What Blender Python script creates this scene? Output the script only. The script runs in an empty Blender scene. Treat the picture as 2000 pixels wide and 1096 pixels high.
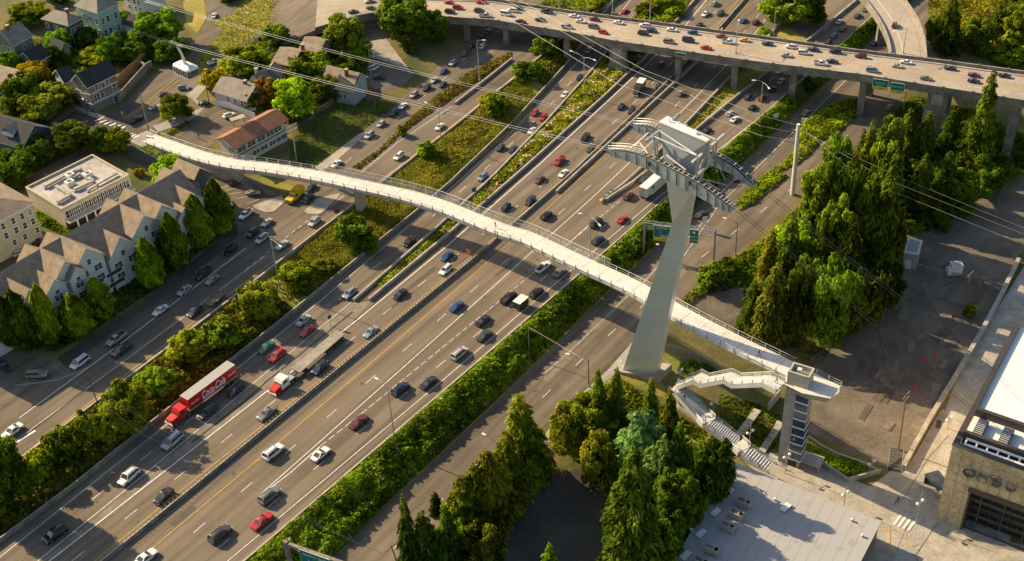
import bpy, bmesh, math, random
import numpy as np
from math import sin, cos, tan, radians, pi, sqrt, atan2, hypot
from mathutils import Vector, Matrix
random.seed(7)
RS = np.random.RandomState(11)
SC = bpy.context.scene
COL = SC.collection

# ------------------------------------------------------------------ camera model
FPX = 2500.0; TH = radians(37); RO = radians(-3.08)
CP = np.array([0, 0, 176.0])
Fw = np.array([0, cos(TH), -sin(TH)]); r0 = np.array([1, 0, 0.0]); u0 = np.array([0, sin(TH), cos(TH)])
Rt = cos(RO)*r0 + sin(RO)*u0; Up = -sin(RO)*r0 + cos(RO)*u0
def ray(px, py):
    d = Fw*FPX + Rt*(px-1000) + Up*(548-py)
    return d/np.linalg.norm(d)
def P(px, py, z=0.0):
    d = ray(px, py); return CP + d*((z-CP[2])/d[2])
def pj(p):
    v = np.array(p, dtype=float)-CP; w = v @ Fw
    return (1000+FPX*(v @ Rt)/w, 548-FPX*(v @ Up)/w)
def Hz(b, py):
    lo, hi = b[2]-30, b[2]+120
    for _ in range(40):
        m = (lo+hi)/2
        if pj((b[0], b[1], m))[1] > py: lo = m
        else: hi = m
    return lo
_O = {'A': 0, 'B': 350, 'C': 716}; _X = {'1': 0, '2': 480, '3': 960, '4': 1480}
def c(k, x, y):
    if k == 'Z1': return (1180+x/5.481, 220+y/5.481)
    if k == 'Z2': return (1290+x/3.913, 660+y/3.913)
    if k == 'Z3': return (1600+x/3.2625, 760+y/3.2625)
    if k == 'Z4': return (x/4.982, 400+y/4.982)
    if k == 'Z6': return (x/4.983, y/4.983)
    if k == 'Z7': return (500+x/6.85, 60+y/6.85)
    if k == 'px': return (x, y)
    return (_X[k[1]]+x/2.8846, _O[k[0]]+y/2.8846)
def cl(s):
    """'A1 10,20 30,40 B2 50,60' -> pixel list"""
    out = []; k = 'px'
    for t in s.split():
        if ',' in t:
            x, y = t.split(','); out.append(c(k, float(x), float(y)))
        else: k = t
    return out

# ------------------------------------------------------------------ terrain
HA = radians(38); HD = np.array([sin(HA), cos(HA)]); HN = np.array([cos(HA), -sin(HA)])
def vu_line(pts, z):
    q = [P(a, b, z)[:2] for a, b in pts]
    q = sorted([(float(p @ HD), float(p @ HN)) for p in q])
    return np.array([t[0] for t in q]), np.array([t[1] for t in q])
PW = [(0,1059),(132,969),(305,820),(451,711),(709,503),(806,423),(856,380),(1000,256.5),(1126,107),(1147,75),(1182,21),(1199,0)]
PE = [(480,1094),(723,886),(924,716),(1123,544),(1171,502),(1303,383),(1404,295),(1480,232),(1549,173),(1639,87),(1705,28),(1735,0)]
PN = [(646,1096),(806,931),(1000,761),(1182,575),(1272,492),(1359,409),(1480,291),(1567,208),(1629,149)]
PM = [(1054,841),(1175,716),(1372,544),(1480,464),(1601,350),(1653,302),(1733,222),(1778,173)]
PL = [(38,900),(194,782),(274,730),(520,534),(698,392),(750,350),(938,208),(1000,152),(1050,111)]
PLL = [(132,717),(295,603),(464,464),(619,333),(730,243),(827,152),(903,94),(944,52)]
KW, KE, KN, KM, KL, KLL = [vu_line(p, z) for p, z in ((PW,0),(PE,0),(PN,-3.3),(PM,-3.3),(PL,2),(PLL,2))]
def hraw(x, y):
    x = np.asarray(x, float); y = np.asarray(y, float)
    v = x*HD[0]+y*HD[1]; u = x*HN[0]+y*HN[1]
    it = lambda K: np.interp(v, K[0], K[1])
    w, e, n, m, l, ll = [it(K) for K in (KW, KE, KN, KM, KL, KLL)]
    xs = [ll-160, ll-48, ll-3, ll, l, l+1.2, w-.8, w, e, e+1.5, n-1, n, m, m+3, m+30, m+70]
    zs = [10, 7, 2.2, 2, 2, 1.6, .3, 0, 0, -.4, -3.1, -3.3, -3.3, -3.6, -8.6, -9.5]
    z = np.full(u.shape, 10.0)
    for i in range(len(xs)-1):
        t = np.clip((u-xs[i])/np.maximum(xs[i+1]-xs[i], .01), 0, 1)
        z = np.where(u >= xs[i], zs[i]+t*(zs[i+1]-zs[i]), z)
    return z
U0, V0, DU, DV = -500.0, -20.0, 2.5, 6.0
GNX, GNY = 230, 100
_gx = U0+DU*np.arange(GNX+1); _gy = V0+DV*np.arange(GNY+1)
_uu, _vv = np.meshgrid(_gx, _gy, indexing='ij')
GWX = _uu*HN[0]+_vv*HD[0]; GWY = _uu*HN[1]+_vv*HD[1]
GH = hraw(GWX, GWY)
def h(x, y):
    x = np.asarray(x, float); y = np.asarray(y, float)
    fx = np.clip((x*HN[0]+y*HN[1]-U0)/DU, 0, GNX-1e-6); fy = np.clip((x*HD[0]+y*HD[1]-V0)/DV, 0, GNY-1e-6)
    i = fx.astype(int); j = fy.astype(int); a = fx-i; b = fy-j
    z00 = GH[i, j]; z10 = GH[i+1, j]; z01 = GH[i, j+1]; z11 = GH[i+1, j+1]
    lo = z00+a*(z10-z00)+b*(z01-z00)
    hi = z11+(1-a)*(z01-z11)+(1-b)*(z10-z11)
    return np.where(a+b <= 1, lo, hi)
def hh(x, y): return float(h(x, y))
def G(px, py, up=0.0):
    """pixel -> point on the terrain (raised by up)"""
    z = -3.0
    for _ in range(40):
        p = P(px, py, z); zn = hh(p[0], p[1])+up
        z = z+(zn-z)*.6
        if abs(zn-z) < .002: break
    p = P(px, py, z)
    return Vector((p[0], p[1], hh(p[0], p[1])))
def dens(pts, step=3.0):
    out = []
    for a, b in zip(pts[:-1], pts[1:]):
        n = max(1, int((Vector(b)-Vector(a)).length/step))
        for k in range(n): out.append(tuple(Vector(a).lerp(Vector(b), k/n)))
    out.append(tuple(pts[-1])); return out
def ext(pts, d0=0, d1=0):
    p = [Vector(q) for q in pts]
    if d0: p.insert(0, p[0]+(p[0]-p[1]).normalized()*d0)
    if d1: p.append(p[-1]+(p[-1]-p[-2]).normalized()*d1)
    return p
def w2(pts, z=None):
    """pixel list -> world xy list"""
    if z is None: return [G(*q).xy for q in pts]
    return [Vector(P(q[0], q[1], z)[:2]) for q in pts]

# ------------------------------------------------------------------ materials
def NT(m):
    nt = m.node_tree; return nt, nt.nodes, nt.links
def mat(name, col, rough=.8, var=.18, scale=1.0, metal=0, col2=None, fine=0, bump=0, coat=0, objc=False, stretch=None, spec=.4, tr=0):
    m = bpy.data.materials.new(name); m.use_nodes = True
    nt, N, Lk = NT(m); b = N['Principled BSDF']
    b.inputs['Roughness'].default_value = rough; b.inputs['Metallic'].default_value = metal
    b.inputs['Specular IOR Level'].default_value = spec
    if coat: b.inputs['Coat Weight'].default_value = coat; b.inputs['Coat Roughness'].default_value = .06
    ge = N.new('ShaderNodeNewGeometry')
    vec = ge.outputs['Position']
    if stretch:
        mp = N.new('ShaderNodeMapping'); mp.inputs['Rotation'].default_value = (0, 0, stretch[0]); mp.vector_type = 'POINT'
        mp2 = N.new('ShaderNodeMapping'); mp2.inputs['Scale'].default_value = stretch[1]
        Lk.new(vec, mp.inputs['Vector']); Lk.new(mp.outputs[0], mp2.inputs['Vector']); svec = mp2.outputs[0]
    nz = N.new('ShaderNodeTexNoise'); nz.inputs['Scale'].default_value = scale; nz.inputs['Detail'].default_value = 5
    nz.inputs['Roughness'].default_value = .62
    Lk.new(vec, nz.inputs['Vector'])
    rp = N.new('ShaderNodeValToRGB')
    c1 = col; c2 = col2 or tuple(min(1, k*(1+var*2)) for k in col); c0 = col if col2 else tuple(k*(1-var) for k in col)
    rp.color_ramp.elements[0].position = .36; rp.color_ramp.elements[0].color = (*c0, 1)
    rp.color_ramp.elements[1].position = .66; rp.color_ramp.elements[1].color = (*c2, 1)
    Lk.new(nz.outputs['Fac'], rp.inputs['Fac']); out = rp.outputs['Color']
    def mul(o, src, lo, hi, p0=.3, p1=.7):
        r2 = N.new('ShaderNodeMapRange'); r2.inputs['From Min'].default_value = p0; r2.inputs['From Max'].default_value = p1
        r2.inputs['To Min'].default_value = lo; r2.inputs['To Max'].default_value = hi
        Lk.new(src, r2.inputs['Value'])
        mx = N.new('ShaderNodeMix'); mx.data_type = 'RGBA'; mx.blend_type = 'MULTIPLY'; mx.inputs[0].default_value = 1
        Lk.new(o, mx.inputs[6]); Lk.new(r2.outputs[0], mx.inputs[7]); return mx.outputs[2]
    if stretch:
        n2 = N.new('ShaderNodeTexNoise'); n2.inputs['Scale'].default_value = 1; n2.inputs['Detail'].default_value = 4
        Lk.new(svec, n2.inputs['Vector']); out = mul(out, n2.outputs['Fac'], .74, 1.2, .35, .65)
    if fine:
        n3 = N.new('ShaderNodeTexNoise'); n3.inputs['Scale'].default_value = fine; n3.inputs['Detail'].default_value = 3
        Lk.new(vec, n3.inputs['Vector']); out = mul(out, n3.outputs['Fac'], .8, 1.2)
    if objc:
        oi = N.new('ShaderNodeObjectInfo')
        mx = N.new('ShaderNodeMix'); mx.data_type = 'RGBA'; mx.blend_type = 'MULTIPLY'; mx.inputs[0].default_value = 1
        Lk.new(out, mx.inputs[6]); Lk.new(oi.outputs['Color'], mx.inputs[7]); out = mx.outputs[2]
    if bump:
        bp = N.new('ShaderNodeBump'); bp.inputs['Strength'].default_value = .6; bp.inputs['Distance'].default_value = bump
        n4 = N.new('ShaderNodeTexNoise'); n4.inputs['Scale'].default_value = fine or scale*4; n4.inputs['Detail'].default_value = 4
        Lk.new(vec, n4.inputs['Vector']); Lk.new(n4.outputs['Fac'], bp.inputs['Height']); Lk.new(bp.outputs[0], b.inputs['Normal'])
    Lk.new(out, b.inputs['Base Color'])
    return m
def leafmat(name, dark, light, objc=True, tr=.35):
    m = bpy.data.materials.new(name); m.use_nodes = True
    nt, N, Lk = NT(m); N.remove(N['Principled BSDF'])
    ge = N.new('ShaderNodeNewGeometry')
    nz = N.new('ShaderNodeTexNoise'); nz.inputs['Scale'].default_value = .55; nz.inputs['Detail'].default_value = 3
    Lk.new(ge.outputs['Position'], nz.inputs['Vector'])
    ad = N.new('ShaderNodeMath'); ad.operation = 'MULTIPLY_ADD'; ad.inputs[1].default_value = .5
    Lk.new(ge.outputs['Random Per Island'], ad.inputs[0])
    sb = N.new('ShaderNodeMath'); sb.operation = 'SUBTRACT'; sb.inputs[1].default_value = .25
    Lk.new(nz.outputs['Fac'], sb.inputs[0]); Lk.new(sb.outputs[0], ad.inputs[2])
    n9 = N.new('ShaderNodeTexNoise'); n9.inputs['Scale'].default_value = .11; n9.inputs['Detail'].default_value = 2
    Lk.new(ge.outputs['Position'], n9.inputs['Vector'])
    m9 = N.new('ShaderNodeMapRange'); m9.inputs['From Min'].default_value = .32; m9.inputs['From Max'].default_value = .68; m9.inputs['To Min'].default_value = -.22; m9.inputs['To Max'].default_value = .22
    Lk.new(n9.outputs['Fac'], m9.inputs['Value']); a9 = N.new('ShaderNodeMath'); a9.operation = 'ADD'; Lk.new(ad.outputs[0], a9.inputs[0]); Lk.new(m9.outputs[0], a9.inputs[1]); ad = a9
    rp = N.new('ShaderNodeValToRGB')
    rp.color_ramp.elements[0].position = .2; rp.color_ramp.elements[0].color = (*dark, 1)
    rp.color_ramp.elements[1].position = .8; rp.color_ramp.elements[1].color = (*light, 1)
    Lk.new(ad.outputs[0], rp.inputs['Fac']); out = rp.outputs['Color']
    if objc:
        oi = N.new('ShaderNodeObjectInfo')
        mx = N.new('ShaderNodeMix'); mx.data_type = 'RGBA'; mx.blend_type = 'MULTIPLY'; mx.inputs[0].default_value = 1
        Lk.new(out, mx.inputs[6]); Lk.new(oi.outputs['Color'], mx.inputs[7]); out = mx.outputs[2]
    d = N.new('ShaderNodeBsdfDiffuse'); t = N.new('ShaderNodeBsdfTranslucent'); ms = N.new('ShaderNodeMixShader')
    ms.inputs[0].default_value = tr
    Lk.new(out, d.inputs['Color']); Lk.new(out, t.inputs['Color'])
    Lk.new(d.outputs[0], ms.inputs[1]); Lk.new(t.outputs[0], ms.inputs[2])
    Lk.new(ms.outputs[0], N['Material Output'].inputs['Surface'])
    return m
def meshfence_mat(name, col, solid=.3):
    m = bpy.data.materials.new(name); m.use_nodes = True
    nt, N, Lk = NT(m); b = N['Principled BSDF']; b.inputs['Base Color'].default_value = (*col, 1); b.inputs['Metallic'].default_value = .4
    t = N.new('ShaderNodeBsdfTransparent'); ms = N.new('ShaderNodeMixShader'); ms.inputs[0].default_value = solid
    Lk.new(t.outputs[0], ms.inputs[1]); Lk.new(b.outputs[0], ms.inputs[2]); Lk.new(ms.outputs[0], N['Material Output'].inputs['Surface'])
    return m
M = {}
ST = (-(pi/2-HA), (.012, .55, 1))
M['asphalt'] = mat('asphalt_highway', (.165,.130,.094), .9, .10, .04, fine=6, stretch=ST)
M['asphalt_old'] = mat('asphalt_street', (.150,.120,.089), .9, .14, .06, fine=6, stretch=ST)
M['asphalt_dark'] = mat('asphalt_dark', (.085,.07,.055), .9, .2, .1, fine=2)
M['asphalt_lot'] = mat('asphalt_lot', (.145,.12,.092), .92, .22, .12, fine=1.8)
M['concrete'] = mat('concrete', (.37,.335,.28), .85, .14, .35, fine=3)
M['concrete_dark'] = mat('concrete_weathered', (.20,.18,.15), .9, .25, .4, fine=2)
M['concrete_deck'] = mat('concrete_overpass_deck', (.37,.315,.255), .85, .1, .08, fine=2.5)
M['concrete_bridge'] = mat('pale_concrete', (.62,.585,.55), .8, .06, .6, fine=4)
M['gore'] = mat('worn_concrete_shoulder', (.21,.175,.135), .9, .2, .2, fine=2)
M['line_w'] = mat('white_paint', (.72,.70,.66), .7, .12, 1.2, fine=5)
M['line_y'] = mat('yellow_paint', (.62,.36,.05), .7, .12, 1.2, fine=5)
M['line_faint'] = mat('worn_paint', (.26,.24,.21), .8, .2, 1.0, fine=4)
M['tar'] = mat('tar_seam', (.03,.028,.026), .8, .2, 1)
M['ground'] = mat('dry_ground', (.07,.085,.022), .95, .3, .07, col2=(.22,.17,.06), fine=1.3, bump=.15)
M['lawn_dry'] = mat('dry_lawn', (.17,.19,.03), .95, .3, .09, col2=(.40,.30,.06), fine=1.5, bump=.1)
M['lawn'] = mat('green_lawn_shade_toned', (.06,.085,.015), .95, .25, .12, col2=(.15,.135,.035), fine=1.5, bump=.1)  # green darkened so the colour itself carries the shade on the lawns
M['soil'] = mat('soil', (.10,.07,.04), .95, .25, .3, col2=(.17,.11,.06), fine=2, bump=.1)
M['gravel'] = mat('gravel', (.16,.13,.10), .95, .2, .3, fine=2.5, bump=.05)
M['paving'] = mat('pale_paving', (.36,.335,.295), .85, .1, .15, fine=2)
M['steel'] = mat('galvanised_steel', (.42,.44,.45), .45, .1, .5, metal=.6)
M['steel_dark'] = mat('dark_steel', (.10,.105,.11), .5, .15, .6, metal=.6)
M['girder'] = mat('blue_grey_steel', (.38,.45,.50), .5, .12, .4, metal=.35)
M['tower'] = mat('brushed_tower_steel', (.72,.72,.69), .36, .05, .08, metal=.3)
M['tower_panel'] = mat('pale_steel_panel', (.31,.35,.40), .45, .05, .1, metal=.3)
M['tower_top'] = mat('white_cap', (.75,.72,.74), .6, .06, .5)
M['roof_stain'] = mat('roof_stain', (.33,.325,.33), .85, .05, .5)
M['fascia'] = mat('pale_grey_fascia', (.56,.56,.56), .7, .06, .5, fine=3)
M['pole_pale'] = mat('pale_pole_steel', (.66,.63,.58), .5, .06, .6)
M['pole'] = mat('pole_metal', (.45,.45,.43), .5, .1, 1, metal=.5)
M['wood'] = mat('utility_wood', (.16,.10,.06), .9, .25, 2)
M['woodfence'] = mat('cedar_boards', (.36,.17,.06), .85, .2, 1.2, fine=8)
M['paint'] = mat('car_paint', (1,1,1), .35, .0, 1, metal=.1, coat=.7, objc=True, col2=(1,1,1))
M['glass'] = mat('tinted_glass', (.05,.058,.065), .08, .1, 1, spec=.9)
M['winglass'] = mat('window_glass', (.045,.055,.06), .1, .3, .7, spec=.8)
M['rubber'] = mat('tyre_rubber', (.025,.025,.025), .85, .1, 3)
M['rim'] = mat('wheel_rim', (.5,.5,.5), .35, .1, 3, metal=.8)
M['lamp_w'] = mat('headlight_lens', (.8,.8,.78), .15, .05, 3, spec=.8)
M['lamp_r'] = mat('taillight_lens', (.45,.02,.015), .25, .1, 3)
M['black'] = mat('black_plastic', (.03,.03,.03), .6, .1, 2)
M['white'] = mat('white_paint_wall', (.72,.72,.70), .6, .05, .6)
M['red'] = mat('red_lorry_paint', (.55,.02,.015), .35, .04, .6, coat=.5)
M['trim'] = mat('white_trim', (.75,.75,.72), .6, .05, 1)
M['sign'] = mat('sign_green', (.0,.20,.12), .5, .05, 1)
M['sign_y'] = mat('sign_yellow', (.75,.48,.02), .5, .05, 1)
M['sign_w'] = mat('sign_white', (.8,.8,.78), .5, .03, 1)
M['sign_b'] = mat('sign_blue', (.03,.10,.45), .5, .03, 1)
M['orange'] = mat('orange_sign', (.85,.18,.02), .5, .05, 1)
M['bark'] = mat('bark', (.09,.065,.045), .95, .3, 2, fine=6)
M['leaf'] = leafmat('broad_leaves', (.05,.082,.006), (.38,.48,.04), tr=.52)
M['needle'] = leafmat('conifer_needles', (.04,.062,.008), (.33,.40,.04), tr=.5)
M['brush'] = leafmat('brush_leaves', (.06,.08,.01), (.33,.33,.045))
M['drygrass'] = leafmat('dry_grass_blades', (.20,.21,.04), (.52,.46,.10))
M['flower'] = leafmat('blossom', (.45,.42,.36), (.7,.66,.6), tr=.1)
M['scr'] = meshfence_mat('wire_mesh', (.35,.37,.37), .28)
M['roof_taupe'] = mat('taupe_shingles', (.27,.21,.15), .95, .14, .6, fine=6)
M['roof_grey'] = mat('grey_shingles', (.25,.22,.19), .95, .12, .5, fine=6)
M['roof_dark'] = mat('charcoal_shingles', (.035,.037,.043), .9, .15, .6, fine=6)
M['roof_tile'] = mat('brown_red_tiles', (.27,.125,.075), .9, .15, 1, fine=7)
M['roof_flat'] = mat('flat_roof_membrane', (.36,.33,.31), .9, .14, .12, col2=(.48,.45,.42), fine=1)
M['roof_white'] = mat('shade_greyed_membrane', (.38,.375,.385), .85, .02, .05)  # white membrane greyed: tree shade on the warehouse roof is in the colour
M['roof_bright'] = mat('bright_roof_membrane', (.78,.77,.75), .85, .05, .3)
M['wall_white'] = mat('white_siding', (.62,.64,.64), .8, .06, .5)
M['wall_taupe'] = mat('taupe_siding', (.20,.175,.14), .85, .08, .6)
M['wall_slate'] = mat('slate_siding', (.075,.075,.09), .85, .1, .6)
M['wall_teal'] = mat('teal_siding', (.33,.50,.42), .85, .06, .6)
M['wall_sage'] = mat('sage_siding', (.16,.19,.15), .85, .08, .6)
M['wall_cream'] = mat('cream_stucco', (.52,.47,.37), .85, .06, .5)
M['wall_beige'] = mat('beige_stucco', (.42,.38,.27), .85, .08, .5)
M['wall_blue'] = mat('pale_blue_siding', (.30,.36,.38), .85, .08, .6)
M['wall_lilac'] = mat('pale_grey_siding', (.48,.47,.5), .85, .06, .6)
M['stone'] = mat('sandstone_panels', (.50,.39,.23), .8, .12, .25, fine=1.5)
M['bronze'] = mat('dark_bronze_frame', (.06,.05,.042), .5, .1, 1)
M['elev'] = mat('board_marked_concrete', (.43,.39,.33), .85, .08, .4, fine=3)
M['elevglass'] = mat('blue_lift_glass', (.03,.06,.10), .08, .2, .6, spec=.9)
M['patch'] = mat('asphalt_patch', (.105,.085,.066), .9, .1, .5, fine=3)
M['patch_pale'] = mat('pale_asphalt_patch', (.20,.16,.115), .9, .1, .5, fine=3)
M['stain'] = mat('oil_stain', (.085,.07,.055), .7, .3, .8)
M['letter'] = mat('dark_letter_steel', (.16,.19,.22), .35, .1, .8, metal=.5)
M['brick'] = mat('red_brick', (.22,.08,.05), .9, .2, 2)
M['skin'] = mat('skin', (.5,.32,.23), .7, .05, 4)
M['cloth'] = mat('cloth', (1,1,1), .9, 0, 4, col2=(1,1,1), objc=True)
M['denim'] = mat('dark_trousers', (.05,.06,.09), .9, .1, 4)

# ------------------------------------------------------------------ mesh builder
class MB:
    def __init__(s): s.v = []; s.f = []; s.m = []; s.mats = []
    def mi(s, m):
        m = M[m] if isinstance(m, str) else m
        if m not in s.mats: s.mats.append(m)
        return s.mats.index(m)
    def poly(s, pts, m, flip=False):
        n = len(s.v); s.v += [tuple(p) for p in pts]
        f = list(range(n, n+len(pts)));  s.f.append(f[::-1] if flip else f); s.m.append(s.mi(m))
    def hexa(s, b, t, m):
        """bottom 4 pts (ccw from above), top 4 pts"""
        n = len(s.v); s.v += [tuple(p) for p in b]+[tuple(p) for p in t]; k = s.mi(m)
        for f in ((3,2,1,0),(4,5,6,7),(0,1,5,4),(1,2,6,5),(2,3,7,6),(3,0,4,7)):
            s.f.append([n+i for i in f]); s.m.append(k)
    def box(s, x0, y0, z0, x1, y1, z1, m):
        s.hexa([(x0,y0,z0),(x1,y0,z0),(x1,y1,z0),(x0,y1,z0)], [(x0,y0,z1),(x1,y0,z1),(x1,y1,z1),(x0,y1,z1)], m)
    def beam(s, a, b, w, d, m, up=(0,0,1)):
        a = Vector(a); b = Vector(b); t = (b-a).normalized(); up = Vector(up)
        if abs(t.dot(up)) > .98: up = Vector((1,0,0)) if abs(t.x) < .9 else Vector((0,1,0))
        sx = t.cross(up).normalized(); sy = sx.cross(t).normalized()
        o = [(-1,-1),(1,-1),(1,1),(-1,1)]
        q = [sx*(w/2*i)+sy*(d/2*j) for i, j in o]
        s.hexa([a+k for k in q], [b+k for k in q], m)
        # orient: hexa expects bottom->top along t; fine
    def tube(s, pts, r, m, n=8, r1=None, cap=True):
        pts = [Vector(p) for p in pts]; base = len(s.v); k = s.mi(m)
        N = len(pts)
        for i, p in enumerate(pts):
            t = (pts[min(i+1, N-1)]-pts[max(i-1, 0)]).normalized()
            a = Vector((0,0,1)) if abs(t.z) < .9 else Vector((1,0,0))
            x = t.cross(a).normalized(); y = t.cross(x)
            rr = r if r1 is None else r+(r1-r)*i/max(1, N-1)
            for j in range(n):
                an = 2*pi*j/n; s.v.append(tuple(p+x*(rr*cos(an))+y*(rr*sin(an))))
        for i in range(N-1):
            for j in range(n):
                s.f.append([base+i*n+j, base+(i+1)*n+j, base+(i+1)*n+(j+1) % n, base+i*n+(j+1) % n]); s.m.append(k)
        if cap:
            s.f.append([base+j for j in range(n)]); s.m.append(k)
            s.f.append([base+(N-1)*n+j for j in range(n)][::-1]); s.m.append(k)
    def ball(s, ce, r, m, n=8, sz=1):
        base = len(s.v); k = s.mi(m); R = n//2+1
        for i in range(R+1):
            a = pi*i/R
            for j in range(n):
                b = 2*pi*j/n; s.v.append((ce[0]+r*sin(a)*cos(b), ce[1]+r*sin(a)*sin(b), ce[2]+r*sz*cos(a)))
        for i in range(R):
            for j in range(n):
                s.f.append([base+i*n+j, base+(i+1)*n+j, base+(i+1)*n+(j+1) % n, base+i*n+(j+1) % n]); s.m.append(k)
    def mesh(s, name, smooth=False):
        me = bpy.data.meshes.new(name); me.from_pydata(s.v, [], s.f); me.update()
        for m in s.mats: me.materials.append(m)
        me.polygons.foreach_set('material_index', s.m)
        bm = bmesh.new(); bm.from_mesh(me); bmesh.ops.recalc_face_normals(bm, faces=bm.faces); bm.to_mesh(me); bm.free()
        if smooth:
            me.polygons.foreach_set('use_smooth', [True]*len(me.polygons))
            try: me.set_sharp_from_angle(angle=radians(40))
            except Exception: pass
        return me
def ob(name, data, parent=None, loc=None, rz=None, color=None):
    o = bpy.data.objects.new(name, data); COL.objects.link(o)
    if parent: o.parent = parent
    if loc is not None: o.location = loc
    if rz is not None: o.rotation_euler = (0, 0, rz)
    if color: o.color = (*color, 1)
    return o
def tag(o, label=None, cat=None, group=None, kind=None):
    if label: o['label'] = label
    if cat: o['category'] = cat
    if group: o['group'] = group
    if kind: o['kind'] = kind
    return o
def structure(o): o['kind'] = 'structure'; return o
def empty(name, loc=(0,0,0), rz=0, label=None, cat=None, group=None):
    o = ob(name, None, loc=loc, rz=rz); o.empty_display_size = .5
    return tag(o, label, cat, group)

# ------------------------------------------------------------------ ground + sheets
def make_ground():
    v = []; f = []
    W = GNY+1
    for i in range(GNX+1):
        for j in range(GNY+1): v.append((GWX[i, j], GWY[i, j], GH[i, j]))
    for i in range(GNX):
        for j in range(GNY):
            a = i*W+j; b = (i+1)*W+j; d = i*W+j+1; e = (i+1)*W+j+1
            f.append((a, b, d)); f.append((b, e, d))
    ring = [i*W for i in range(GNX+1)]+[GNX*W+j for j in range(1, W)]+[i*W+GNY for i in range(GNX-1, -1, -1)]+[j for j in range(GNY-1, 0, -1)]
    cx, cy = float(GWX.mean()), float(GWY.mean()); n0 = len(v)
    for r in ring:
        p = v[r]; v.append((cx+(p[0]-cx)*14, cy+(p[1]-cy)*14, p[2]))
    for k in range(len(ring)):
        a, b = ring[k], ring[(k+1) % len(ring)]; A, B = n0+k, n0+(k+1) % len(ring)
        f.append((a, A, B, b))
    me = bpy.data.meshes.new('ground'); me.from_pydata(v, [], f); me.materials.append(M['ground']); me.update()
    return structure(ob('ground', me))
make_ground()
def sheet_mesh(name, xy, m, dz):
    bm = bmesh.new()
    vs = [bm.verts.new((p[0], p[1], 0)) for p in xy]
    for i in range(len(vs)): bm.edges.new((vs[i], vs[(i+1) % len(vs)]))
    bmesh.ops.triangle_fill(bm, edges=bm.edges[:], use_beauty=True)
    us = [p[0]*HN[0]+p[1]*HN[1] for p in xy]; vs_ = [p[0]*HD[0]+p[1]*HD[1] for p in xy]
    def cut(co, no):
        bmesh.ops.bisect_plane(bm, geom=bm.verts[:]+bm.edges[:]+bm.faces[:], plane_co=co, plane_no=no, dist=1e-5)
    for i in range(GNX+1):
        if min(us) < _gx[i] < max(us): cut((_gx[i]*HN[0], _gx[i]*HN[1], 0), (HN[0], HN[1], 0))
    for j in range(GNY+1):
        if min(vs_) < _gy[j] < max(vs_): cut((_gy[j]*HD[0], _gy[j]*HD[1], 0), (HD[0], HD[1], 0))
    ss = [(a-U0)/DU+(b-V0)/DV for a, b in zip(us, vs_)]; dn = HN/DU+HD/DV; o0 = U0/DU+V0/DV
    for k in range(GNX+GNY):
        if min(ss) < k < max(ss):
            pt = dn*((k+o0)/float(dn @ dn)); cut((pt[0], pt[1], 0), (dn[0], dn[1], 0))
    co = np.array([(q.co.x, q.co.y) for q in bm.verts]); z = h(co[:, 0], co[:, 1])+dz
    for q, zz in zip(bm.verts, z): q.co.z = zz
    for fc in bm.faces:
        if fc.normal.z < 0: fc.normal_flip()
    bmesh.ops.recalc_face_normals(bm, faces=bm.faces)
    me = bpy.data.meshes.new(name); bm.to_mesh(me); bm.free(); me.materials.append(M[m]); return me
def sheet(name, pts, m, dz, world=False):
    xy = pts if world else [G(*q).xy for q in (cl(pts) if isinstance(pts, str) else pts)]
    return structure(ob(name, sheet_mesh(name, xy, m, dz)))
def ribbon(B, xy, w, m, dz=.05, step=2.0):
    xy = [Vector(q) for q in dens([tuple(p) for p in xy], step)]
    zz = h([p.x for p in xy], [p.y for p in xy])
    L = []; 
    for i, p in enumerate(xy):
        t = (xy[min(i+1, len(xy)-1)]-xy[max(i-1, 0)]).normalized(); n = Vector((-t.y, t.x))*(w/2)
        L.append(((p.x+n.x, p.y+n.y, zz[i]+dz), (p.x-n.x, p.y-n.y, zz[i]+dz)))
    for a, b in zip(L[:-1], L[1:]): B.poly([a[0], a[1], b[1], b[0]], m)
def plen(xy): return sum((Vector(b)-Vector(a)).length for a, b in zip(xy[:-1], xy[1:]))
def pat(xy, s):
    for a, b in zip(xy[:-1], xy[1:]):
        a = Vector(a); b = Vector(b); l = (b-a).length
        if s <= l: return a+(b-a)*(s/l), (b-a).normalized()
        s -= l
    return Vector(xy[-1]), (Vector(xy[-1])-Vector(xy[-2])).normalized()
def dashes(B, xy, w, m, dash=3.05, cyc=12.19, off=0, dz=.05):
    Lg = plen(xy); s = off
    while s+dash < Lg:
        a, _ = pat(xy, max(0, s)); b, _ = pat(xy, s+dash); ribbon(B, [a, b], w, m, dz, 3); s += cyc
def wallmesh(B, xy, w, ht, m, z0=-.3, step=4, topw=None, capm=None, zf=None):
    xy = [Vector(q) for q in dens([tuple(p) for p in xy], step)]
    zz = h([p.x for p in xy], [p.y for p in xy]) if zf is None else [zf(i/(len(xy)-1)) for i in range(len(xy))]
    sec = []; tw = topw or w
    for i, p in enumerate(xy):
        t = (xy[min(i+1, len(xy)-1)]-xy[max(i-1, 0)]).normalized(); n = Vector((-t.y, t.x))
        g = lambda o, z: (p.x+n.x*o, p.y+n.y*o, zz[i]+z)
        sec.append([g(-w/2, z0), g(w/2, z0), g(tw/2, ht), g(-tw/2, ht)])
    for a, b in zip(sec[:-1], sec[1:]): 
        B.poly([a[1], a[2], b[2], b[1]], m); B.poly([a[3], a[0], b[0], b[3]], m); B.poly([a[2], a[3], b[3], b[2]], capm or m)
    B.poly(sec[0], m); B.poly(sec[-1][::-1], m)
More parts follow.
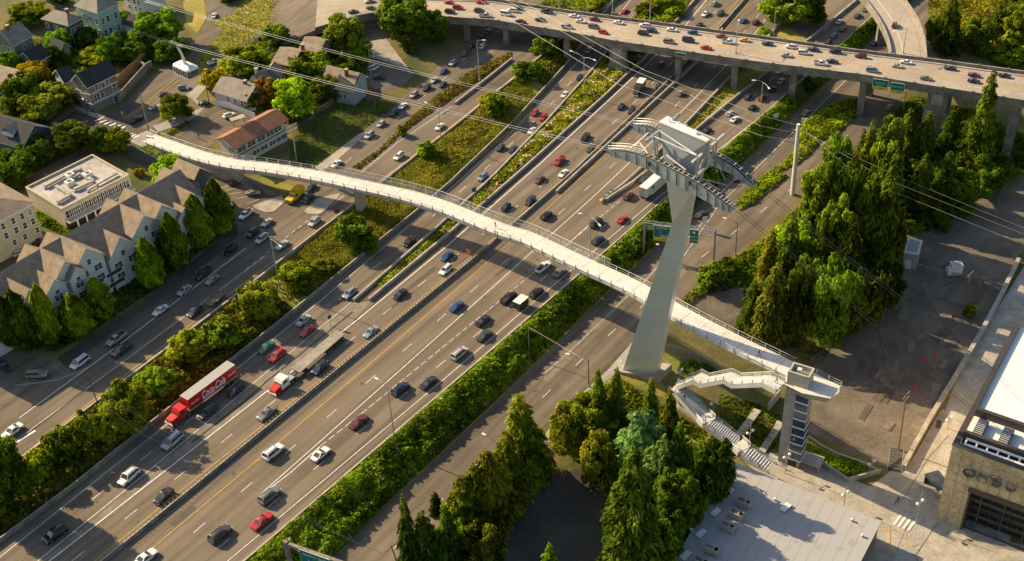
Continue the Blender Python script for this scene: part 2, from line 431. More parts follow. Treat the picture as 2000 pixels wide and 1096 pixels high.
# ------------------------------------------------------------------ roads
def wl(s, d0=0, d1=0):
    p = w2(cl(s)); q = sorted(p, key=lambda a: a.x*HD[0]+a.y*HD[1])
    if len(p) > 2 and plen(q) < plen(p)-.01: p = q
    if len(p) > 3 and (Vector(p[-1])-Vector(p[0])).dot(Vector(HD)) > 60:   # long highway line: gentle smoothing
        out = [p[0]]
        for a in p[1:]:
            if (a-out[-1]).length > 6: out.append(a)
            else: out[-1] = (out[-1]+a)/2
        p = out[:1]+[(a+b*2+c_)/4 for a, b, c_ in zip(out[:-2], out[1:-1], out[2:])]+out[-1:]
    return ext(p, d0, d1)
LW = ext(w2(PW), 70, 90); LE = ext(w2(PE), 70, 90)
LN = wl('px 646,1096 806,931 1000,761 1182,575 1272,492 1359,409 1480,291 1567,208 1629,149', 70, 130)
LM = wl('px 1054,841 1175,716 1372,544 1480,464 1601,350 1653,302 1733,222 1778,173', 110, 130)
LL_ = wl('px 38,900 194,782 274,730 520,534 698,392 750,350 938,208 1000,152 1050,111', 90, 110)
LLL = wl('px 132,717 295,603 464,464 619,333 730,243 827,152 903,94 944,52', 110, 90)
def between_(la, lb, v0, v1):
    f = lambda l: [p for p in [pat(l, plen(l)*k/80*.9999)[0] for k in range(81)] if v0 <= p.x*HD[0]+p.y*HD[1] <= v1]
    return [p+Vector((HN[0], HN[1]))*.3 for p in f(la)]+[p-Vector((HN[0], HN[1]))*.3 for p in f(lb)][::-1]
sheet('highway_road', LW+LE[::-1], 'asphalt', .02, world=True)
sheet('frontage_road', LLL+LL_[::-1], 'asphalt_old', .02, world=True)
sheet('east_side_road', LN+LM[::-1], 'asphalt_old', .02, world=True)
sheet('parking_forecourt_road', 'px -90,680 55,690 132,714 210,665 240,740 170,800 60,880 -90,990', 'asphalt_old', .03)
sheet('roadside_parking_lot', 'px 425,347 500,372 560,392 605,372 690,300 660,390 560,470 500,520 462,466 458,425 468,400 440,372', 'asphalt_old', .03)
sheet('painted_shade_shoulder', 'px 132,716 200,664 295,600 380,535 464,462 462,440 370,515 290,580 190,650 110,700', 'asphalt_dark', .03)  # dark strip paints the shade on the shoulder into the asphalt
sheet('hill_street', 'A1 610,655 690,585 870,420 1030,290 1130,190 1170,100 1150,-60 1320,-60 1305,80 1255,170 1190,245 1080,365 1130,420 1240,300 1500,195 A2 90,160 240,130 300,100 480,55 600,-10 900,-60 1080,-40 1080,60 780,60 640,88 580,100 440,145 260,185 110,205 A1 1500,265 1240,370 1160,450 1050,540 960,620 850,740', 'asphalt_old', .03)
sheet('cross_street', 'A1 200,690 340,680 420,628 560,655 620,645 850,735 735,800 800,850 905,905 860,950 760,920 680,870 600,800 480,740 330,780 200,760', 'asphalt_dark', .04)
sheet('motel_parking_lot', 'A1 1130,630 1240,598 1440,670 1400,720 1200,800 1190,835 935,775 1075,690', 'asphalt_old', .05)
sheet('driveway_road', 'A2 640,120 790,120 800,225 850,300 900,360 945,420 880,490 770,515 700,500 690,400 680,230', 'asphalt_lot', .04)
sheet('driveway_painted_sun', 'A2 690,232 790,218 850,300 895,360 930,405 800,350 700,320', 'concrete', .06)  # sunlit part of the driveway painted as a paler sheet
sheet('east_parking_lot', 'px 1640,480 1720,455 1790,470 1960,380 2100,250 2100,360 1985,505 1950,590 1925,640 1860,730 1775,905 1735,915 1680,885 1580,845 1580,700 1690,600 1640,560', 'asphalt_lot', .02)
sheet('yard_lot', 'px 1800,455 1960,370 1990,480 1950,600 1870,590 1740,530', 'asphalt_lot', .05)
sheet('yard_path', 'B4 430,430 560,440 800,560 900,640 1300,760 1420,600 1380,560 1150,560 900,500 780,460 690,420 560,360', 'asphalt_old', .08)
sheet('gravel_pad', 'B3 1095,695 1200,600 1340,520 1440,535 1450,700 1385,830 1300,822 1160,745', 'gravel', .03)
sheet('south_parking_lot', 'C3 240,640 560,560 720,700 620,1300 -200,1400 -60,860', 'asphalt_dark', .03)  # dark asphalt tone includes the shade of the trees over this lot
sheet('waterfront_street', 'px 2150,395 2000,520 1925,640 1855,770 1760,935 1700,1010 1660,1100 1640,1200 1900,1200 2150,700', 'concrete', .04)
sheet('station_plaza', 'px 1500,885 1570,885 1625,930 1655,955 1690,960 1745,925 1790,985 1730,1120 1660,1140 1650,1005 1480,925 1440,890', 'concrete', .06)
sheet('plaza_apron_road', 'px 1595,900 1660,935 1700,950 1760,905 1810,940 1790,1120 2200,1300 2200,1100 1700,1010 1640,985', 'concrete', .05)
sheet('tram_lane', 'px 1768,1040 1800,960 1870,800 1900,740 1945,660 1960,670 1905,790 1850,920 1812,1000 1790,1100 1740,1100', 'paving', .07)
sheet('kerbside_walk', 'A2 380,950 500,860 620,768 660,748 700,742 640,790 540,880 435,965', 'concrete', .05)
sheet('hill_pavement', 'A1 860,712 1040,645 1130,610 1085,560 1040,540 1140,465 1165,490 1105,560 1160,600 1130,635 1060,690 890,745', 'paving', .05)
sheet('bridge_plaza', 'A1 735,800 765,765 850,728 890,750 870,790 960,830 900,880 800,830', 'paving', .06)
sheet('corner_pavement', 'A1 400,580 440,600 600,655 570,675 500,650 420,610', 'paving', .05)
sheet('dry_verge', 'A1 1180,130 1310,80 1420,-40 A2 380,-40 330,80 A2 0,200 A1 1500,190 1240,296 1125,405 1085,365 1195,245 1260,170', 'lawn_dry', .04)
sheet('dry_verge', 'A1 1030,10 1140,-40 1165,100 1110,190 1050,130', 'lawn_dry', .04)
sheet('lawn_painted_shade', 'A2 250,800 400,640 520,590 700,555 850,590 760,660 620,765 480,870 380,950 250,900', 'lawn', .03)  # shade on this slope is painted in by the dark green
sheet('lawn_painted_sun', 'A2 370,580 460,590 400,640 370,640', 'lawn_dry', .04)  # sunny strip painted onto the lawn with the yellower grass colour
sheet('bridge_end_lawn', 'A2 10,990 100,1000 250,1040 270,1060 230,1090 B2 100,30 60,0', 'lawn_dry', .04)
sheet('embankment_path', 'A1 1330,985 1420,1010 1500,1060 A2 60,1040 120,1096 200,1096 B2 230,80 200,95 100,50 20,20 0,-20 A1 1440,1096 1360,1050', 'concrete_dark', .05)
sheet('terrace_lawn', 'Z2 450,430 740,500 930,600 900,830 760,890 600,760 420,600', 'lawn', .03)  # dark lawn colour stands for the shade on the terraces
sheet('terrace_lawn', 'Z2 1130,780 1200,860 1330,900 1487,950 1560,1010 1440,1085 1240,990 1190,920 1120,880', 'lawn', .05)
sheet('tower_verge', 'px 1218,700 1300,680 1330,700 1320,740 1290,745 1330,790 1250,760 1205,735', 'lawn_dry', .04)
sheet('roadside_pavement', 'px 1050,868 1078,830 1130,775 1190,720 1235,668 1245,672 1222,722 1150,790 1090,850 1060,875', 'paving', .05)
sheet('overpass_verge', 'A4 920,-40 1500,-40 1500,380 1340,330 1300,250 1230,100 1000,60', 'lawn_dry', .04)
sheet('verge_patch', 'B4 560,320 680,290 700,330 680,400 600,400', 'soil', .04)

sheet('back_lane_road', 'px -60,480 20,470 90,470 130,425 200,410 270,372 330,352 300,395 200,440 120,480 60,520 -60,580', 'asphalt_dark', .05)
sheet('side_street_road', 'px -80,395 40,350 150,296 190,280 215,300 60,366 -80,440', 'asphalt_old', .05)
sheet('grass_bank_ground', between_(LL_, LW, 140, 300), 'lawn_dry', .03, world=True)
# painted markings: one object per road
B = MB()
LC = [0]
def L(B, s, w=.16, m='line_w', d0=0, d1=0, dz=.05): LC[0] += 1; ribbon(B, wl(s, d0, d1), w, m, dz+(LC[0] % 40)*.0005)
def D(B, s, d0=0, d1=0, off=0, w=.14, **k): LC[0] += 1; dashes(B, wl(s, d0, d1), w, 'line_w', off=off, dz=.05+(LC[0] % 40)*.0005, **k)
L(B, 'C1 0,1075 600,595 1020,265 B2 0,1030 360,740 980,220 A2 1500,760 A3 260,600 520,310', d0=60)
L(B, 'A3 520,310 640,180 800,-20', d1=60)
D(B, 'C1 480,783 645,650 915,430 B2 220,920 420,757 775,460 A3 95,855 362,560 470,437 570,325 780,90 850,0', 60, 60, off=60-10.5)
L(B, 'C1 215,1096 830,600 1165,315 1500,35 B2 460,800 600,690', d0=60)
L(B, 'B2 612,688 1095,260 A3 0,1005 300,700 580,385 690,240 790,90 860,0', m='line_y', d1=60)
L(B, 'C1 280,1096 1485,155 B2 540,870 1225,310 A3 90,1090 975,285 1100,140 1215,-5', w=.25, d0=60, d1=60)
D(B, 'C1 480,1037 1330,363 B2 648,865 1020,568 A3 255,1075 503,862 718,670 985,407 1240,90 1330,-20', 60, 60, off=60-3-24.4)
L(B, 'C1 535,1096 900,785 1500,325 B2 495,1065 1020,650 1260,440 A3 320,1090 770,700 1000,460 1180,250 1260,165 1390,0', m='line_y', d0=60, d1=60)
L(B, 'C1 845,1035 1480,510 C2 690,0 B2 635,1096 1455,390 B3 200,270 390,110 A3 1215,320 1310,165 1460,0', m='line_y', d0=60, d1=60)
D(B, 'C1 1158,880 1428,648 C2 293,432 735,46 B2 1115,770 B3 55,485 350,225 A3 600,1008 1035,610 1285,355 A4 30,55', 60, 60, off=60-3)
L(B, 'C2 45,755 130,680 600,260 900,0 B2 850,1096 1500,510 B3 195,440 685,0 A3 800,905 1360,345 A4 0,170 60,90', w=.18, d1=60)
L(B, 'C2 75,735 250,600 420,450', w=.18)
D(B, 'C2 420,450 640,278 985,0 B2 925,1096 B3 0,720 280,500 560,250 740,110', dash=1.6, cyc=2.3)
L(B, 'B3 280,500 560,250', w=.16)
D(B, 'C1 1295,970 C2 192,740 453,522 697,322 917,138 B2 1127,1020 1322,858 B3 120,705 285,568 585,310 722,188', 60, off=60-3)
L(B, 'C1 1280,1096 1500,915 C2 0,1015 825,315 1205,0 B2 1500,790 B3 0,900 425,540 940,90 A3 1280,850 1500,670 A4 200,500 460,250 650,80', w=.16, d0=60, d1=60)
D(B, 'B3 740,110 A3 1000,950 1300,705 1405,618 A4 40,480 330,200 600,-20', d1=50)
L(B, 'B3 760,80 850,0 A3 820,1040 1185,735', m='line_y')
structure(ob('highway_markings', B.mesh('highway_markings')))
B = MB()
L(B, 'C1 115,510 620,120 B1 720,1096 1085,810 1500,490 B2 0,575 630,110 A2 720,1045 985,845 1320,590 1500,440 A3 115,440 260,320', m='line_y', d0=60, d1=60)
L(B, 'C1 80,425 670,0 B1 640,1070 1500,430', d0=60, w=.14)
L(B, 'C1 110,290 530,0 B1 470,1090 1385,390', w=.2)
L(B, 'C1 80,108 330,75 510,0', w=.12)
D(B, 'B2 0,510 80,450 250,310 330,250 550,80', dash=1.2, cyc=2.4)
L(B, 'A2 650,975 860,800 1160,600', w=.14)
D(B, 'A2 400,1050 605,885 840,683 1180,395 1240,330 1420,140')
L(B, 'B1 1240,55 1300,30', w=.12); L(B, 'B1 1270,65 1400,40', w=.12); L(B, 'B1 1290,85 1360,75', w=.12); L(B, 'B1 1330,110 1420,95', w=.12); L(B, 'B1 1390,140 1460,115', w=.12)
L(B, 'C1 90,430 200,362', w=.5)
structure(ob('frontage_markings', B.mesh('frontage_markings')))
B = MB()
D(B, 'C2 830,1030 1160,700 C3 0,460 C3 367,95 B3 547,982 720,820 1060,535 1235,400 1470,222 B4 235,18 A4 235,1028 400,905 525,808 690,650', 60, off=60-12.4)
L(B, 'B3 1235,400 1470,222', w=.01)
L(B, 'B3 300,1096 440,975 745,680 860,580 950,480', m='line_faint', w=.55)
L(B, 'B3 1000,530 1080,440 1280,150', w=.14); L(B, 'B3 1110,330 1300,120 A4 0,945 500,450', w=.14)
L(B, 'C2 480,1060 960,620 1500,120 B3 215,1070 520,765 655,640 900,400', m='line_y', w=.12)
L(B, 'A4 180,690 260,620 430,440', m='line_y', w=.12)
structure(ob('east_road_markings', B.mesh('east_road_markings')))
B = MB()
for q in ((530,690,555,680), (555,697,590,682), (580,705,615,690), (605,712,640,698), (630,720,668,706)): pass
for k in range(6):
    x = 535+k*27; y = 684+k*9
    L(B, f'A1 {x},{y} {x+38},{y-14}', w=.6, dz=.12)
for k in range(4):
    x = 700+k*17; y = 762+k*6
    L(B, f'A1 {x},{y} {x+34},{y-14}', w=.6, dz=.12)
L(B, 'A1 710,665 800,600 985,450', m='line_y', dz=.12); L(B, 'A1 720,668 815,600 1010,455', m='line_y', dz=.12)
for k in range(5):
    L(B, f'A2 {365+k*14},{100+k*9} {410+k*14},{92+k*9}', w=.7, dz=.12)
L(B, 'A2 225,155 300,130 480,75', w=.12, dz=.12)
for q in ('A1 1190,655 1260,625', 'A1 970,750 1035,775', 'A1 1180,770 1220,785', 'A1 1215,748 1260,765', 'A1 1260,730 1300,745', 'A1 1155,797 1210,815'): L(B, q, m='line_y', w=.12, dz=.12)
structure(ob('street_markings', B.mesh('street_markings')))
B = MB()
L(B, 'C1 180,360 480,130', m='tar', w=.25); L(B, 'C1 1080,430 1500,85 C2 0,190 70,130 B2 180,1090 600,750', m='tar', w=.3, dz=.06)
L(B, 'B2 260,310 440,190 540,85', m='tar', w=.25)
structure(ob('tar_seam_road', B.mesh('tar_seam_road')))
# repairs, joints and stains in the asphalt
B = MB(); g_ = random.Random(4)
def vu(v, u): return Vector((HD[0]*v+HN[0]*u, HD[1]*v+HN[1]*u))
for k in range(70):
    v = g_.uniform(60, 400); u = g_.choice([-228, -206, -180, -162, -152, -119]) + g_.uniform(-5, 5); l = g_.uniform(3, 16); w_ = g_.uniform(.5, 1.6)
    ribbon(B, [vu(v, u), vu(v+l, u)], w_, g_.choice(['patch', 'patch', 'patch_pale']), .032+k*.00012, 3)
for k in range(60):
    v = g_.uniform(60, 400); u0_ = g_.choice([-210, -172, -156, -122]); l = g_.uniform(15, 60)
    ribbon(B, [vu(v, u0_+g_.uniform(-8, 8)), vu(v+l, u0_+g_.uniform(-8, 8)) if 0 else vu(v+l, u0_)], .09, 'patch', .0405+k*.00004, 3)
for k in range(120):
    v = g_.uniform(60, 380); u = g_.choice([-218, -178, -160, -150, -118]) + g_.uniform(-9, 9); r_ = g_.uniform(.2, .6); cpt = vu(v, u); z_ = hh(cpt.x, cpt.y)+.0432+k*.00004
    B.poly([(cpt.x+r_*cos(a_*.7)*g_.uniform(.6, 1.2), cpt.y+r_*sin(a_*.7)*g_.uniform(.6, 1.2), z_) for a_ in range(9)], 'stain')
structure(ob('asphalt_repairs_road', B.mesh('asphalt_repairs_road')))
B = MB()
for s_ in ('B4 960,690 1200,1000', 'B4 860,620 1290,760', 'B4 650,700 720,1050', 'B4 1000,300 1350,480'): L(B, s_, m='patch', w=.14, dz=.09)
for s_ in ('B4 932,590 972,635', 'C4 700,60 740,130', 'B4 900,900 1000,840'): L(B, s_, m='patch_pale', w=1.6, dz=.085)
for k in range(26):
    a_ = G(g_.uniform(1660, 1880), g_.uniform(500, 850)).xy; an = g_.uniform(.5, 1.2)
    ribbon(B, [a_, a_+Vector((cos(an), sin(an)))*g_.uniform(2, 6)], g_.uniform(.8, 2.4), g_.choice(['patch', 'patch_pale']), .0925+k*.0004, 2)
structure(ob('lot_cracks_road', B.mesh('lot_cracks_road')))
# gore of worn concrete between the carriageways
sheet('concrete_gore_road', 'C1 240,1096 860,590 1180,315 1500,42 B2 470,805 600,700 700,690 B2 560,850 C1 1480,150 310,1078', 'gore', .03)
sheet('traffic_island_path', 'B2 40,150 150,110 200,95 225,125 160,185 110,190 50,165', 'concrete', .14)
sheet('bus_pad_road', 'B2 330,180 400,110 520,80 560,95 420,195 350,195', 'concrete', .035)
# crosswalk at the plaza
B = MB()
for k in range(4): L(B, f'Z3 {475+k*30},{868+k*12} {520+k*30},{806+k*12}', w=.45, dz=.12)
L(B, 'Z3 440,870 450,950 440,1060', m='line_y', w=.22, dz=.12); L(B, 'Z3 545,915 560,970 590,1005 630,990', m='line_y', w=.2, dz=.12)
L(B, 'Z3 520,720 600,590 700,430 820,300', m='concrete_dark', w=.12, dz=.12); L(B, 'Z3 600,1080 720,900 760,850', m='concrete_dark', w=.12, dz=.12)
structure(ob('plaza_markings', B.mesh('plaza_markings')))

# ------------------------------------------------------------------ barriers
def barrier(name, label, s, w=.45, ht=.85, m='concrete', cat='barrier', d0=0, d1=0, grp=None, **k):
    B = MB(); wallmesh(B, wl(s, d0, d1), w, ht, m, **k)
    return tag(ob(name, B.mesh(name)), label, cat, grp)
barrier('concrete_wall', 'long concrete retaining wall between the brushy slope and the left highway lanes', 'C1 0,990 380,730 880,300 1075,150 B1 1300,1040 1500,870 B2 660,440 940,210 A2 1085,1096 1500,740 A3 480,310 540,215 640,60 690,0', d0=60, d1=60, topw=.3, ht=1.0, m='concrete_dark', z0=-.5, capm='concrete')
barrier('concrete_wall', 'low concrete wall along the yellow edge line of the frontage road', 'C1 118,530 560,195 830,5 B1 790,1092 1500,545 B2 0,610 640,125 A2 780,1025 1320,612 A3 125,450 260,340', d0=60, d1=60, ht=.8, m='concrete', z0=-1.2)
barrier('concrete_wall', 'short concrete wall beside the brush between the two upper frontage lanes', 'A2 1180,590 1350,458 1500,338', ht=.8, z0=-.3)
barrier('planter_wall', 'concrete wall on the left side of the flowering strip', 'B2 608,690 1095,268 A3 12,1010 300,708 580,393 690,250', ht=.8)
barrier('planter_wall', 'concrete wall on the right side of the flowering strip', 'B2 695,688 1180,292 A3 20,1096 780,430 920,275', ht=.85)
barrier('planter_wall', 'concrete wall beside the lanes above the overpass, left of the round bush', 'A3 1035,130 1150,0', ht=.85, d1=60)
barrier('planter_wall', 'concrete parapet left of the dry planting strip below the overpass', 'px 1180,392 1216,366 1262,322 1341,245 1435,144 1530,42', ht=.9, d1=30)
barrier('planter_wall', 'concrete parapet on the ramp side of the dry planting strip', 'px 1183,394 1227,369 1300,308 1359,257 1480,151 1584,82 1674,2', ht=.9, d1=40)
barrier('edge_kerb', 'low pale concrete edge between the right highway lanes and the ivy bank', 'px 480,1094 723,886 924,716 1123,544 1171,502 1303,383 1404,297 1480,234 1549,175 1639,89 1705,30', ht=.28, w=.4, d0=60, d1=60, m='concrete')
# median with its row of anti-glare paddles
mroot = empty('median_barrier', G(700, 690), 0, 'concrete median barrier topped with a row of pale anti-glare paddles', 'barrier')
def sub(name, B, root, smooth=False):
    me = B.mesh(name, smooth); rl = root.location
    me.transform(Matrix.Translation(-rl) if root.rotation_euler.z == 0 else (Matrix.Translation(rl) @ Matrix.Rotation(root.rotation_euler.z, 4, 'Z')).inverted())
    return ob(name, me, root)
MEDS = 'C1 600,1090 1130,660 1500,360 B2 500,1090 1400,372 A3 340,1096 1050,420 1200,250 1290,165 1430,0'
mxy = wl(MEDS, 60, 60)
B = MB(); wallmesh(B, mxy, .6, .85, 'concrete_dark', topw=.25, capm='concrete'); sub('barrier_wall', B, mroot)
B = MB(); Lm = plen(mxy); s = 62.0
while s < 175:
    p, t = pat(mxy, s); z = hh(p.x, p.y)+.84; n = Vector((-t.y, t.x))
    B.beam((p.x, p.y, z), (p.x, p.y, z+.65), .34, .05, 'concrete', up=(t.x, t.y, 0)); s += .95
paddles = sub('glare_paddles', B, mroot); paddles['kind'] = 'stuff'
barrier('median_wall', 'second parallel median wall above the bridge, beside the yellow line of the right carriageway', 'A3 365,1090 1190,325 1300,170', ht=.85, w=.4)
barrier('concrete_wall', 'low concrete wall along the waterfront street beside the shaded lot', 'Z3 505,560 560,470 600,385 690,215 830,0 px 1925,640 1955,580 1988,512', ht=1.3, w=.9, m='concrete')
barrier('retaining_wall', 'grey retaining wall below the cedar fence by the hill street', 'A1 670,580 740,500 830,400 860,385', ht=2.4, w=.4, m='concrete_dark', z0=-2)
barrier('retaining_wall', 'low curved concrete wall under the hedge beside the station plaza', 'Z2 1130,760 1230,830 1340,890 1487,940 C4 620,560 690,600', ht=.5, w=.35)
barrier('retaining_wall', 'concrete wall at the foot of the plaza hedge', 'Z2 1130,905 1200,950 1240,990 C4 370,560 505,650 600,625 690,600', ht=1.1, w=.35)
barrier('terrace_wall', 'narrow concrete terrace wall left in the lawn below the stairs', 'Z2 600,755 740,560', ht=.5, w=1.6)
barrier('terrace_wall', 'narrow concrete terrace wall next to the lift tower foot', 'Z2 770,885 890,700 915,650', ht=.5, w=1.4)
barrier('terrace_wall', 'short upright concrete slab under the stairs beside the lift tower', 'Z2 820,560 910,450', ht=2.2, w=.3)
barrier('retaining_wall', 'long concrete wall alongside the lower stairs above the tree tops', 'Z2 60,400 140,540 270,640 400,745 C3 1080,400 1180,460', ht=.9, w=.3)
barrier('kerb_edge', 'pale kerb along the planted bed next to the bridge landing', 'A1 770,840 910,915 1060,965 1160,1020', ht=.5, w=.3)
# impact attenuator at the nose
B = MB()
for k in range(7):
    p, t = pat(wl('px 1172,398 1200,374'), .4+k*.85); z = hh(p.x, p.y)
    B.beam((p.x, p.y, z), (p.x, p.y, z+.95), .75, .7, 'sign_y' if k == 0 else ('steel' if k % 2 else 'steel_dark'), up=(t.x, t.y, 0))
tag(ob('crash_cushion', B.mesh('crash_cushion')), 'crash cushion with yellow nose where the ramp meets the highway', 'crash cushion')

def fence(name, label, s, ht, m='scr', post='pole', step=3.0, cat='fence', solid=False, w=.06):
    xy = wl(s); p0 = xy[0]; root = empty(name, (p0.x, p0.y, hh(p0.x, p0.y)), 0, label, cat)
    B = MB()
    q = [Vector(a) for a in dens([tuple(p) for p in xy], step)]
    for a, b in zip(q[:-1], q[1:]):
        za, zb = hh(a.x, a.y), hh(b.x, b.y); t = (b-a).normalized(); n = Vector((-t.y, t.x))*(w/2)
        if solid: B.hexa([(a.x-n.x,a.y-n.y,za),(b.x-n.x,b.y-n.y,zb),(b.x+n.x,b.y+n.y,zb),(a.x+n.x,a.y+n.y,za)], [(a.x-n.x,a.y-n.y,za+ht),(b.x-n.x,b.y-n.y,zb+ht),(b.x+n.x,b.y+n.y,zb+ht),(a.x+n.x,a.y+n.y,za+ht)], m)
        else:
            B.poly([(a.x,a.y,za+.05),(b.x,b.y,zb+.05),(b.x,b.y,zb+ht),(a.x,a.y,za+ht)], m)
            B.beam((a.x,a.y,za+ht), (b.x,b.y,zb+ht), .06, .06, post)
    sub('fence_panel', B, root)
    for a in q:
        B = MB(); z = hh(a.x, a.y); B.beam((a.x,a.y,z-.2), (a.x,a.y,z+ht+.08), .1, .1, post); sub('post', B, root)
    return root
fence('cedar_fence', 'reddish cedar board fence on the wall beside the hill street', 'A1 668,500 735,435 830,345', 3.4, 'woodfence', 'woodfence', solid=True)
fence('picket_fence', 'long white board fence between the motel lot and the pale grey house', 'A1 1222,598 1300,615 1440,668', 1.7, 'trim', 'trim', solid=True)
fence('wire_fence', 'wire mesh fence on posts beside the tower foot', 'B3 965,960 1030,975 1110,1000 1190,1030 1300,1096', 1.8)
fence('wire_fence', 'wire mesh fence round the equipment yard by the white tank', 'B4 780,420 800,470 950,530 1100,560 1200,575 1390,640', 1.8)
fence('wire_fence', 'wire fence in the shade beneath the tall conifers and gravel yard', 'B4 540,640 660,455 760,500', 1.8)
fence('board_fence', 'weathered board fence behind the shaded lawn', 'A2 385,650 440,625 500,575', 1.8, 'wood', 'wood', solid=True)

# ------------------------------------------------------------------ overpass
OZ = 9.0
near = ext([Vector(P(*q, OZ+.9)[:2]) for q in cl('A2 560,105 640,82 780,58 960,72 1140,92 A3 0,108 460,182 700,228 1100,287 1500,345 A4 600,418 1000,483 1500,562')], 10, 120)
far = ext([Vector(P(*q, OZ+.9)[:2]) for q in cl('A2 560,-75 700,-50 960,-25 A3 0,-12 400,52 860,112 1500,197 A4 500,270 1000,331 1500,400')], 10, 120)
oroot = empty('road_overpass', (float(near[6].x), float(near[6].y), 0), 0, 'long concrete road overpass full of traffic crossing above the highway', 'overpass')
def band(B, l, r, z0, z1, m, n=60, mb=None):
    Ll, Lr = plen(l), plen(r); prev = None
    for k in range(n+1):
        a, _ = pat(l, Ll*k/n*.9999); b, _ = pat(r, Lr*k/n*.9999)
        cur = ((a.x,a.y,z1), (b.x,b.y,z1), (b.x,b.y,z0), (a.x,a.y,z0))
        if prev:
            B.poly([prev[0],cur[0],cur[1],prev[1]], m); B.poly([prev[3],prev[2],cur[2],cur[3]], mb or m)
            B.poly([prev[0],prev[3],cur[3],cur[0]], mb or m); B.poly([prev[1],cur[1],cur[2],prev[2]], mb or m)
        prev = cur
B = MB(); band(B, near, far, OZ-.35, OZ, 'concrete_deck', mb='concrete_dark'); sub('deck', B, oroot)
def offl(l, o):
    out = []
    for i, p in enumerate(l):
        t = (l[min(i+1, len(l)-1)]-l[max(i-1, 0)]).normalized(); out.append(p+Vector((-t.y, t.x))*o)
    return out
for nm, ln, sg in (('near', near, 1), ('far', far, -1)):
    B = MB(); nn_ = len(dens([tuple(p) for p in ln], 4))
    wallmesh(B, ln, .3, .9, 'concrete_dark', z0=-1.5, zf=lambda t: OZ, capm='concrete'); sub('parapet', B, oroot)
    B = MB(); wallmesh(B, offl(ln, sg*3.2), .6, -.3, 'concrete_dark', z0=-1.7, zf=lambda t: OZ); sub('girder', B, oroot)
    s = 6.0; B = MB(); Ln = plen(ln)
    while s < Ln:
        p, t = pat(ln, s); B = MB(); B.beam((p.x,p.y,OZ-.1),(p.x,p.y,OZ+1.05), .5, .7, 'concrete_dark', up=(t.x,t.y,0)); sub('pilaster', B, oroot); s += 7.5
B = MB(); mid = [(a+b)/2 for a, b in zip([pat(near, plen(near)*k/40*.999)[0] for k in range(41)], [pat(far, plen(far)*k/40*.999)[0] for k in range(41)])]
def zrib(B, l, w, m, z):
    q = []
    for i, a in enumerate(l):
        t = (l[min(i+1, len(l)-1)]-l[max(i-1, 0)]).normalized(); n = Vector((-t.y, t.x))*(w/2); q.append((Vector((a.x+n.x,a.y+n.y,z)), Vector((a.x-n.x,a.y-n.y,z))))
    for a, b in zip(q[:-1], q[1:]): B.poly([a[0],a[1],b[1],b[0]], m)
def mixl(f): return [pat(near, plen(near)*k/40*.999)[0].lerp(pat(far, plen(far)*k/40*.999)[0], f) for k in range(41)]
def zdash(B, l, w, m, z, dash=3, cyc=12):
    s = 0; T = plen(l)
    while s+dash < T:
        a, _ = pat(l, s); b, _ = pat(l, s+dash); zrib(B, [a, b], w, m, z); s += cyc
for f_ in (.475, .5, .09):
    B = MB(); zrib(B, mixl(f_), .16, 'line_y', OZ+.02); sub('lane_line', B, oroot)
B = MB()
zdash(B, mixl(.28), .14, 'line_w', OZ+.02); zdash(B, mixl(.7), .14, 'line_w', OZ+.02)
o_ = sub('lane_dashes', B, oroot); o_['kind'] = 'stuff'
B = MB(); wallmesh(B, offl(mixl(.92), 0), .5, .25, 'concrete', z0=0, zf=lambda t: OZ); sub('kerb', B, oroot)
def pier(s, wid, deep, big=False, both=True):
    """pier under the near edge at pixel, running across the deck"""
    q = cl(s)[0]; p = Vector(P(q[0], q[1], OZ-1.6)[:2])
    i = min(range(len(near)), key=lambda k: (near[k]-p).length); Ln = plen(near)
    best = min((k/400*Ln for k in range(400)), key=lambda u_: (pat(near, u_)[0]-p).length)
    a, t = pat(near, best); n = Vector((-t.y, t.x)); wdt = 15.0
    B = MB()
    def blk(o0, o1, w, z0, z1, m='concrete_dark'):
        c0 = a+n*o0; c1 = a+n*o1; tt = t*(w/2)
        B.hexa([(c0.x-tt.x,c0.y-tt.y,z0),(c0.x+tt.x,c0.y+tt.y,z0),(c1.x+tt.x,c1.y+tt.y,z0),(c1.x-tt.x,c1.y-tt.y,z0)], [(c0.x-tt.x,c0.y-tt.y,z1),(c0.x+tt.x,c0.y+tt.y,z1),(c1.x+tt.x,c1.y+tt.y,z1),(c1.x-tt.x,c1.y-tt.y,z1)], m)
    zg = min(hh(a.x, a.y), hh((a+n*wdt).x, (a+n*wdt).y))-1
    if big:
        blk(.2, 2.6, wid, zg, OZ-.4); blk(12, 14.4, wid, zg, OZ-.4); blk(2.6, 12, wid*.5, OZ-2.4, OZ-.4)
        blk(-.2, 2.8, wid+.8, zg, 2.2)
        blk(.1, .3, wid*.55, 4.2, 7.6, 'concrete')
    else:
        blk(.5, 2.0, wid, zg, OZ-1.4); blk(12.5, 14, wid, zg, OZ-1.4); blk(.2, 14.3, wid*1.1, OZ-1.75, OZ-.35)
    return sub('pier', B, oroot)
pier('A3 740,235', 4.6, 3, True); pier('A3 1072,300', 1.6, 1.5); pier('A3 1385,330', 1.7, 1.5)
pier('A4 210,400', 1.7, 1.5); pier('A4 612,440', 1.8, 1.5); pier('A4 1030,500', 5.2, 3, True); pier('A4 1462,575', 2.4, 2)
pier('A3 455,185', 1.7, 1.5); pier('A3 100,135', 1.6, 1.5); pier('A2 1250,125', 1.6, 1.5); pier('A2 1115,110', 1.6, 1.5); pier('px 2130,250', 3, 2)
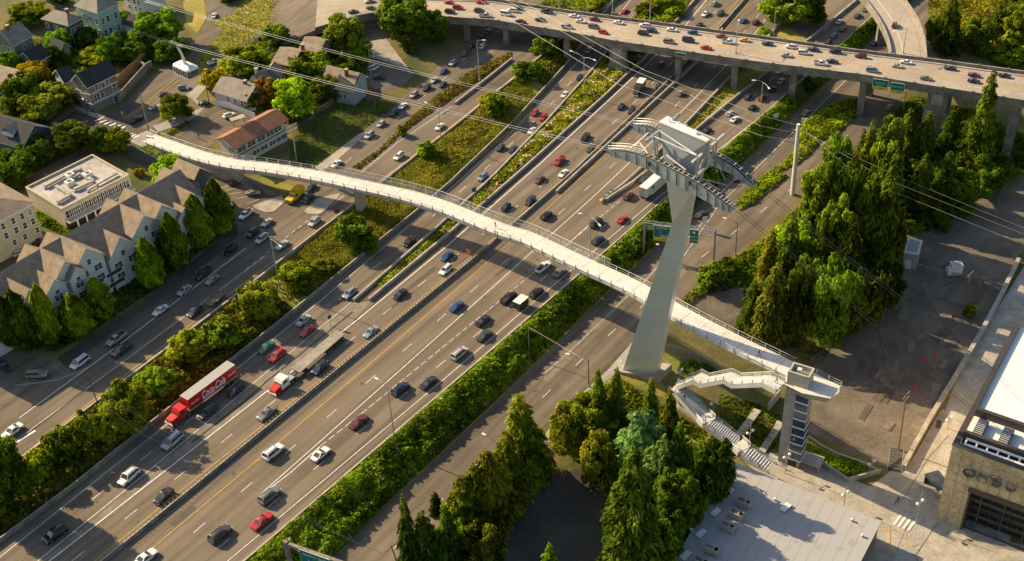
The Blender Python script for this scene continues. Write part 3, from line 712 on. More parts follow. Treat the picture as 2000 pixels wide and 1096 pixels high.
# abutment where the overpass meets the hill
B = MB(); pl = [Vector(P(*q, OZ)[:2]) for q in cl('A2 565,112 640,88 700,78 760,70')]
wallmesh(B, pl, .6, 1.2, 'concrete_dark', z0=-9, zf=lambda t: OZ-.6); sub('abutment', B, oroot)
t_ = (near[1]-near[0]).normalized(); e0 = near[0]-t_*16; e1 = far[0]-t_*16
B = MB(); a_ = (near[0].x, near[0].y, OZ); b_ = (far[0].x, far[0].y, OZ); c_ = (e1.x, e1.y, hh(e1.x, e1.y)+.1); d_ = (e0.x, e0.y, hh(e0.x, e0.y)+.1)
B.poly([a_, b_, c_, d_], 'asphalt_old'); B.poly([a_, d_, (d_[0], d_[1], d_[2]-2), (a_[0], a_[1], 4)], 'concrete_dark'); structure(ob('approach_road', B.mesh('approach_road')))
# curved ramp
rl = [Vector(P(*q, OZ+.9)[:2]) for q in cl('A4 560,-60 620,10 690,110 735,210 752,290')]
rr = [Vector(P(*q, OZ+.9)[:2]) for q in cl('A4 790,-60 850,20 905,110 940,215 952,320')]
rroot = empty('curved_ramp', (float(rl[4].x), float(rl[4].y), 0), 0, 'curved concrete ramp joining the overpass from above, one brown car on it', 'ramp')
def smooth_line(l, n=24):
    out = []
    for k in range(n+1):
        t = k/n*(len(l)-1); i = min(int(t), len(l)-2); f_ = t-i
        p0 = l[max(i-1, 0)]; p1 = l[i]; p2 = l[i+1]; p3 = l[min(i+2, len(l)-1)]
        out.append(.5*((2*p1)+(p2-p0)*f_+(2*p0-5*p1+4*p2-p3)*f_**2+(3*p1-p0-3*p2+p3)*f_**3))
    return out
rl = smooth_line(rl); rr = smooth_line(rr)
B = MB(); band(B, rl, rr, OZ-1.2, OZ-.01, 'concrete_deck', mb='concrete_dark', n=40); sub('deck', B, rroot)
for ln in (rl, rr):
    B = MB(); wallmesh(B, ln, .3, .9, 'concrete_dark', z0=-1.4, zf=lambda t: OZ, capm='concrete'); sub('parapet', B, rroot)
B = MB(); ml = [a.lerp(b, .35) for a, b in zip(rl, rr)]; zrib(B, ml, .16, 'line_w', OZ+.02); sub('lane_line', B, rroot); B = MB(); zrib(B, [a.lerp(b, .85) for a, b in zip(rl, rr)], .16, 'line_faint', OZ+.02); sub('lane_line', B, rroot)
for k in (6, 14):
    B = MB(); p = rl[k].lerp(rr[k], .5); B.beam((p.x,p.y,hh(p.x,p.y)-1),(p.x,p.y,OZ-1.1), 1.6, 4, 'concrete_dark'); sub('pier', B, rroot)

# ------------------------------------------------------------------ footbridge
bc = [((290,270),6.9),((381,302),7.6),((451,319),8),((515,326),8.3),((619,343),8.8),((723,365),9.3),((792,381),9.7),((861,402),10.1),((931,430),10.4),((983,450),10.6),((1029,464),10.8),((1133,513),11.2),((1237,561),11.6),((1341,620),11.8),((1445,674),11.9),((1497,699),12),((1560,731),12)]
b3 = [Vector(P(*q, z)) for q, z in bc]
b3 = smooth_line(b3, 100)
def pat3(s): 
    acc = 0
    for a, b in zip(b3[:-1], b3[1:]):
        l = (b-a).length
        if acc+l >= s: return a.lerp(b, (s-acc)/l), (b-a).normalized()
        acc += l
    return b3[-1], (b3[-1]-b3[-2]).normalized()
BL = sum((b-a).length for a, b in zip(b3[:-1], b3[1:]))
broot = empty('footbridge', tuple(b3[50]), 0, 'long pale footbridge with steel rails crossing over the whole highway', 'footbridge')
B = MB(); prev = None; prevs = None
HWD = 2.15
for k in range(101):
    s = BL*k/100*.9999; p, t = pat3(s); n = Vector((-t.y, t.x, 0)).normalized()
    dpt = min(1.7, .5+1.4*min(s/25, 1))
    prof = [(-HWD-.1, .12), (-HWD+.15, .12), (-HWD+.15, 0), (HWD-.15, 0), (HWD-.15, .12), (HWD+.1, .12), (HWD+.1, -.55), (1.3, -dpt), (-1.3, -dpt), (-HWD-.1, -.55)]
    cur = [p-n*o+Vector((0,0,z)) for o, z in prof]
    if prev:
        for i in range(len(cur)):
            j = (i+1) % len(cur); m = 'concrete_bridge' if i in (0,1,2,3,4) else 'fascia'
            B.poly([prev[i], cur[i], cur[j], prev[j]], m)
    else: B.poly(cur, 'concrete')
    prev = cur
B.poly(prev[::-1], 'concrete'); sub('deck', B, broot)
B = MB(); s = 4.0
while s < BL-2:
    p, t = pat3(s); n = Vector((-t.y, t.x, 0)).normalized()*(HWD-.2); e = t*.04; z_ = Vector((0,0,.008))
    B.poly([p-n-e+z_, p-n+e+z_, p+n+e+z_, p+n-e+z_], 'concrete_dark'); s += 4.6
joints = sub('deck_joints', B, broot); joints['kind'] = 'stuff'
# near rail: leaning dark posts and cables; far rail with mesh screen
PST = MB(); PST.beam((0,0,-.3), (0,-.12,1.15), .09, .16, 'steel_dark'); post_me = PST.mesh('post')
PS2 = MB(); PS2.beam((0,0,-.3), (0,.05,2.3), .1, .14, 'steel'); post2_me = PS2.mesh('post')
PS3 = MB(); PS3.beam((0,0,-.3), (0,0,1.15), .14, .22, 'steel'); post3_me = PS3.mesh('post')
s0, s1 = 58, BL*.735
def railpt(s, o, z): 
    p, t = pat3(min(s, BL-.01)); n = Vector((-t.y, t.x, 0)).normalized(); return p+n*o+Vector((0,0,z)), atan2(t.y, t.x)
s = 2.0
while s < BL-3:
    q, a = railpt(s, -HWD-.15, 0); o = ob('post', post_me if s < BL*.72 else post3_me, broot, q-broot.location, a); s += 3.25
s = 3.0
while s < BL-3:
    q, a = railpt(s, HWD+.15, 0); o = ob('post', post2_me if s0 < s < s1 else post3_me, broot, q-broot.location, a); s += 3.25
for side in (-1, 1):
    B = MB()
    for zz in ((.35,.6,.85,1.12) if side < 0 else (.5,1.12)):
        pts = [railpt(BL*k/80, side*(HWD+.15)+(side*.1*zz), zz)[0] for k in range(1, 80)]; B.tube(pts, .028 if zz < 1 else .05, 'steel', n=4)
    if side > 0:
        for z in (2.3,):
            B.tube([railpt(s0+(s1-s0)*k/40, HWD+.18, z)[0] for k in range(41)], .05, 'steel', n=4)
    sub('handrail', B, broot)
B = MB(); prev = None
for k in range(61):
    q, a = railpt(s0+(s1-s0)*k/60, HWD+.17, 0)
    if prev: B.poly([prev+Vector((0,0,.1)), q+Vector((0,0,.1)), q+Vector((0,0,2.3)), prev+Vector((0,0,2.3))], 'scr')
    prev = q
sub('mesh_screen', B, broot)
# piers of the footbridge
for (q, zt) in (((700,372), 9.2-1.6), ((1112,520), 10.0)):
    p = Vector(P(q[0], q[1], zt)); s_ = min((k/300*BL for k in range(300)), key=lambda u_: (pat3(u_)[0]-p).length); p, t = pat3(s_); n = Vector((-t.y,t.x,0)).normalized()
    if q[0] == 1112: continue
    B = MB(); g = hh(p.x, p.y)
    B.hexa([p+n*a_*1.25+t*b_*.7-Vector((0,0,p.z-g+1)) for a_, b_ in ((-1,-1),(-1,1),(1,1),(1,-1))], [p+n*a_*1.5+t*b_*.7-Vector((0,0,1.6)) for a_, b_ in ((-1,-1),(-1,1),(1,1),(1,-1))], 'concrete'); sub('pier', B, broot)
B = MB()
for k in range(0, 18):
    (a, _), (b, _) = pat3(k*2.0), pat3(k*2.0+2.0); 
    for sd in (-1, 1):
        pass
pts = [pat3(2+k*3.0) for k in range(11)]
for (a, ta), (b, tb) in zip(pts[:-1], pts[1:]):
    na = Vector((-ta.y,ta.x,0))*1.9; nb = Vector((-tb.y,tb.x,0))*1.9; za = hh(a.x,a.y)-1.5; zb = hh(b.x,b.y)-1.5
    B.hexa([(a.x-na.x,a.y-na.y,za),(b.x-nb.x,b.y-nb.y,zb),(b.x+nb.x,b.y+nb.y,zb),(a.x+na.x,a.y+na.y,za)], [a-na-Vector((0,0,.56)), b-nb-Vector((0,0,.56)), b+nb-Vector((0,0,.56)), a+na-Vector((0,0,.56))], 'concrete')
sub('abutment', B, broot)

# ------------------------------------------------------------------ lift tower
EZ0 = -9.5; EZ = 15.0
def rectloc(A, Bp, Z, depth=None, Cpt=None):
    """origin at A, x along A->B, y away (left)."""
    A = Vector(P(*A, Z)[:2]); Bv = Vector(P(*Bp, Z)[:2]); x = (Bv-A); W = x.length; x.normalize(); y = Vector((-x.y, x.x))
    if Cpt is not None:
        Cv = Vector(P(*Cpt, Z)[:2]); depth = max(abs((Cv-Bv).dot(y)), abs((Cv-A).dot(y)))
    return A, W, depth, atan2(x.y, x.x)
A, W_, Dp, rz = rectloc((1539,725), (1581,738), EZ, Cpt=(1594,720))
er = empty('lift_tower', (A.x, A.y, EZ0), rz, 'tall concrete lift tower with stacked blue glass windows at the footbridge end', 'lift tower')
def lsub(name, B, root): return ob(name, B.mesh(name), root)
H_ = EZ-EZ0
B = MB(); t_ = .35
B.box(0,0,-1,W_*.99,t_,H_-.0,'elev'); B.box(0,t_,-1,t_,Dp,H_,'elev'); B.box(t_,Dp-t_,-1,W_,Dp,H_,'elev')
B.box(W_-t_,t_,H_-4.6,W_,Dp-t_,H_,'elev'); B.box(W_-t_,t_,-1,W_,Dp-t_,2.6,'elev')
B.box(t_,t_,H_-1.3,W_-t_,Dp-t_,H_-1.0,'concrete_dark')
for k in range(1, 9): B.box(.0,-.012,H_*k/9-.03,W_*.99,0,H_*k/9+.03,'concrete_dark')
lsub('shaft', B, er)
n_ = 8; z0, z1 = 2.6, H_-4.6; st = (z1-z0)/n_
for k in range(n_):
    za = z0+k*st
    B = MB(); B.box(W_*.52,-.28,za+.32,W_+.35,Dp*.85,za+st,'elevglass'); B.box(W_*.5,-.34,za,W_+.42,Dp*.88,za+.3,'trim'); lsub('window_bay', B, er)
B = MB(); B.box(1.4,1.0,H_-1.0,2.2,1.8,H_+.2,'trim'); lsub('vent_box', B, er)
B = MB(); B.box(W_+.1,.2,2.4,W_+4.2,3.4,2.6,'concrete'); B.beam((W_+4,.4,0),(W_+4,.4,2.4),.12,.12,'steel'); B.beam((W_+4,3.2,0),(W_+4,3.2,2.4),.12,.12,'steel'); lsub('entrance_canopy', B, er)
B = MB(); B.box(W_*.5,-.05,-.2,W_*.9,.02,2.2,'black'); lsub('door', B, er)
# viewing platform past the lift
vp_ = [Vector(P(*q, 12)) for q in cl('C4 160,10 330,40 470,112 462,140 415,182 315,162 250,150 150,100')]
pr = empty('viewing_platform', tuple(vp_[2]), 0, 'pointed pale viewing platform with rails beyond the lift tower', 'platform')
B = MB(); ce = sum((v for v in vp_), Vector())/len(vp_)
B.poly(vp_, 'concrete_bridge'); lo = [v.lerp(ce, .25)+Vector((0,0,-1.7)) for v in vp_]
B.poly(lo[::-1], 'concrete')
for i in range(len(vp_)):
    j = (i+1) % len(vp_); B.poly([vp_[j], vp_[i], lo[i], lo[j]], 'concrete')
sub('deck', B, pr)
B = MB(); rp_ = vp_[1:6]
for z in (.55, 1.15): B.tube([v+Vector((0,0,z)) for v in rp_], .05, 'steel', n=4)
sub('handrail', B, pr)
for a, b in zip(rp_[:-1], rp_[1:]):
    n_ = max(1, int((b-a).length/2.4))
    for k in range(n_):
        B = MB(); q = a.lerp(b, k/n_); B.beam(q, q+Vector((0,0,1.2)), .14, .2, 'steel'); sub('post', B, pr)
# stairs
def stairs(name, label, pts, wid, landings, side=1):
    """pts: list of 3D nodes; consecutive segments, flat where z equal"""
    root = empty(name, tuple(pts[0]), 0, label, 'stairs'); B = MB(); R1 = MB(); edges = [[], []]
    for a, b in zip(pts[:-1], pts[1:]):
        d_ = Vector((b.x-a.x, b.y-a.y)); Lh = d_.length; d_.normalize(); n = Vector((-d_.y, d_.x))*(wid/2); dz = b.z-a.z
        ns = max(1, int(abs(dz)/.17)) if abs(dz) > .3 else 1
        for k in range(ns):
            p = Vector((a.x, a.y))+d_*(Lh*k/ns); q = Vector((a.x, a.y))+d_*(Lh*(k+1)/ns); z = a.z+dz*(k+.5)/ns
            B.hexa([(p.x-n.x,p.y-n.y,z-.5),(q.x-n.x,q.y-n.y,z-.5),(q.x+n.x,q.y+n.y,z-.5),(p.x+n.x,p.y+n.y,z-.5)],[(p.x-n.x,p.y-n.y,z),(q.x-n.x,q.y-n.y,z),(q.x+n.x,q.y+n.y,z),(p.x+n.x,p.y+n.y,z)], 'fascia')
        for sd in (0, 1):
            o = n*(1.04 if sd else -1.04)
            A_ = Vector((a.x+o.x, a.y+o.y, a.z)); B_ = Vector((b.x+o.x, b.y+o.y, b.z))
            B.hexa([A_+Vector((0,0,-.9))-Vector((n.x,n.y,0))*.05, B_+Vector((0,0,-.9))-Vector((n.x,n.y,0))*.05, B_+Vector((0,0,-.9))+Vector((n.x,n.y,0))*.05, A_+Vector((0,0,-.9))+Vector((n.x,n.y,0))*.05],
                   [A_+Vector((0,0,.3))-Vector((n.x,n.y,0))*.05, B_+Vector((0,0,.3))-Vector((n.x,n.y,0))*.05, B_+Vector((0,0,.3))+Vector((n.x,n.y,0))*.05, A_+Vector((0,0,.3))+Vector((n.x,n.y,0))*.05], 'fascia')
            for z in (.6, .85, 1.15): R1.tube([A_+Vector((0,0,z)), B_+Vector((0,0,z))], .035 if z < 1 else .06, 'steel', n=4)
            m_ = max(1, int((B_-A_).length/2.2))
            for k in range(m_):
                q = A_.lerp(B_, k/m_); R1.beam(q, q+Vector((0,0,1.15)), .1, .14, 'steel')
    sub('flight', B, root); sub('handrail', R1, root); return root
def N3(k, x, y, z): return Vector(P(*c(k, x, y), z))
_a = N3('Z2',915,375,12); _e = N3('Z2',150,352,-1.2)
def _n(f_, z): return Vector((_a.x+(_e.x-_a.x)*f_, _a.y+(_e.y-_a.y)*f_, z))
stairs('upper_stairs', 'upper stairs with steel rails descending left from the lift tower', [_a, _n(.13,12), _n(.42,7.6), _n(.51,7.6), _n(.74,3.2), _n(.82,3.2), _e], 2.8, 0)
low = [N3('Z2',100,375,-1.6),N3('Z2',150,400,-1.6),N3('Z2',320,590,-4.6),N3('Z2',370,640,-4.6),N3('Z2',580,800,-7.0),N3('Z2',640,855,-7.0),N3('Z2',850,1010,-9.0),N3('Z2',930,1050,-9.0)]
stairs('lower_stairs', 'lower outdoor stairs stepping down the slope beside the tree tops', low, 3.0, 0)
# ------------------------------------------------------------------ foliage
def leaf_mesh(name, pos, nrm, size, m, asp=1.4, extra=None, alongz=None, rng=RS):
    n = len(pos); nrm = nrm/np.maximum(np.linalg.norm(nrm, axis=1, keepdims=True), 1e-6)
    r = rng.normal(size=(n, 3)) if alongz is None else alongz+rng.normal(size=(n, 3))*.25
    a = np.cross(nrm, r); a /= np.maximum(np.linalg.norm(a, axis=1, keepdims=True), 1e-6); b = np.cross(nrm, a)
    if alongz is not None: a, b = b, a
    sx = (size/2*asp)[:, None]; sy = (size/2)[:, None]
    bend = nrm*(size*.12)[:, None]
    v = np.stack([pos-a*sx-bend, pos-b*sy+bend, pos+a*sx-bend, pos+b*sy+bend], axis=1).reshape(-1, 3)
    me = bpy.data.meshes.new(name); me.vertices.add(4*n); me.vertices.foreach_set('co', v.astype(np.float32).ravel())
    me.loops.add(4*n); me.loops.foreach_set('vertex_index', np.arange(4*n, dtype=np.int32))
    me.polygons.add(n); me.polygons.foreach_set('loop_start', np.arange(0, 4*n, 4, dtype=np.int32))
    me.materials.append(M[m])
    me.update(calc_edges=True); me.validate()
    return me
def sph(n, rng): 
    d = rng.normal(size=(n, 3)); return d/np.linalg.norm(d, axis=1, keepdims=True)
def crown_broad(seed, n=8200, m='leaf', leaf=.068):
    """unit crown: height 1 (z .18..1), radius .5"""
    g = np.random.RandomState(seed); K = 34
    cs = []; rs = []
    for k in range(K):
        t = (k+.5)/K; z = .30+.56*t; rr = .36*sqrt(max(0, 1-((z-.52)/.46)**2))*g.uniform(.45, 1.05); an = k*2.4+g.uniform(-.4, .4)
        cs.append((rr*cos(an), rr*sin(an), z)); rs.append(g.uniform(.07, .17)*(1.1-.35*t))
    cs = np.array(cs); rs = np.array(rs)
    pk = g.choice(K, n, p=rs**2/sum(rs**2)); d = sph(n, g); d[:, 2] = d[:, 2]*.9+.12
    rad = rs[pk]*g.uniform(.6, 1.25, n)
    pos = cs[pk]+d*rad[:, None]*np.array([1.05, 1.05, .8]); nrm = d*.8+sph(n, g)*.55+np.array([0, 0, .35])
    return leaf_mesh('crown', pos, nrm, g.uniform(.6, 1.3, n)*leaf*.62, m, rng=g)
def crown_conifer(seed, n=10500, m='needle', nb=120, droop=.20, power=.72, wide=1.0):
    """branches with drooping sprays of needles"""
    g = np.random.RandomState(seed)
    k = np.arange(nb); tb = (k+.5)/nb; tb = 1-(1-tb)**.8; tb = tb*.95+g.uniform(-.01, .01, nb); ab = k*2.39996+g.uniform(-.35, .35, nb)
    lean = .1*np.sin(ab+g.uniform(0, 6.28))
    lb = .5*(1-tb)**power*g.uniform(.62, 1.22, nb)*(1+lean)*np.minimum(1, .55+tb*4)+.012
    w = lb**1.5+.004; pk = g.choice(nb, n, p=w/w.sum())
    s = g.uniform(.12, 1, n)**.75; L_ = lb[pk]; lat = g.normal(size=n)*L_*.23*(1.08-s*.75); ver = g.normal(size=n)*.012+(-droop*s**1.6*L_)+.10*L_*np.sin(3*s)
    ca, sa = np.cos(ab[pk]), np.sin(ab[pk]); r = s*L_
    pos = np.stack([r*ca-lat*sa, r*sa+lat*ca, .03+tb[pk]*.97+ver-np.abs(lat)*.25], 1)
    out = np.stack([ca, sa, np.zeros(n)], 1); nrm = out*.3+np.array([0, 0, .9])+sph(n, g)*.45
    return leaf_mesh('crown', pos, nrm, g.uniform(.45, 1.3, n)*.034, m, asp=2.1, alongz=out+np.array([0, 0, -droop]), rng=g)
def crown_column(seed, n=7500, m='leaf'):
    g = np.random.RandomState(seed)
    t = g.uniform(0.02, 1, n)**.9; an = g.uniform(0, 2*pi, n); ph = g.uniform(0, 6.28, 5)
    prof = np.interp(t, [0, .1, .3, .55, .8, .95, 1], [.25, .42, .5, .43, .26, .1, .02])
    lump = .82+.16*np.sin(3*an+ph[0]+6*t)*np.sin(9*t+ph[1])+.12*np.sin(6*an+17*t+ph[2])
    rad = prof*lump*np.sqrt(g.uniform(.4, 1.15, n)); pos = np.stack([rad*np.cos(an), rad*np.sin(an), .05+t*.95], 1)
    out = np.stack([np.cos(an), np.sin(an), np.full(n, .5)], 1)
    return leaf_mesh('crown', pos, out+sph(n, g)*.6, g.uniform(.5, 1.3, n)*.042, m, asp=1.6, alongz=np.stack([np.cos(an)*.5, np.sin(an)*.5, np.ones(n)], 1), rng=g)
CR = {'dec': [crown_broad(s) for s in (1, 2, 3, 4)], 'con': [crown_conifer(s) for s in (5, 6, 7)], 'con2': [crown_conifer(s, nb=60, power=.5, droop=.15) for s in (15, 16)],
      'col': [crown_column(s) for s in (8, 9, 10)], 'bush': [crown_broad(s, 3200, 'leaf', .11) for s in (21, 22, 23)]}
def trunk_mesh(seed, kind):
    g = random.Random(seed); B = MB()
    if kind in ('con', 'con2'): B.tube([(0,0,-.03),(0.004,0,.3),(0,.004,.6),(0,0,.96)], .022, 'bark', n=7, r1=.002); L_ = 14
    elif kind == 'col': B.tube([(0,0,-.03),(0,.004,.3),(0,0,.85)], .02, 'bark', n=7, r1=.003); L_ = 8
    else: B.tube([(0,0,-.05),(.008,0,.2),(-.005,.01,.42),(.01,0,.75)], .026, 'bark', n=7, r1=.006); L_ = 8
    for k in range(L_):
        a = k*2.4+g.uniform(-.3, .3); z = .2+.6*k/L_ if kind != 'dec' else .26+.04*k
        if kind in ('con', 'con2'): r = .42*(1-z); e = (r*cos(a), r*sin(a), z-.04)
        elif kind == 'col': r = .3*(1-z); e = (r*cos(a), r*sin(a), z+.2)
        else: r = g.uniform(.2, .34); e = (r*cos(a), r*sin(a), z+g.uniform(.14, .34))
        B.tube([(0,0,z), (e[0]*.5, e[1]*.5, (z+e[2])/2+.01), e], .009, 'bark', n=5, r1=.002)
    return B.mesh('trunk')
TK = {k: [trunk_mesh(3+i, k) for i in range(2)] for k in ('dec', 'con', 'con2', 'col', 'bush')}
TREES = []
def tree(kind, k, cx, yt, yb, wd, col=(1,1,1), label=None, species=None, squash=1.0):
    (x, y0), (_, y1) = c(k, cx, yt), c(k, cx, yb); wpx = wd/(2.8846 if k[0] in 'ABC' else 1.0)
    if 1470 < x < 1760 and 190 < y1 < 720: y1 += 62 if y1 < 600 else 30; wpx *= 1.12  # east belt enlarged so its shade falls farther over the lot
    if 1160 < x < 1430 and 700 < y0 and kind != 'bush' and x != 1240: y1 += 45; wpx *= 1.05
    base = (x, y1-.27*wpx)
    for _ in range(2):
        b = G(*base); H = Hz(b, y0+.06*wpx)-b.z
        xt = pj((b.x, b.y, b.z+H))[0]; base = (x-(xt-base[0])*.45, base[1])
    b = G(*base); H = max(1.2, Hz(b, y0+.05*wpx)-b.z)
    if kind == 'con' and 1470 < x < 1740 and len(TREES) % 2 == 0 and (col != OL): kind = 'dec'
    if 1590 < x < 1760 and 400 < y1 < 760: H *= 1.25  # trees by the lot made taller than measured to throw more shade on it
    elif 1470 < x < 1590 and y0 < 480: H *= .93
    dist = float((np.array([b.x, b.y, b.z+H/2])-CP) @ Fw); R = wpx*dist/FPX/2
    i = len(TREES)
    nm = {'dec': 'broadleaf_tree', 'con': 'conifer_tree', 'con2': 'conifer_tree', 'col': 'columnar_tree', 'bush': 'bush'}[kind]
    root = empty(nm, b, i*1.7)
    f_ = 1.08; 
    mesh = CR[kind][i % len(CR[kind])]
    o = ob('crown', mesh, root, color=tuple(q_*random.uniform(.85, 1.15) for q_ in col)); o.scale = (2*R*f_, 2*R*f_, H)
    if kind == 'dec': o.scale = (2*R*1.14, 2*R*1.14, H*1.16); o.location = (0, 0, -.15*H)
    if kind == 'bush': o.scale = (2.2*R, 2.2*R, H*1.15); o.location = (0, 0, -.18*H)
    t = ob('trunk', TK[kind][i % 2], root); t.scale = (max(2*R, H*.5)*.9,)*2+(H,)
    root['category'] = {'bush': 'bush'}.get(kind, 'tree')
    TREES.append((root, kind, col, x, (y0+y1)/2, label)); return root
def colname(kind, c_):
    r, g, b = c_
    if b > 1.3*g: return 'purple-leaved' if g < .9 else 'blue-green'
    if b > 1.05*g: return 'blue-green'
    if r > 1.55*g: return 'orange-tinted'
    if r > 1.1*g: return 'yellow' if g > 1.4 else 'olive-yellow'
    if g > 1.45: return 'bright green'
    if g < .75: return 'dark green'
    return 'mid-green'
WH=(1,1,1); YG=(1.35,1.28,.8); BR=(1.5,1.7,.8); DK=(.6,.68,.7); OL=(1.15,1.02,.9); OR=(1.9,1.2,.75); YE=(3.0,2.1,.6); BLU=(.8,1.1,3.2); PU=(1.8,.75,1.6); GN=(1,1.12,.9)
L_neigh = 'among the hillside houses'; 
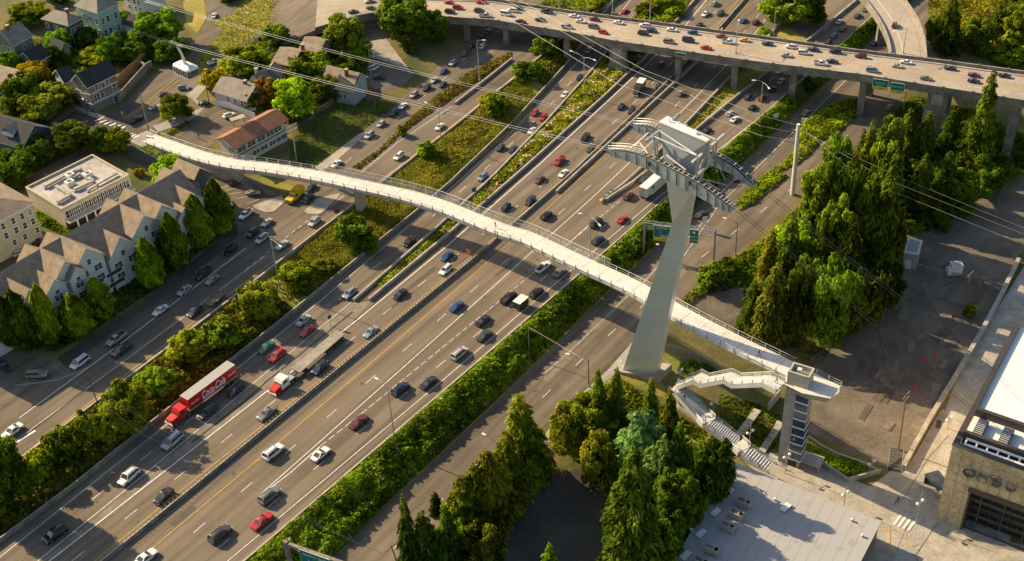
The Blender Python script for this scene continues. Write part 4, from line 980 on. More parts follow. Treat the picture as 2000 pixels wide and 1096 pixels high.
T = [
('dec','A1',150,10,200,240,YG),('dec','A1',890,30,340,300,GN),('dec','A1',490,150,300,150,DK),('dec','A1',545,265,400,240,YG),('con','A1',662,160,330,115,BLU),
('con2','A1',300,245,410,200,DK),('dec','A1',190,345,510,190,OR),('dec','A1',55,285,450,130,GN),('dec','A1',120,400,650,220,DK),('dec','A1',245,480,730,330,GN),
('dec','A1',432,525,600,60,BR),('dec','A1',980,530,700,175,OL),('bush','A1',1205,380,530,170,YE),('dec','A1',1365,265,460,270,YG),('dec','A1',660,720,895,160,OL),
('dec','A1',560,710,890,130,DK),('dec','A1',410,690,925,270,DK),('dec','A1',205,765,965,230,DK),('dec','A1',60,860,1090,290,DK),('dec','A1',950,885,1090,225,BR),
('bush','A1',782,945,1005,70,OR),('dec','A2',115,425,625,150,PU),('dec','A2',265,435,725,250,BR),('dec','A2',555,65,385,245,GN),('dec','A2',370,285,520,270,OL),
('dec','A2',165,130,285,160,GN),('dec','A2',50,265,420,180,YG),('dec','A2',890,-60,300,330,GN),('dec','A2',1065,50,300,170,DK),('bush','A2',920,235,315,100,GN),
('dec','A1',960,200,390,190,DK),('bush','A1',860,275,335,100,GN),('dec','A1',1290,-70,35,150,DK),('dec','A1',330,-40,60,130,DK),('dec','A1',600,-90,10,150,DK),
('dec','A3',310,190,345,160,GN),('bush','A3',195,345,480,180,GN),('bush','A3',25,515,690,130,GN),('bush','A2',1395,515,650,180,YG),('bush','A2',1020,790,905,100,BR),('bush','A2',880,700,780,60,OL),
('bush','A3',585,-10,80,120,GN),('dec','A3',960,-50,95,180,YG),('bush','A3',870,20,115,140,OL),('bush','A3',1040,30,120,110,YG),('dec','A4',170,-110,220,300,GN),('dec','A4',300,-60,180,180,DK),('bush','A4',40,150,215,90,YG),
('con','A4',1080,-60,335,175,DK),('con2','A4',1370,-20,250,130,DK),('dec','A4',1460,10,310,190,GN),('dec','A4',1235,90,335,190,DK),('dec','A4',1000,70,300,120,(.8,.95,1.3)),
('con','A4',1275,345,1010,190,GN),('bush','A4',1430,225,400,210,YG),('dec','A4',1500,-60,80,160,DK),
('con','A4',742,615,900,150,(.95,1,1.1)),('con','A4',612,745,1010,140,(.95,1,1.1)),('con','A4',850,595,900,170,WH),('con','A4',950,610,920,170,(.95,1,1.1)),('con','A4',1075,605,900,140,DK),
('con2','A4',1180,640,950,180,DK),('con','A4',425,820,1080,170,GN),('con','A4',575,695,950,110,DK),('con','A4',690,850,1150,160,(1.25,1.25,.8)),('con','A4',810,800,1150,170,DK),('con','A4',930,840,1200,180,DK),('con','A4',1060,830,1180,180,DK),('dec','A4',1200,850,1100,200,DK),('dec','A4',1340,850,1040,180,DK),
('con','A4',500,1010,1300,160,GN),('dec','A4',330,1030,1150,140,YG),
('dec','B4',205,190,440,230,BR),('con','B4',70,225,480,150,YG),('con','B4',320,0,300,200,GN),('con','B4',510,-80,260,200,WH),('con','B4',430,170,470,190,GN),('con','B4',90,440,920,250,WH),
('con','B4',225,440,900,140,DK),('con','B4',350,270,620,150,DK),('con','B4',400,520,960,240,GN),('bush','B4',620,590,770,150,DK),('con','B4',590,60,350,180,DK),('bush','B4',870,200,320,140,GN),('bush','B4',770,240,340,110,YG),
('bush','B4',730,470,610,180,DK),('bush','B4',1200,690,790,80,YG),('bush','B3',1240,465,640,150,GN),('con','B3',1470,560,900,170,DK),('con','B4',20,520,800,150,GN),('dec','B4',640,60,400,230,DK),('con','B4',730,-60,330,220,DK),('con','B4',470,520,860,220,DK),('con','B4',500,330,700,220,DK),('con','B4',280,420,800,200,DK),('con','B4',180,120,560,200,DK),('con','B4',420,-40,330,200,DK),('con','A4',900,880,1300,220,DK),('con','A4',1010,930,1300,200,DK),('dec','A4',1130,940,1230,230,DK),('dec','A4',1280,920,1150,200,DK),('dec','A1',330,150,330,170,GN),('dec','A1',620,200,400,150,DK),('dec','A1',760,230,380,160,DK),('dec','A1',310,470,640,180,DK),('dec','A1',80,520,700,170,DK),('dec','A1',470,900,1000,80,DK),('dec','A2',450,420,600,200,DK),('dec','A2',560,330,480,180,DK),('dec','A2',20,500,640,120,DK),('dec','A2',640,190,400,150,GN),('dec','B1',20,-20,120,200,DK),('dec','A1',700,60,190,130,DK),('dec','A1',60,150,260,120,DK),('con2','C3',870,640,1150,220,DK),('dec','C3',980,740,1000,220,DK),('con','C3',700,620,1000,180,GN),('dec','C2',1330,880,1200,260,DK),('con','C2',1120,900,1280,240,DK),('bush','B3',1330,430,560,110,YG),  # several dark trees here are added to deepen the shade over the east lot
('col','B1',1225,-10,345,185,(1.25,1.25,.8)),('col','B1',1110,80,420,185,(1.25,1.25,.8)),('col','B1',975,180,545,180,(1.25,1.25,.8)),('col','B1',835,320,650,165,(1.25,1.25,.8)),('col','B1',555,545,820,175,(1.25,1.25,.8)),('col','B1',425,635,920,190,(1.25,1.25,.8)),
('col','B1',255,585,965,160,(1.25,1.25,.8)),('col','B1',110,615,990,190,DK),('col','B1',10,610,990,190,DK),('con','B1',702,440,580,70,WH),
('dec','C1',45,370,830,220,DK),('dec','C1',-60,500,900,240,DK),('dec','C1',700,90,425,300,OL),('dec','B2',600,200,435,235,GN),('dec','B2',290,470,650,210,YG),('dec','B2',90,580,840,230,OL),('bush','B2',440,460,560,150,OL),
('bush','B1',1060,850,1070,260,YG),('bush','B1',1240,780,1000,220,OL),('bush','B1',1425,590,830,230,OL),('bush','C1',880,10,190,230,GN),('bush','C1',480,240,480,170,OL),('bush','C1',330,330,560,180,OL),('bush','C1',210,470,680,200,YG),
('bush','C1',580,240,460,130,YG),('bush','B2',700,330,440,120,OL),
('con','C3',165,110,680,320,YG),('con','C3',40,440,900,300,YG),('con','C3',95,330,820,260,GN),('con','C2',1370,430,960,310,YG),('con','C2',1225,590,980,270,YG),('con','C2',1300,520,960,260,GN),('con','C2',915,680,1250,170,DK),('con','C2',1070,695,850,95,DK),
('con','C2',1010,790,1250,260,DK),('dec','C2',1260,830,1040,190,BR),('con','C2',1140,760,1150,180,GN),('con','C3',600,-10,260,125,GN),('con','C3',705,-25,290,140,GN),('con','C3',895,40,290,130,GN),('con','C3',1000,100,380,150,GN),
('dec','C3',570,160,420,310,YG),('dec','C3',430,200,560,230,YG),('dec','C3',600,360,620,210,OL),('con2','C3',850,215,560,330,(1.35,1.75,5.2)),('con2','C3',960,380,700,280,(.95,1.2,3)),('con','C3',800,385,1250,420,GN),('con','C3',330,975,1250,150,BR),
('dec','C3',1255,385,740,250,DK),('dec','C3',1040,560,900,260,DK),('dec','C3',950,860,1150,230,GN),('con','C3',1050,290,560,150,GN),('dec','C3',1100,640,860,230,DK),
]
for t in T: tree(*t)

cov_lawn = [('A2 250,800 400,640 520,590 700,555 850,590 760,660 620,765 480,870 380,950 250,900', .35), ('Z2 450,430 740,500 930,600 900,830 760,890 600,760 440,600', .5), ('A1 1180,130 1310,80 1420,-40 A2 380,-40 330,80 A2 0,200 A1 1500,190 1240,296 1125,405 1085,365 1195,245 1260,170', .5)]
def inpoly(xy, poly):
    x, y = xy[:, 0], xy[:, 1]; r = np.zeros(len(x), bool); n = len(poly); j = n-1
    for i in range(n):
        xi, yi = poly[i]; xj, yj = poly[j]
        cnd = ((yi > y) != (yj > y)) & (x < (xj-xi)*(y-yi)/((yj-yi) or 1e-9)+xi); r ^= cnd; j = i
    return r
def edist(xy, poly):
    d = np.full(len(xy), 1e9)
    for a, b in zip(poly, np.roll(poly, -1, axis=0)):
        ab = b-a; t = np.clip(((xy-a) @ ab)/max(ab @ ab, 1e-9), 0, 1); d = np.minimum(d, np.linalg.norm(xy-(a+t[:, None]*ab), axis=1))
    return d
def cover(name, label, pts, ht, dens_, size, m='leaf', col=WH, bs=3.0, seed=0, flat=.25, flowers=0, under='soil', undz=.06):
    poly = np.array([tuple(q) for q in (pts if not isinstance(pts, str) else [G(*q).xy for q in cl(pts)])]); g = np.random.RandomState(seed+50)
    lo, hi = poly.min(0), poly.max(0); 
    ar = abs(sum(a[0]*b[1]-b[0]*a[1] for a, b in zip(poly, np.roll(poly, -1, axis=0))))/2
    n = int(ar*dens_); bb = float(np.prod(hi-lo)); xy = g.uniform(lo, hi, size=(int(n*bb/max(ar, 1)), 2)); xy = xy[inpoly(xy, poly)]
    x, y = xy[:, 0], xy[:, 1]; ph = g.uniform(0, 6.28, 8)
    nz = .5+.25*np.sin(x*2.1/bs+ph[0]+1.3*np.sin(y*1.7/bs+ph[1]))+.25*np.sin(y*2.4/bs+ph[2]+1.5*np.sin(x*1.9/bs+ph[3]))
    nz2 = .5+.5*np.sin(x*5.3/bs+ph[4]+2*np.sin(y*4.1/bs))*np.sin(y*4.9/bs+ph[5])
    ed = np.clip(edist(xy, poly)/1.3, 0, 1)**.6
    top = ht*ed*(flat+(1-flat)*(.65*nz+.35*nz2)); z = h(x, y)+top*g.uniform(.45, 1.05, len(x))**.7+.05
    pos = np.stack([x, y, z], 1); nrm = sph(len(x), g)*.8+np.array([0, 0, .8])
    sz = g.uniform(.6, 1.4, len(x))*size
    if m == 'drygrass':
        nrm = sph(len(x), g); nrm[:, 2] *= .3; me = leaf_mesh(name, pos, nrm, sz*.55, m, asp=3.0, alongz=np.tile([0, 0, 1.0], (len(x), 1)), rng=g)
    else: me = leaf_mesh(name, pos, nrm, sz, m, rng=g)
    if flowers:
        me.materials.append(M['flower']); mi = (g.uniform(size=len(me.polygons)) < flowers)*(np.repeat(nz > .55, 1)[:len(me.polygons)]).astype(int); me.polygons.foreach_set('material_index', mi.astype(np.int32))
    o = tag(ob(name, me, color=col), label, kind='stuff')
    return o
def vseg(line, v0, v1):
    out = [p for p in [pat(line, plen(line)*k/80*.9999)[0] for k in range(81)] if v0 <= p.x*HD[0]+p.y*HD[1] <= v1]
    return out
def between(la, lb, v0, v1, ia=.5, ib=.5):
    a = vseg(la, v0, v1); b = vseg(lb, v0, v1); return a+b[::-1]
def sh_(l, o): return [p+Vector((HN[0], HN[1]))*o for p in l]
cover('ivy_bank', 'dense green ivy covering the bank between highway and east side road', between(sh_(LE, .5), sh_(LN, -.5), 20, 300), 2.9, 27, .42, col=(1.0,1.1,.7), bs=3, flat=.12, seed=1, flowers=.03)
cover('ivy_bank', 'green ivy on the far bank beneath the overpass', between(sh_(LE, .5), sh_(LN, -.5), 300, 420), 1.6, 12, .5, col=(.9,1.1,.7), seed=2)
cover('shrubbery', 'bushy yellow-green island planting between the two east side lanes', 'A4 245,705 370,608 430,585 520,560 612,575 560,655 450,755 350,800 300,870 225,930 140,960 60,1040 0,1080 40,1000 120,930 215,850', 1.5, 14, .45, col=(1.7,1.6,.7), bs=3.5, seed=3)
cover('shrubbery', 'green bushes at the narrow tip of the side road island', 'px 1437,395 1470,362 1500,335 1540,345 1500,375 1470,400 1445,412', 1.6, 20, .45, col=(1.5,1.5,.7), seed=4)
cover('dry_grass', 'patches of yellow-green grass lining the slope by the round tree', between(sh_(LL_, .9), sh_(LW, -.9), 130, 200), .5, 3.5, .5, m='leaf', col=(1.3,1.2,.7), bs=3, seed=60)
cover('brush', 'tall olive brush growing on the slope below the frontage road', between(sh_(LL_, .9), sh_(LW, -.9), 20, 150), 2.6, 16, .5, m='brush', col=(.95,.85,.6), bs=4.5, seed=5)
cover('dry_grass', 'dry yellow grass on the slope near the footbridge pier', between(sh_(LL_, .9), sh_(LW, -.9), 150, 262), 1.0, 24, .4, m='drygrass', col=(.95,.97,.6), bs=3, seed=6)
cover('brush', 'green and yellow weeds on the slope behind the footbridge', between(sh_(LL_, 2.5), sh_(LW, -1.2), 205, 262), 1.1, 2.6, .5, m='brush', col=(1.1,1.2,.8), bs=5, seed=7)
cover('brush', 'mixed green brush on the upper slope towards the overpass', between(sh_(LL_, 1), sh_(LW, -1), 262, 330), 1.7, 12, .5, m='brush', col=(1.1,1.1,.8), bs=5, seed=8)
LP1 = wl('B2 612,690 1095,268 A3 12,1010 300,708 580,393 690,250'); LP2 = wl('B2 695,688 1180,292 A3 20,1096 780,430 920,275')
cover('flowering_shrubs', 'flowering shrubs in the long planting strip between the left carriageways', between(sh_(LP1, .4), sh_(LP2, -.4), 212, 340), 1.5, 22, .42, m='leaf', col=(1.5,1.25,.9), bs=2.5, seed=9, flowers=.35)
cover('weeds', 'sparse weeds at the near end of the planting strip', between(sh_(LP1, .4), sh_(LP2, -.4), 165, 212), .9, 10, .4, col=(1.5,1.4,.8), bs=2, seed=10)
sheet('planting_bed_ground', between(sh_(LP1, .2), sh_(LP2, -.2), 150, 360), 'soil', .06, world=True)
sheet('bank_ground', between(sh_(LE, .2), sh_(LN, -.2), 10, 420), 'lawn', .06, world=True)
cover('brush', 'low dry brush between the two upper frontage lanes', 'A2 640,955 740,880 860,770 1010,660 1160,560 1290,470 1500,330 1500,290 1240,420 1000,600 740,850 600,945', 1.0, 12, .45, m='brush', col=(1.3,1.0,.8), bs=4, seed=11)
cover('weeds', 'tufts of dry weeds in the planting strip by the ramp lanes', 'px 1225,362 1262,330 1341,252 1435,152 1445,160 1359,250 1300,302', .8, 9, .4, m='brush', col=(1.6,1.3,.8), seed=12)
sheet('ramp_strip_ground', 'px 1190,392 1216,369 1262,326 1341,249 1435,148 1530,46 1580,80 1480,147 1359,253 1300,304 1227,366', 'lawn_dry', .06)
cover('hedge', 'sunlit hedge planted beside the station plaza', 'Z2 1130,780 1200,845 1330,895 1440,935 Z3 300,470 310,500 190,580 100,540 0,470 Z2 1240,985 1150,900', 1.3, 26, .35, col=(1.3,1.35,.7), bs=2, seed=13)
cover('shrubbery', 'rows of small green shrubs at the top of the stairs', 'Z2 150,190 240,175 350,200 480,285 380,290 200,290 130,270', 1.0, 16, .4, col=(.9,1.1,.8), bs=1.5, seed=14)
cover('hedge', 'clipped hedge between the beige apartments and the flat-roofed block', 'B1 190,200 240,190 400,290 530,240 545,262 420,320 380,330 230,260', 1.8, 24, .4, col=(1.2,1.3,.7), bs=2, seed=15)
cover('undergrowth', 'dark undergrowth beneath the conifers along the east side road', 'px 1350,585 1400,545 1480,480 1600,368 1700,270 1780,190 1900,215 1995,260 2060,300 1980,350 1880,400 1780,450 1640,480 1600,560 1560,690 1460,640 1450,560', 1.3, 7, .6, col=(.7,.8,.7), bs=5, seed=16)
cover('undergrowth', 'tangled yellow and green growth under the trees south of the tower', 'px 1070,860 1130,790 1200,735 1290,790 1340,820 1440,880 1420,905 1330,1000 1290,1096 1230,1140 1180,960 1130,905', 1.8, 10, .5, col=(1.1,1.0,.7), bs=4, seed=17)
cover('undergrowth', 'low growth under the row of conifers beside the south lot', 'px 790,1110 880,1000 960,920 1050,850 1075,880 1020,940 950,1030 900,1110', 1.2, 9, .5, col=(.9,.9,.7), bs=3, seed=18)
cover('scrub', 'dry yellow scrub on the hillside behind the overpass', 'A4 960,-60 1560,-60 1560,390 1340,340 1230,310 1100,290 980,290 960,100', 1.2, 6, .6, m='brush', col=(1.35,1.2,.8), bs=6, seed=19)
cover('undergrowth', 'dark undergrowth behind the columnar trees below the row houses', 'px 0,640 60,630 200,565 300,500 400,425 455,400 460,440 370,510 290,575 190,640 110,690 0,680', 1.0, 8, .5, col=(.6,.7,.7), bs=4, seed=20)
cover('garden_planting', 'mixed garden planting among the hillside houses', 'A1 0,280 300,200 500,130 700,160 900,300 830,400 600,380 560,560 420,570 300,640 0,700', 1.2, 5, .6, col=(.9,.95,.7), bs=5, seed=21)
cover('garden_planting', 'garden planting around the houses near the driveway', 'A2 0,250 100,220 440,160 640,150 690,240 680,480 500,560 380,640 250,700 0,600', 1.3, 5, .6, col=(.8,.85,.7), bs=5, seed=22)
cover('shrubbery', 'leafy bushes beside the east side road opposite the gantry', 'px 1330,585 1372,552 1480,472 1500,482 1440,540 1390,560 1345,600', 1.2, 14, .4, col=(1.5,1.4,.7), bs=3, seed=23)
cover('kerbside_planting', 'low planting strip beside the motel parking lot', 'A1 930,755 1050,680 1080,690 960,775', .6, 16, .35, col=(1.2,.9,.8), bs=1.5, seed=24)
cover('kerbside_planting', 'narrow green bed along the bridge landing kerb', 'A1 780,830 830,820 1060,930 1160,1000 1150,1015 1000,950 860,890', .6, 16, .35, col=(1,1.1,.7), bs=1.5, seed=25)
cover('shrubbery', 'purple and green shrubs on the slope right of the upper frontage lanes', 'A2 1060,880 1150,790 1290,680 1420,620 1400,720 1290,850 1180,960 1060,1000', 1.3, 9, .45, m='brush', col=(1.4,1.15,1.2), bs=3, seed=26)
cover('shrubbery', 'ground cover between the roads above the overpass', 'A3 800,110 870,0 1130,0 1030,125 920,135', 1.3, 10, .5, col=(1.4,1.3,.8), bs=3, seed=27)
cover('shrubbery', 'ground cover left of the roads above the overpass', 'A3 260,30 420,-60 560,-60 690,-20 630,60 480,70', 1.3, 9, .5, col=(1.2,1.1,.8), bs=3, seed=28)

cover('grass', 'rough shaded grass on the slope beside the motel', cov_lawn[0][0], .4, 9, .4, m='drygrass', col=(.45,.6,.5), bs=3, seed=40)  # blades tinted dark to match the shade painted on this slope
cover('grass', 'shaded grass on the terraces below the stairs', cov_lawn[1][0], .5, 12, .4, m='leaf', col=(.8,.8,.7), bs=2, seed=41)  # tufts tinted down for the terrace shade
cover('grass', 'dry yellow-green grass on the verge by the upper street', cov_lawn[2][0], .35, 5, .45, m='drygrass', col=(.75,.95,.5), bs=4, seed=42)
cover('ground_litter', 'leaf litter and low weeds at the edge of the east lot', 'px 1640,480 1700,455 1760,470 1700,560 1650,640 1600,720 1560,700 1590,600', .3, 3, .4, col=(.9,.8,.7), seed=43)
# ------------------------------------------------------------------ buildings
def win_mesh(w, h_, n=1, fr='trim', gl='winglass'):
    B = MB(); f = .12
    B.box(-w/2-f, -.07, -f, w/2+f, .03, 0, fr); B.box(-w/2-f, -.07, h_, w/2+f, .03, h_+f, fr)
    B.box(-w/2-f, -.07, 0, -w/2, .03, h_, fr); B.box(w/2, -.07, 0, w/2+f, .03, h_, fr)
    for k in range(1, n): x = -w/2+w*k/n; B.box(x-.05, -.06, 0, x+.05, .03, h_, fr)
    B.box(-w/2, -.06, h_/2-.03, w/2, .0, h_/2+.03, fr)
    B.poly([(-w/2,-.02,0),(w/2,-.02,0),(w/2,-.02,h_),(-w/2,-.02,h_)], gl); return B.mesh('window')
_wc = {}
def window(root, side, pos, z, w, h_, W, D_, n=1, fr='trim', gl='winglass'):
    k = (w, h_, n, fr, gl)
    if k not in _wc: _wc[k] = win_mesh(*k[:3], fr, gl)
    o = ob('window', _wc[k], root)
    if side == 'f': o.location = (pos*W, -.005, z)
    elif side == 'l': o.location = (-.005, pos*D_, z); o.rotation_euler = (0, 0, -pi/2)
    elif side == 'r': o.location = (W+.005, pos*D_, z); o.rotation_euler = (0, 0, pi/2)
    return o
def frame_of(A, Bp, H, depth=None, Cpt=None, zg=None):
    z = 7.0
    if zg is None:
        for _ in range(6):
            p = P((A[0]+Bp[0])/2, (A[1]+Bp[1])/2, z+H); z = hh(p[0], p[1])
    else: z = zg
    a, W, D_, rz = rectloc(A, Bp, z+H, depth, Cpt); return a, W, D_, rz, z
def roof_mb(kind, W, D_, H, rise, m, ov=.5, th=.18, trim='trim'):
    B = MB()
    x0, x1, y0, y1 = -ov, W+ov, -ov, D_+ov
    def slab(pts):
        B.poly([(p[0], p[1], p[2]+th) for p in pts], m); B.poly([p for p in pts][::-1], trim)
        for i in range(len(pts)):
            a, b = pts[i], pts[(i+1) % len(pts)]; B.poly([a, b, (b[0],b[1],b[2]+th), (a[0],a[1],a[2]+th)], trim if trim else m)
    if kind == 'gx':
        yc = (y0+y1)/2; sl = rise/(D_/2)*ov; slab([(x0,y0,H-sl),(x1,y0,H-sl),(x1,yc,H+rise),(x0,yc,H+rise)]); slab([(x0,yc,H+rise),(x1,yc,H+rise),(x1,y1,H-sl),(x0,y1,H-sl)])
    elif kind == 'gy':
        xc = (x0+x1)/2; sl = rise/(W/2)*ov; slab([(x0,y0,H-sl),(xc,y0,H+rise),(xc,y1,H+rise),(x0,y1,H-sl)]); slab([(xc,y0,H+rise),(x1,y0,H-sl),(x1,y1,H-sl),(xc,y1,H+rise)])
    elif kind == 'hip':
        yc = (y0+y1)/2; xc = (x0+x1)/2
        if W >= D_: i = min(D_/2+ov, W/2); r0_, r1_ = (x0+i,yc,H+rise), (x1-i,yc,H+rise); fs = [[(x0,y0,H),(x1,y0,H),r1_,r0_],[(x1,y1,H),(x0,y1,H),r0_,r1_],[(x0,y1,H),(x0,y0,H),r0_],[(x1,y0,H),(x1,y1,H),r1_]]
        else: i = min(W/2+ov, D_/2); r0_, r1_ = (xc,y0+i,H+rise), (xc,y1-i,H+rise); fs = [[(x0,y0,H),(x1,y0,H),r0_],[(x1,y1,H),(x0,y1,H),r1_],[(x0,y1,H),(x0,y0,H),r0_,r1_],[(x1,y0,H),(x1,y1,H),r1_,r0_]]
        for f in fs: slab(f)
    return B
def walls_mb(kind, W, D_, H, rise, m, below=2.5):
    B = MB(); b = -below
    if kind == 'gx':
        B.poly([(0,0,b),(W,0,b),(W,0,H),(0,0,H)], m); B.poly([(W,D_,b),(0,D_,b),(0,D_,H),(W,D_,H)], m)
        B.poly([(0,D_,b),(0,0,b),(0,0,H),(0,D_/2,H+rise),(0,D_,H)], m); B.poly([(W,0,b),(W,D_,b),(W,D_,H),(W,D_/2,H+rise),(W,0,H)], m)
    elif kind == 'gy':
        B.poly([(0,0,b),(W,0,b),(W,0,H),(W/2,0,H+rise),(0,0,H)], m); B.poly([(W,D_,b),(0,D_,b),(0,D_,H),(W/2,D_,H+rise),(W,D_,H)], m)
        B.poly([(0,D_,b),(0,0,b),(0,0,H),(0,D_,H)], m); B.poly([(W,0,b),(W,D_,b),(W,D_,H),(W,0,H)], m)
    else: B.box(0,0,b,W,D_,H,m)
    return B
def building(name, label, A, Bp, H, depth=None, Cpt=None, roof='gx', rise=2.5, wall='wall_white', rm='roof_grey', wins=(), ov=.5, chim=None, zg=None, cat='house', band=None, trim='trim', par=.5):
    A = c(*A) if isinstance(A[0], str) else A; Bp = c(*Bp) if isinstance(Bp[0], str) else Bp
    if Cpt and isinstance(Cpt[0], str): Cpt = c(*Cpt)
    a, W, D_, rz, z = frame_of(A, Bp, H, depth, Cpt, zg)
    root = empty(name, (a.x, a.y, z), rz, label, cat)
    ob('wall', walls_mb(roof, W, D_, H, rise, wall).mesh('wall'), root)
    if roof == 'flat':
        B = MB(); B.box(-.02,-.02,H,W+.02,D_+.02,H+.12,rm); rf = ob('roof', B.mesh('roof'), root)
        B = MB(); t = .35
        for q in ((-.1,-.1,W+.1,t),(-.1,D_-t,W+.1,D_+.1),(-.1,t,t,D_-t),(W-t,t,W+.1,D_-t)): B.box(q[0],q[1],H-.15,q[2],q[3],H+par,trim)
        ob('parapet', B.mesh('parapet'), root)
    else: rf = ob('roof', roof_mb(roof, W, D_, H, rise, rm, ov, trim=trim).mesh('roof'), root)
    if chim:
        cx, cy = chim[:2]; B = MB(); B.box(cx*W-.4,cy*D_-.4,H,cx*W+.4,cy*D_+.4,H+rise+1.0,chim[2] if len(chim) > 2 else 'brick'); B.box(cx*W-.5,cy*D_-.5,H+rise+1.0,cx*W+.5,cy*D_+.5,H+rise+1.15,'concrete'); ob('chimney', B.mesh('chimney'), rf)
    for wn in wins:
        side, xs, zs, w, h_ = wn[:5]; n = wn[5] if len(wn) > 5 else 1
        for x in xs:
            for zz in zs: window(root, side, x, zz, w, h_, W, D_, n)
    if band:
        for zz in band:
            B = MB(); B.box(-.06,-.06,zz,W+.06,D_+.06,zz+.22,trim or 'trim'); ob('trim_band', B.mesh('trim_band'), root)
    root['_wd'] = (W, D_, z, H)
    return root, W, D_, z
r, W, D_, z = building('motel', 'cream two-storey motel block under a long brown-red roof', (460,285), (555,233), 6.3, Cpt=(414.7,276), roof='gx', rise=1.6, wall='wall_cream', rm='roof_tile', ov=.9, trim='bronze', cat='motel',
  wins=[('f', (.1,.3,.5,.68,.84), (3.9,), 2.6, 1.3, 2), ('f', (.36,.52,.7), (1.0,), 2.4, 1.2, 2), ('f', (.88,), (1.0,), 4.0, 1.2, 2), ('l', (.3,), (3.9,), 1.6, 1.3, 2)])
B = MB(); B.box(-.05,-.07,3.1,W+.05,0,3.35,'bronze'); ob('trim_band', B.mesh('trim_band'), r)
building('cottage', 'pale lilac-grey cottage with a light roof beside the white board fence', (418.5,177), (480,195.5), 3.5, depth=8, roof='gx', rise=2.2, wall='wall_lilac', rm='roof_grey', chim=(.72,.5), wins=[('f', (.42,.64,.86), (1.3,), .9, 1.4)])
building('lean_to', 'small grey porch annex at the right end of the lilac-grey cottage', (481,203), (497,196.5), 2.9, depth=5, roof='gx', rise=.9, wall='wall_white', rm='roof_dark', cat='annex', wins=[('f', (.3,.7), (1.5,), .9, 1.4)])
building('tall_house', 'tall taupe three-storey house with white trim and charcoal roof at the crossing', (170.6,168), (225,141.5), 8.4, Cpt=(144.5,154.5), roof='gx', rise=2.6, wall='wall_taupe', rm='roof_dark', ov=.6, band=(2.6,5.6),
  wins=[('f', (.28,.66), (6.3,), 1.0, 1.3), ('f', (.5,), (5.9,), 1.0, 1.3), ('f', (.4,), (3.3,), 1.1, 1.3), ('f', (.85,), (3.4,), 1.1, 2.2), ('f', (.2,), (3.2,), 1.8, 1.8, 2), ('f', (.78,.93), (.2,), 1.0, 1.9), ('l', (.3,), (6.4,), 1.2, 1.3), ('l', (.5,), (3.4,), 2.4, 1.6, 2), ('l', (.5,), (.6,), 3.2, 1.7, 2)])
building('slate_house', 'dark slate house with white window frames under a sunlit hipped roof', (84,37), (133.5,50.5), 7.2, Cpt=(168,38), roof='hip', rise=2.2, wall='wall_slate', rm='roof_grey', chim=(.7,.6),
  wins=[('f', (.12,.45,.56,.85), (4.6,1.6), 1.0, 1.5), ('r', (.2,.5,.85), (4.4,1.5), 1.0, 1.5)])
building('teal_house', 'pale teal Victorian house with a grey cross-gabled roof', (148,11), (190.6,25.7), 9.5, Cpt=(234,9), roof='hip', rise=3, wall='wall_teal', rm='roof_grey', chim=(.3,.5),
  wins=[('f', (.3,.55,.85), (5.6,1.8), 1.0, 1.8), ('r', (.15,.4,.8), (5.6,1.8), 1.0, 1.8)])
building('sage_house', 'grey-green house with a shaded dormer and chimney at the left edge', (-12,77), (27,87), 6.8, Cpt=(68,70), roof='gy', rise=3.2, wall='wall_sage', rm='roof_grey', chim=(.55,.35), wins=[('f', (.15,.4,.65,.85), (3.9,1.2), 1.0, 1.5), ('r', (.5,), (3.9,), 1.0, 1.4)])
building('gabled_cottage', 'small dark cottage whose white-edged gable faces the camera', (38,114), (66,122.5), 4.0, Cpt=(88,104), roof='gy', rise=2.6, wall='wall_sage', rm='roof_dark', wins=[('f', (.5,), (1.6,), 1.6, 1.4, 2)])
building('garden_house', 'low dark-roofed house between the slate house and the dark conifer', (98,88), (118,97), 4.2, Cpt=(141,92), roof='gx', rise=1.8, wall='wall_sage', rm='roof_dark', wins=[('f', (.3,.7), (1.4,), 1.0, 1.4), ('r', (.5,), (1.4,), 1.0, 1.4)])
building('shaded_house', 'low dark-roofed house with grey walls left of the tall taupe house', (106,143), (127,160), 4.6, Cpt=(147,152), roof='gy', rise=2.4, wall='wall_blue', rm='roof_dark', wins=[('f', (.25,.5,.75), (1.6,), .9, 1.4)])
building('brown_roofed_house', 'low house with a plain brown roof at the left edge by the orange-tinted tree', (-40,152), (24,170), 4.0, depth=8, roof='gx', rise=1.6, wall='wall_taupe', rm='roof_taupe', trim='wall_taupe')
r, W, D_, z = building('bungalow', 'large charcoal-roofed bungalow with a sunlit dormer at the left edge', (-46,262), (43,287), 4.5, Cpt=(74,243), roof='gx', rise=3.6, wall='wall_slate', rm='roof_dark', wins=[('r', (.3,.7), (1.4,), 1.0, 1.4), ('f', (.85,.65), (1.2,), 1.0, 1.4)])
B = MB(); B.hexa([(W*.52,1.2,5.6),(W*.75,1.2,5.6),(W*.75,4.5,5.6),(W*.52,4.5,5.6)], [(W*.52,1.2,6.9),(W*.75,1.2,6.9),(W*.75,4.5,6.9),(W*.52,4.5,6.9)], 'wall_white')
B.poly([(W*.5,.8,6.8),(W*.635,.8,8.2),(W*.635,4.6,8.2),(W*.5,4.6,6.8)], 'roof_grey'); B.poly([(W*.635,.8,8.2),(W*.77,.8,6.8),(W*.77,4.6,6.8),(W*.635,4.6,8.2)], 'roof_grey'); ob('dormer', B.mesh('dormer'), r)
r, W, D_, z = building('flat_roofed_block', 'pale flat-roofed office block with roof ducts and a raised row of windows', (121,412), (252,345), 6.0, Cpt=(29,380), roof='flat', wall='wall_cream', rm='roof_flat', trim='wall_beige', cat='office block', par=.6,
  wins=[('f', tuple(.07+.058*k for k in range(16)), (3.45,), 1.55, 1.9)])
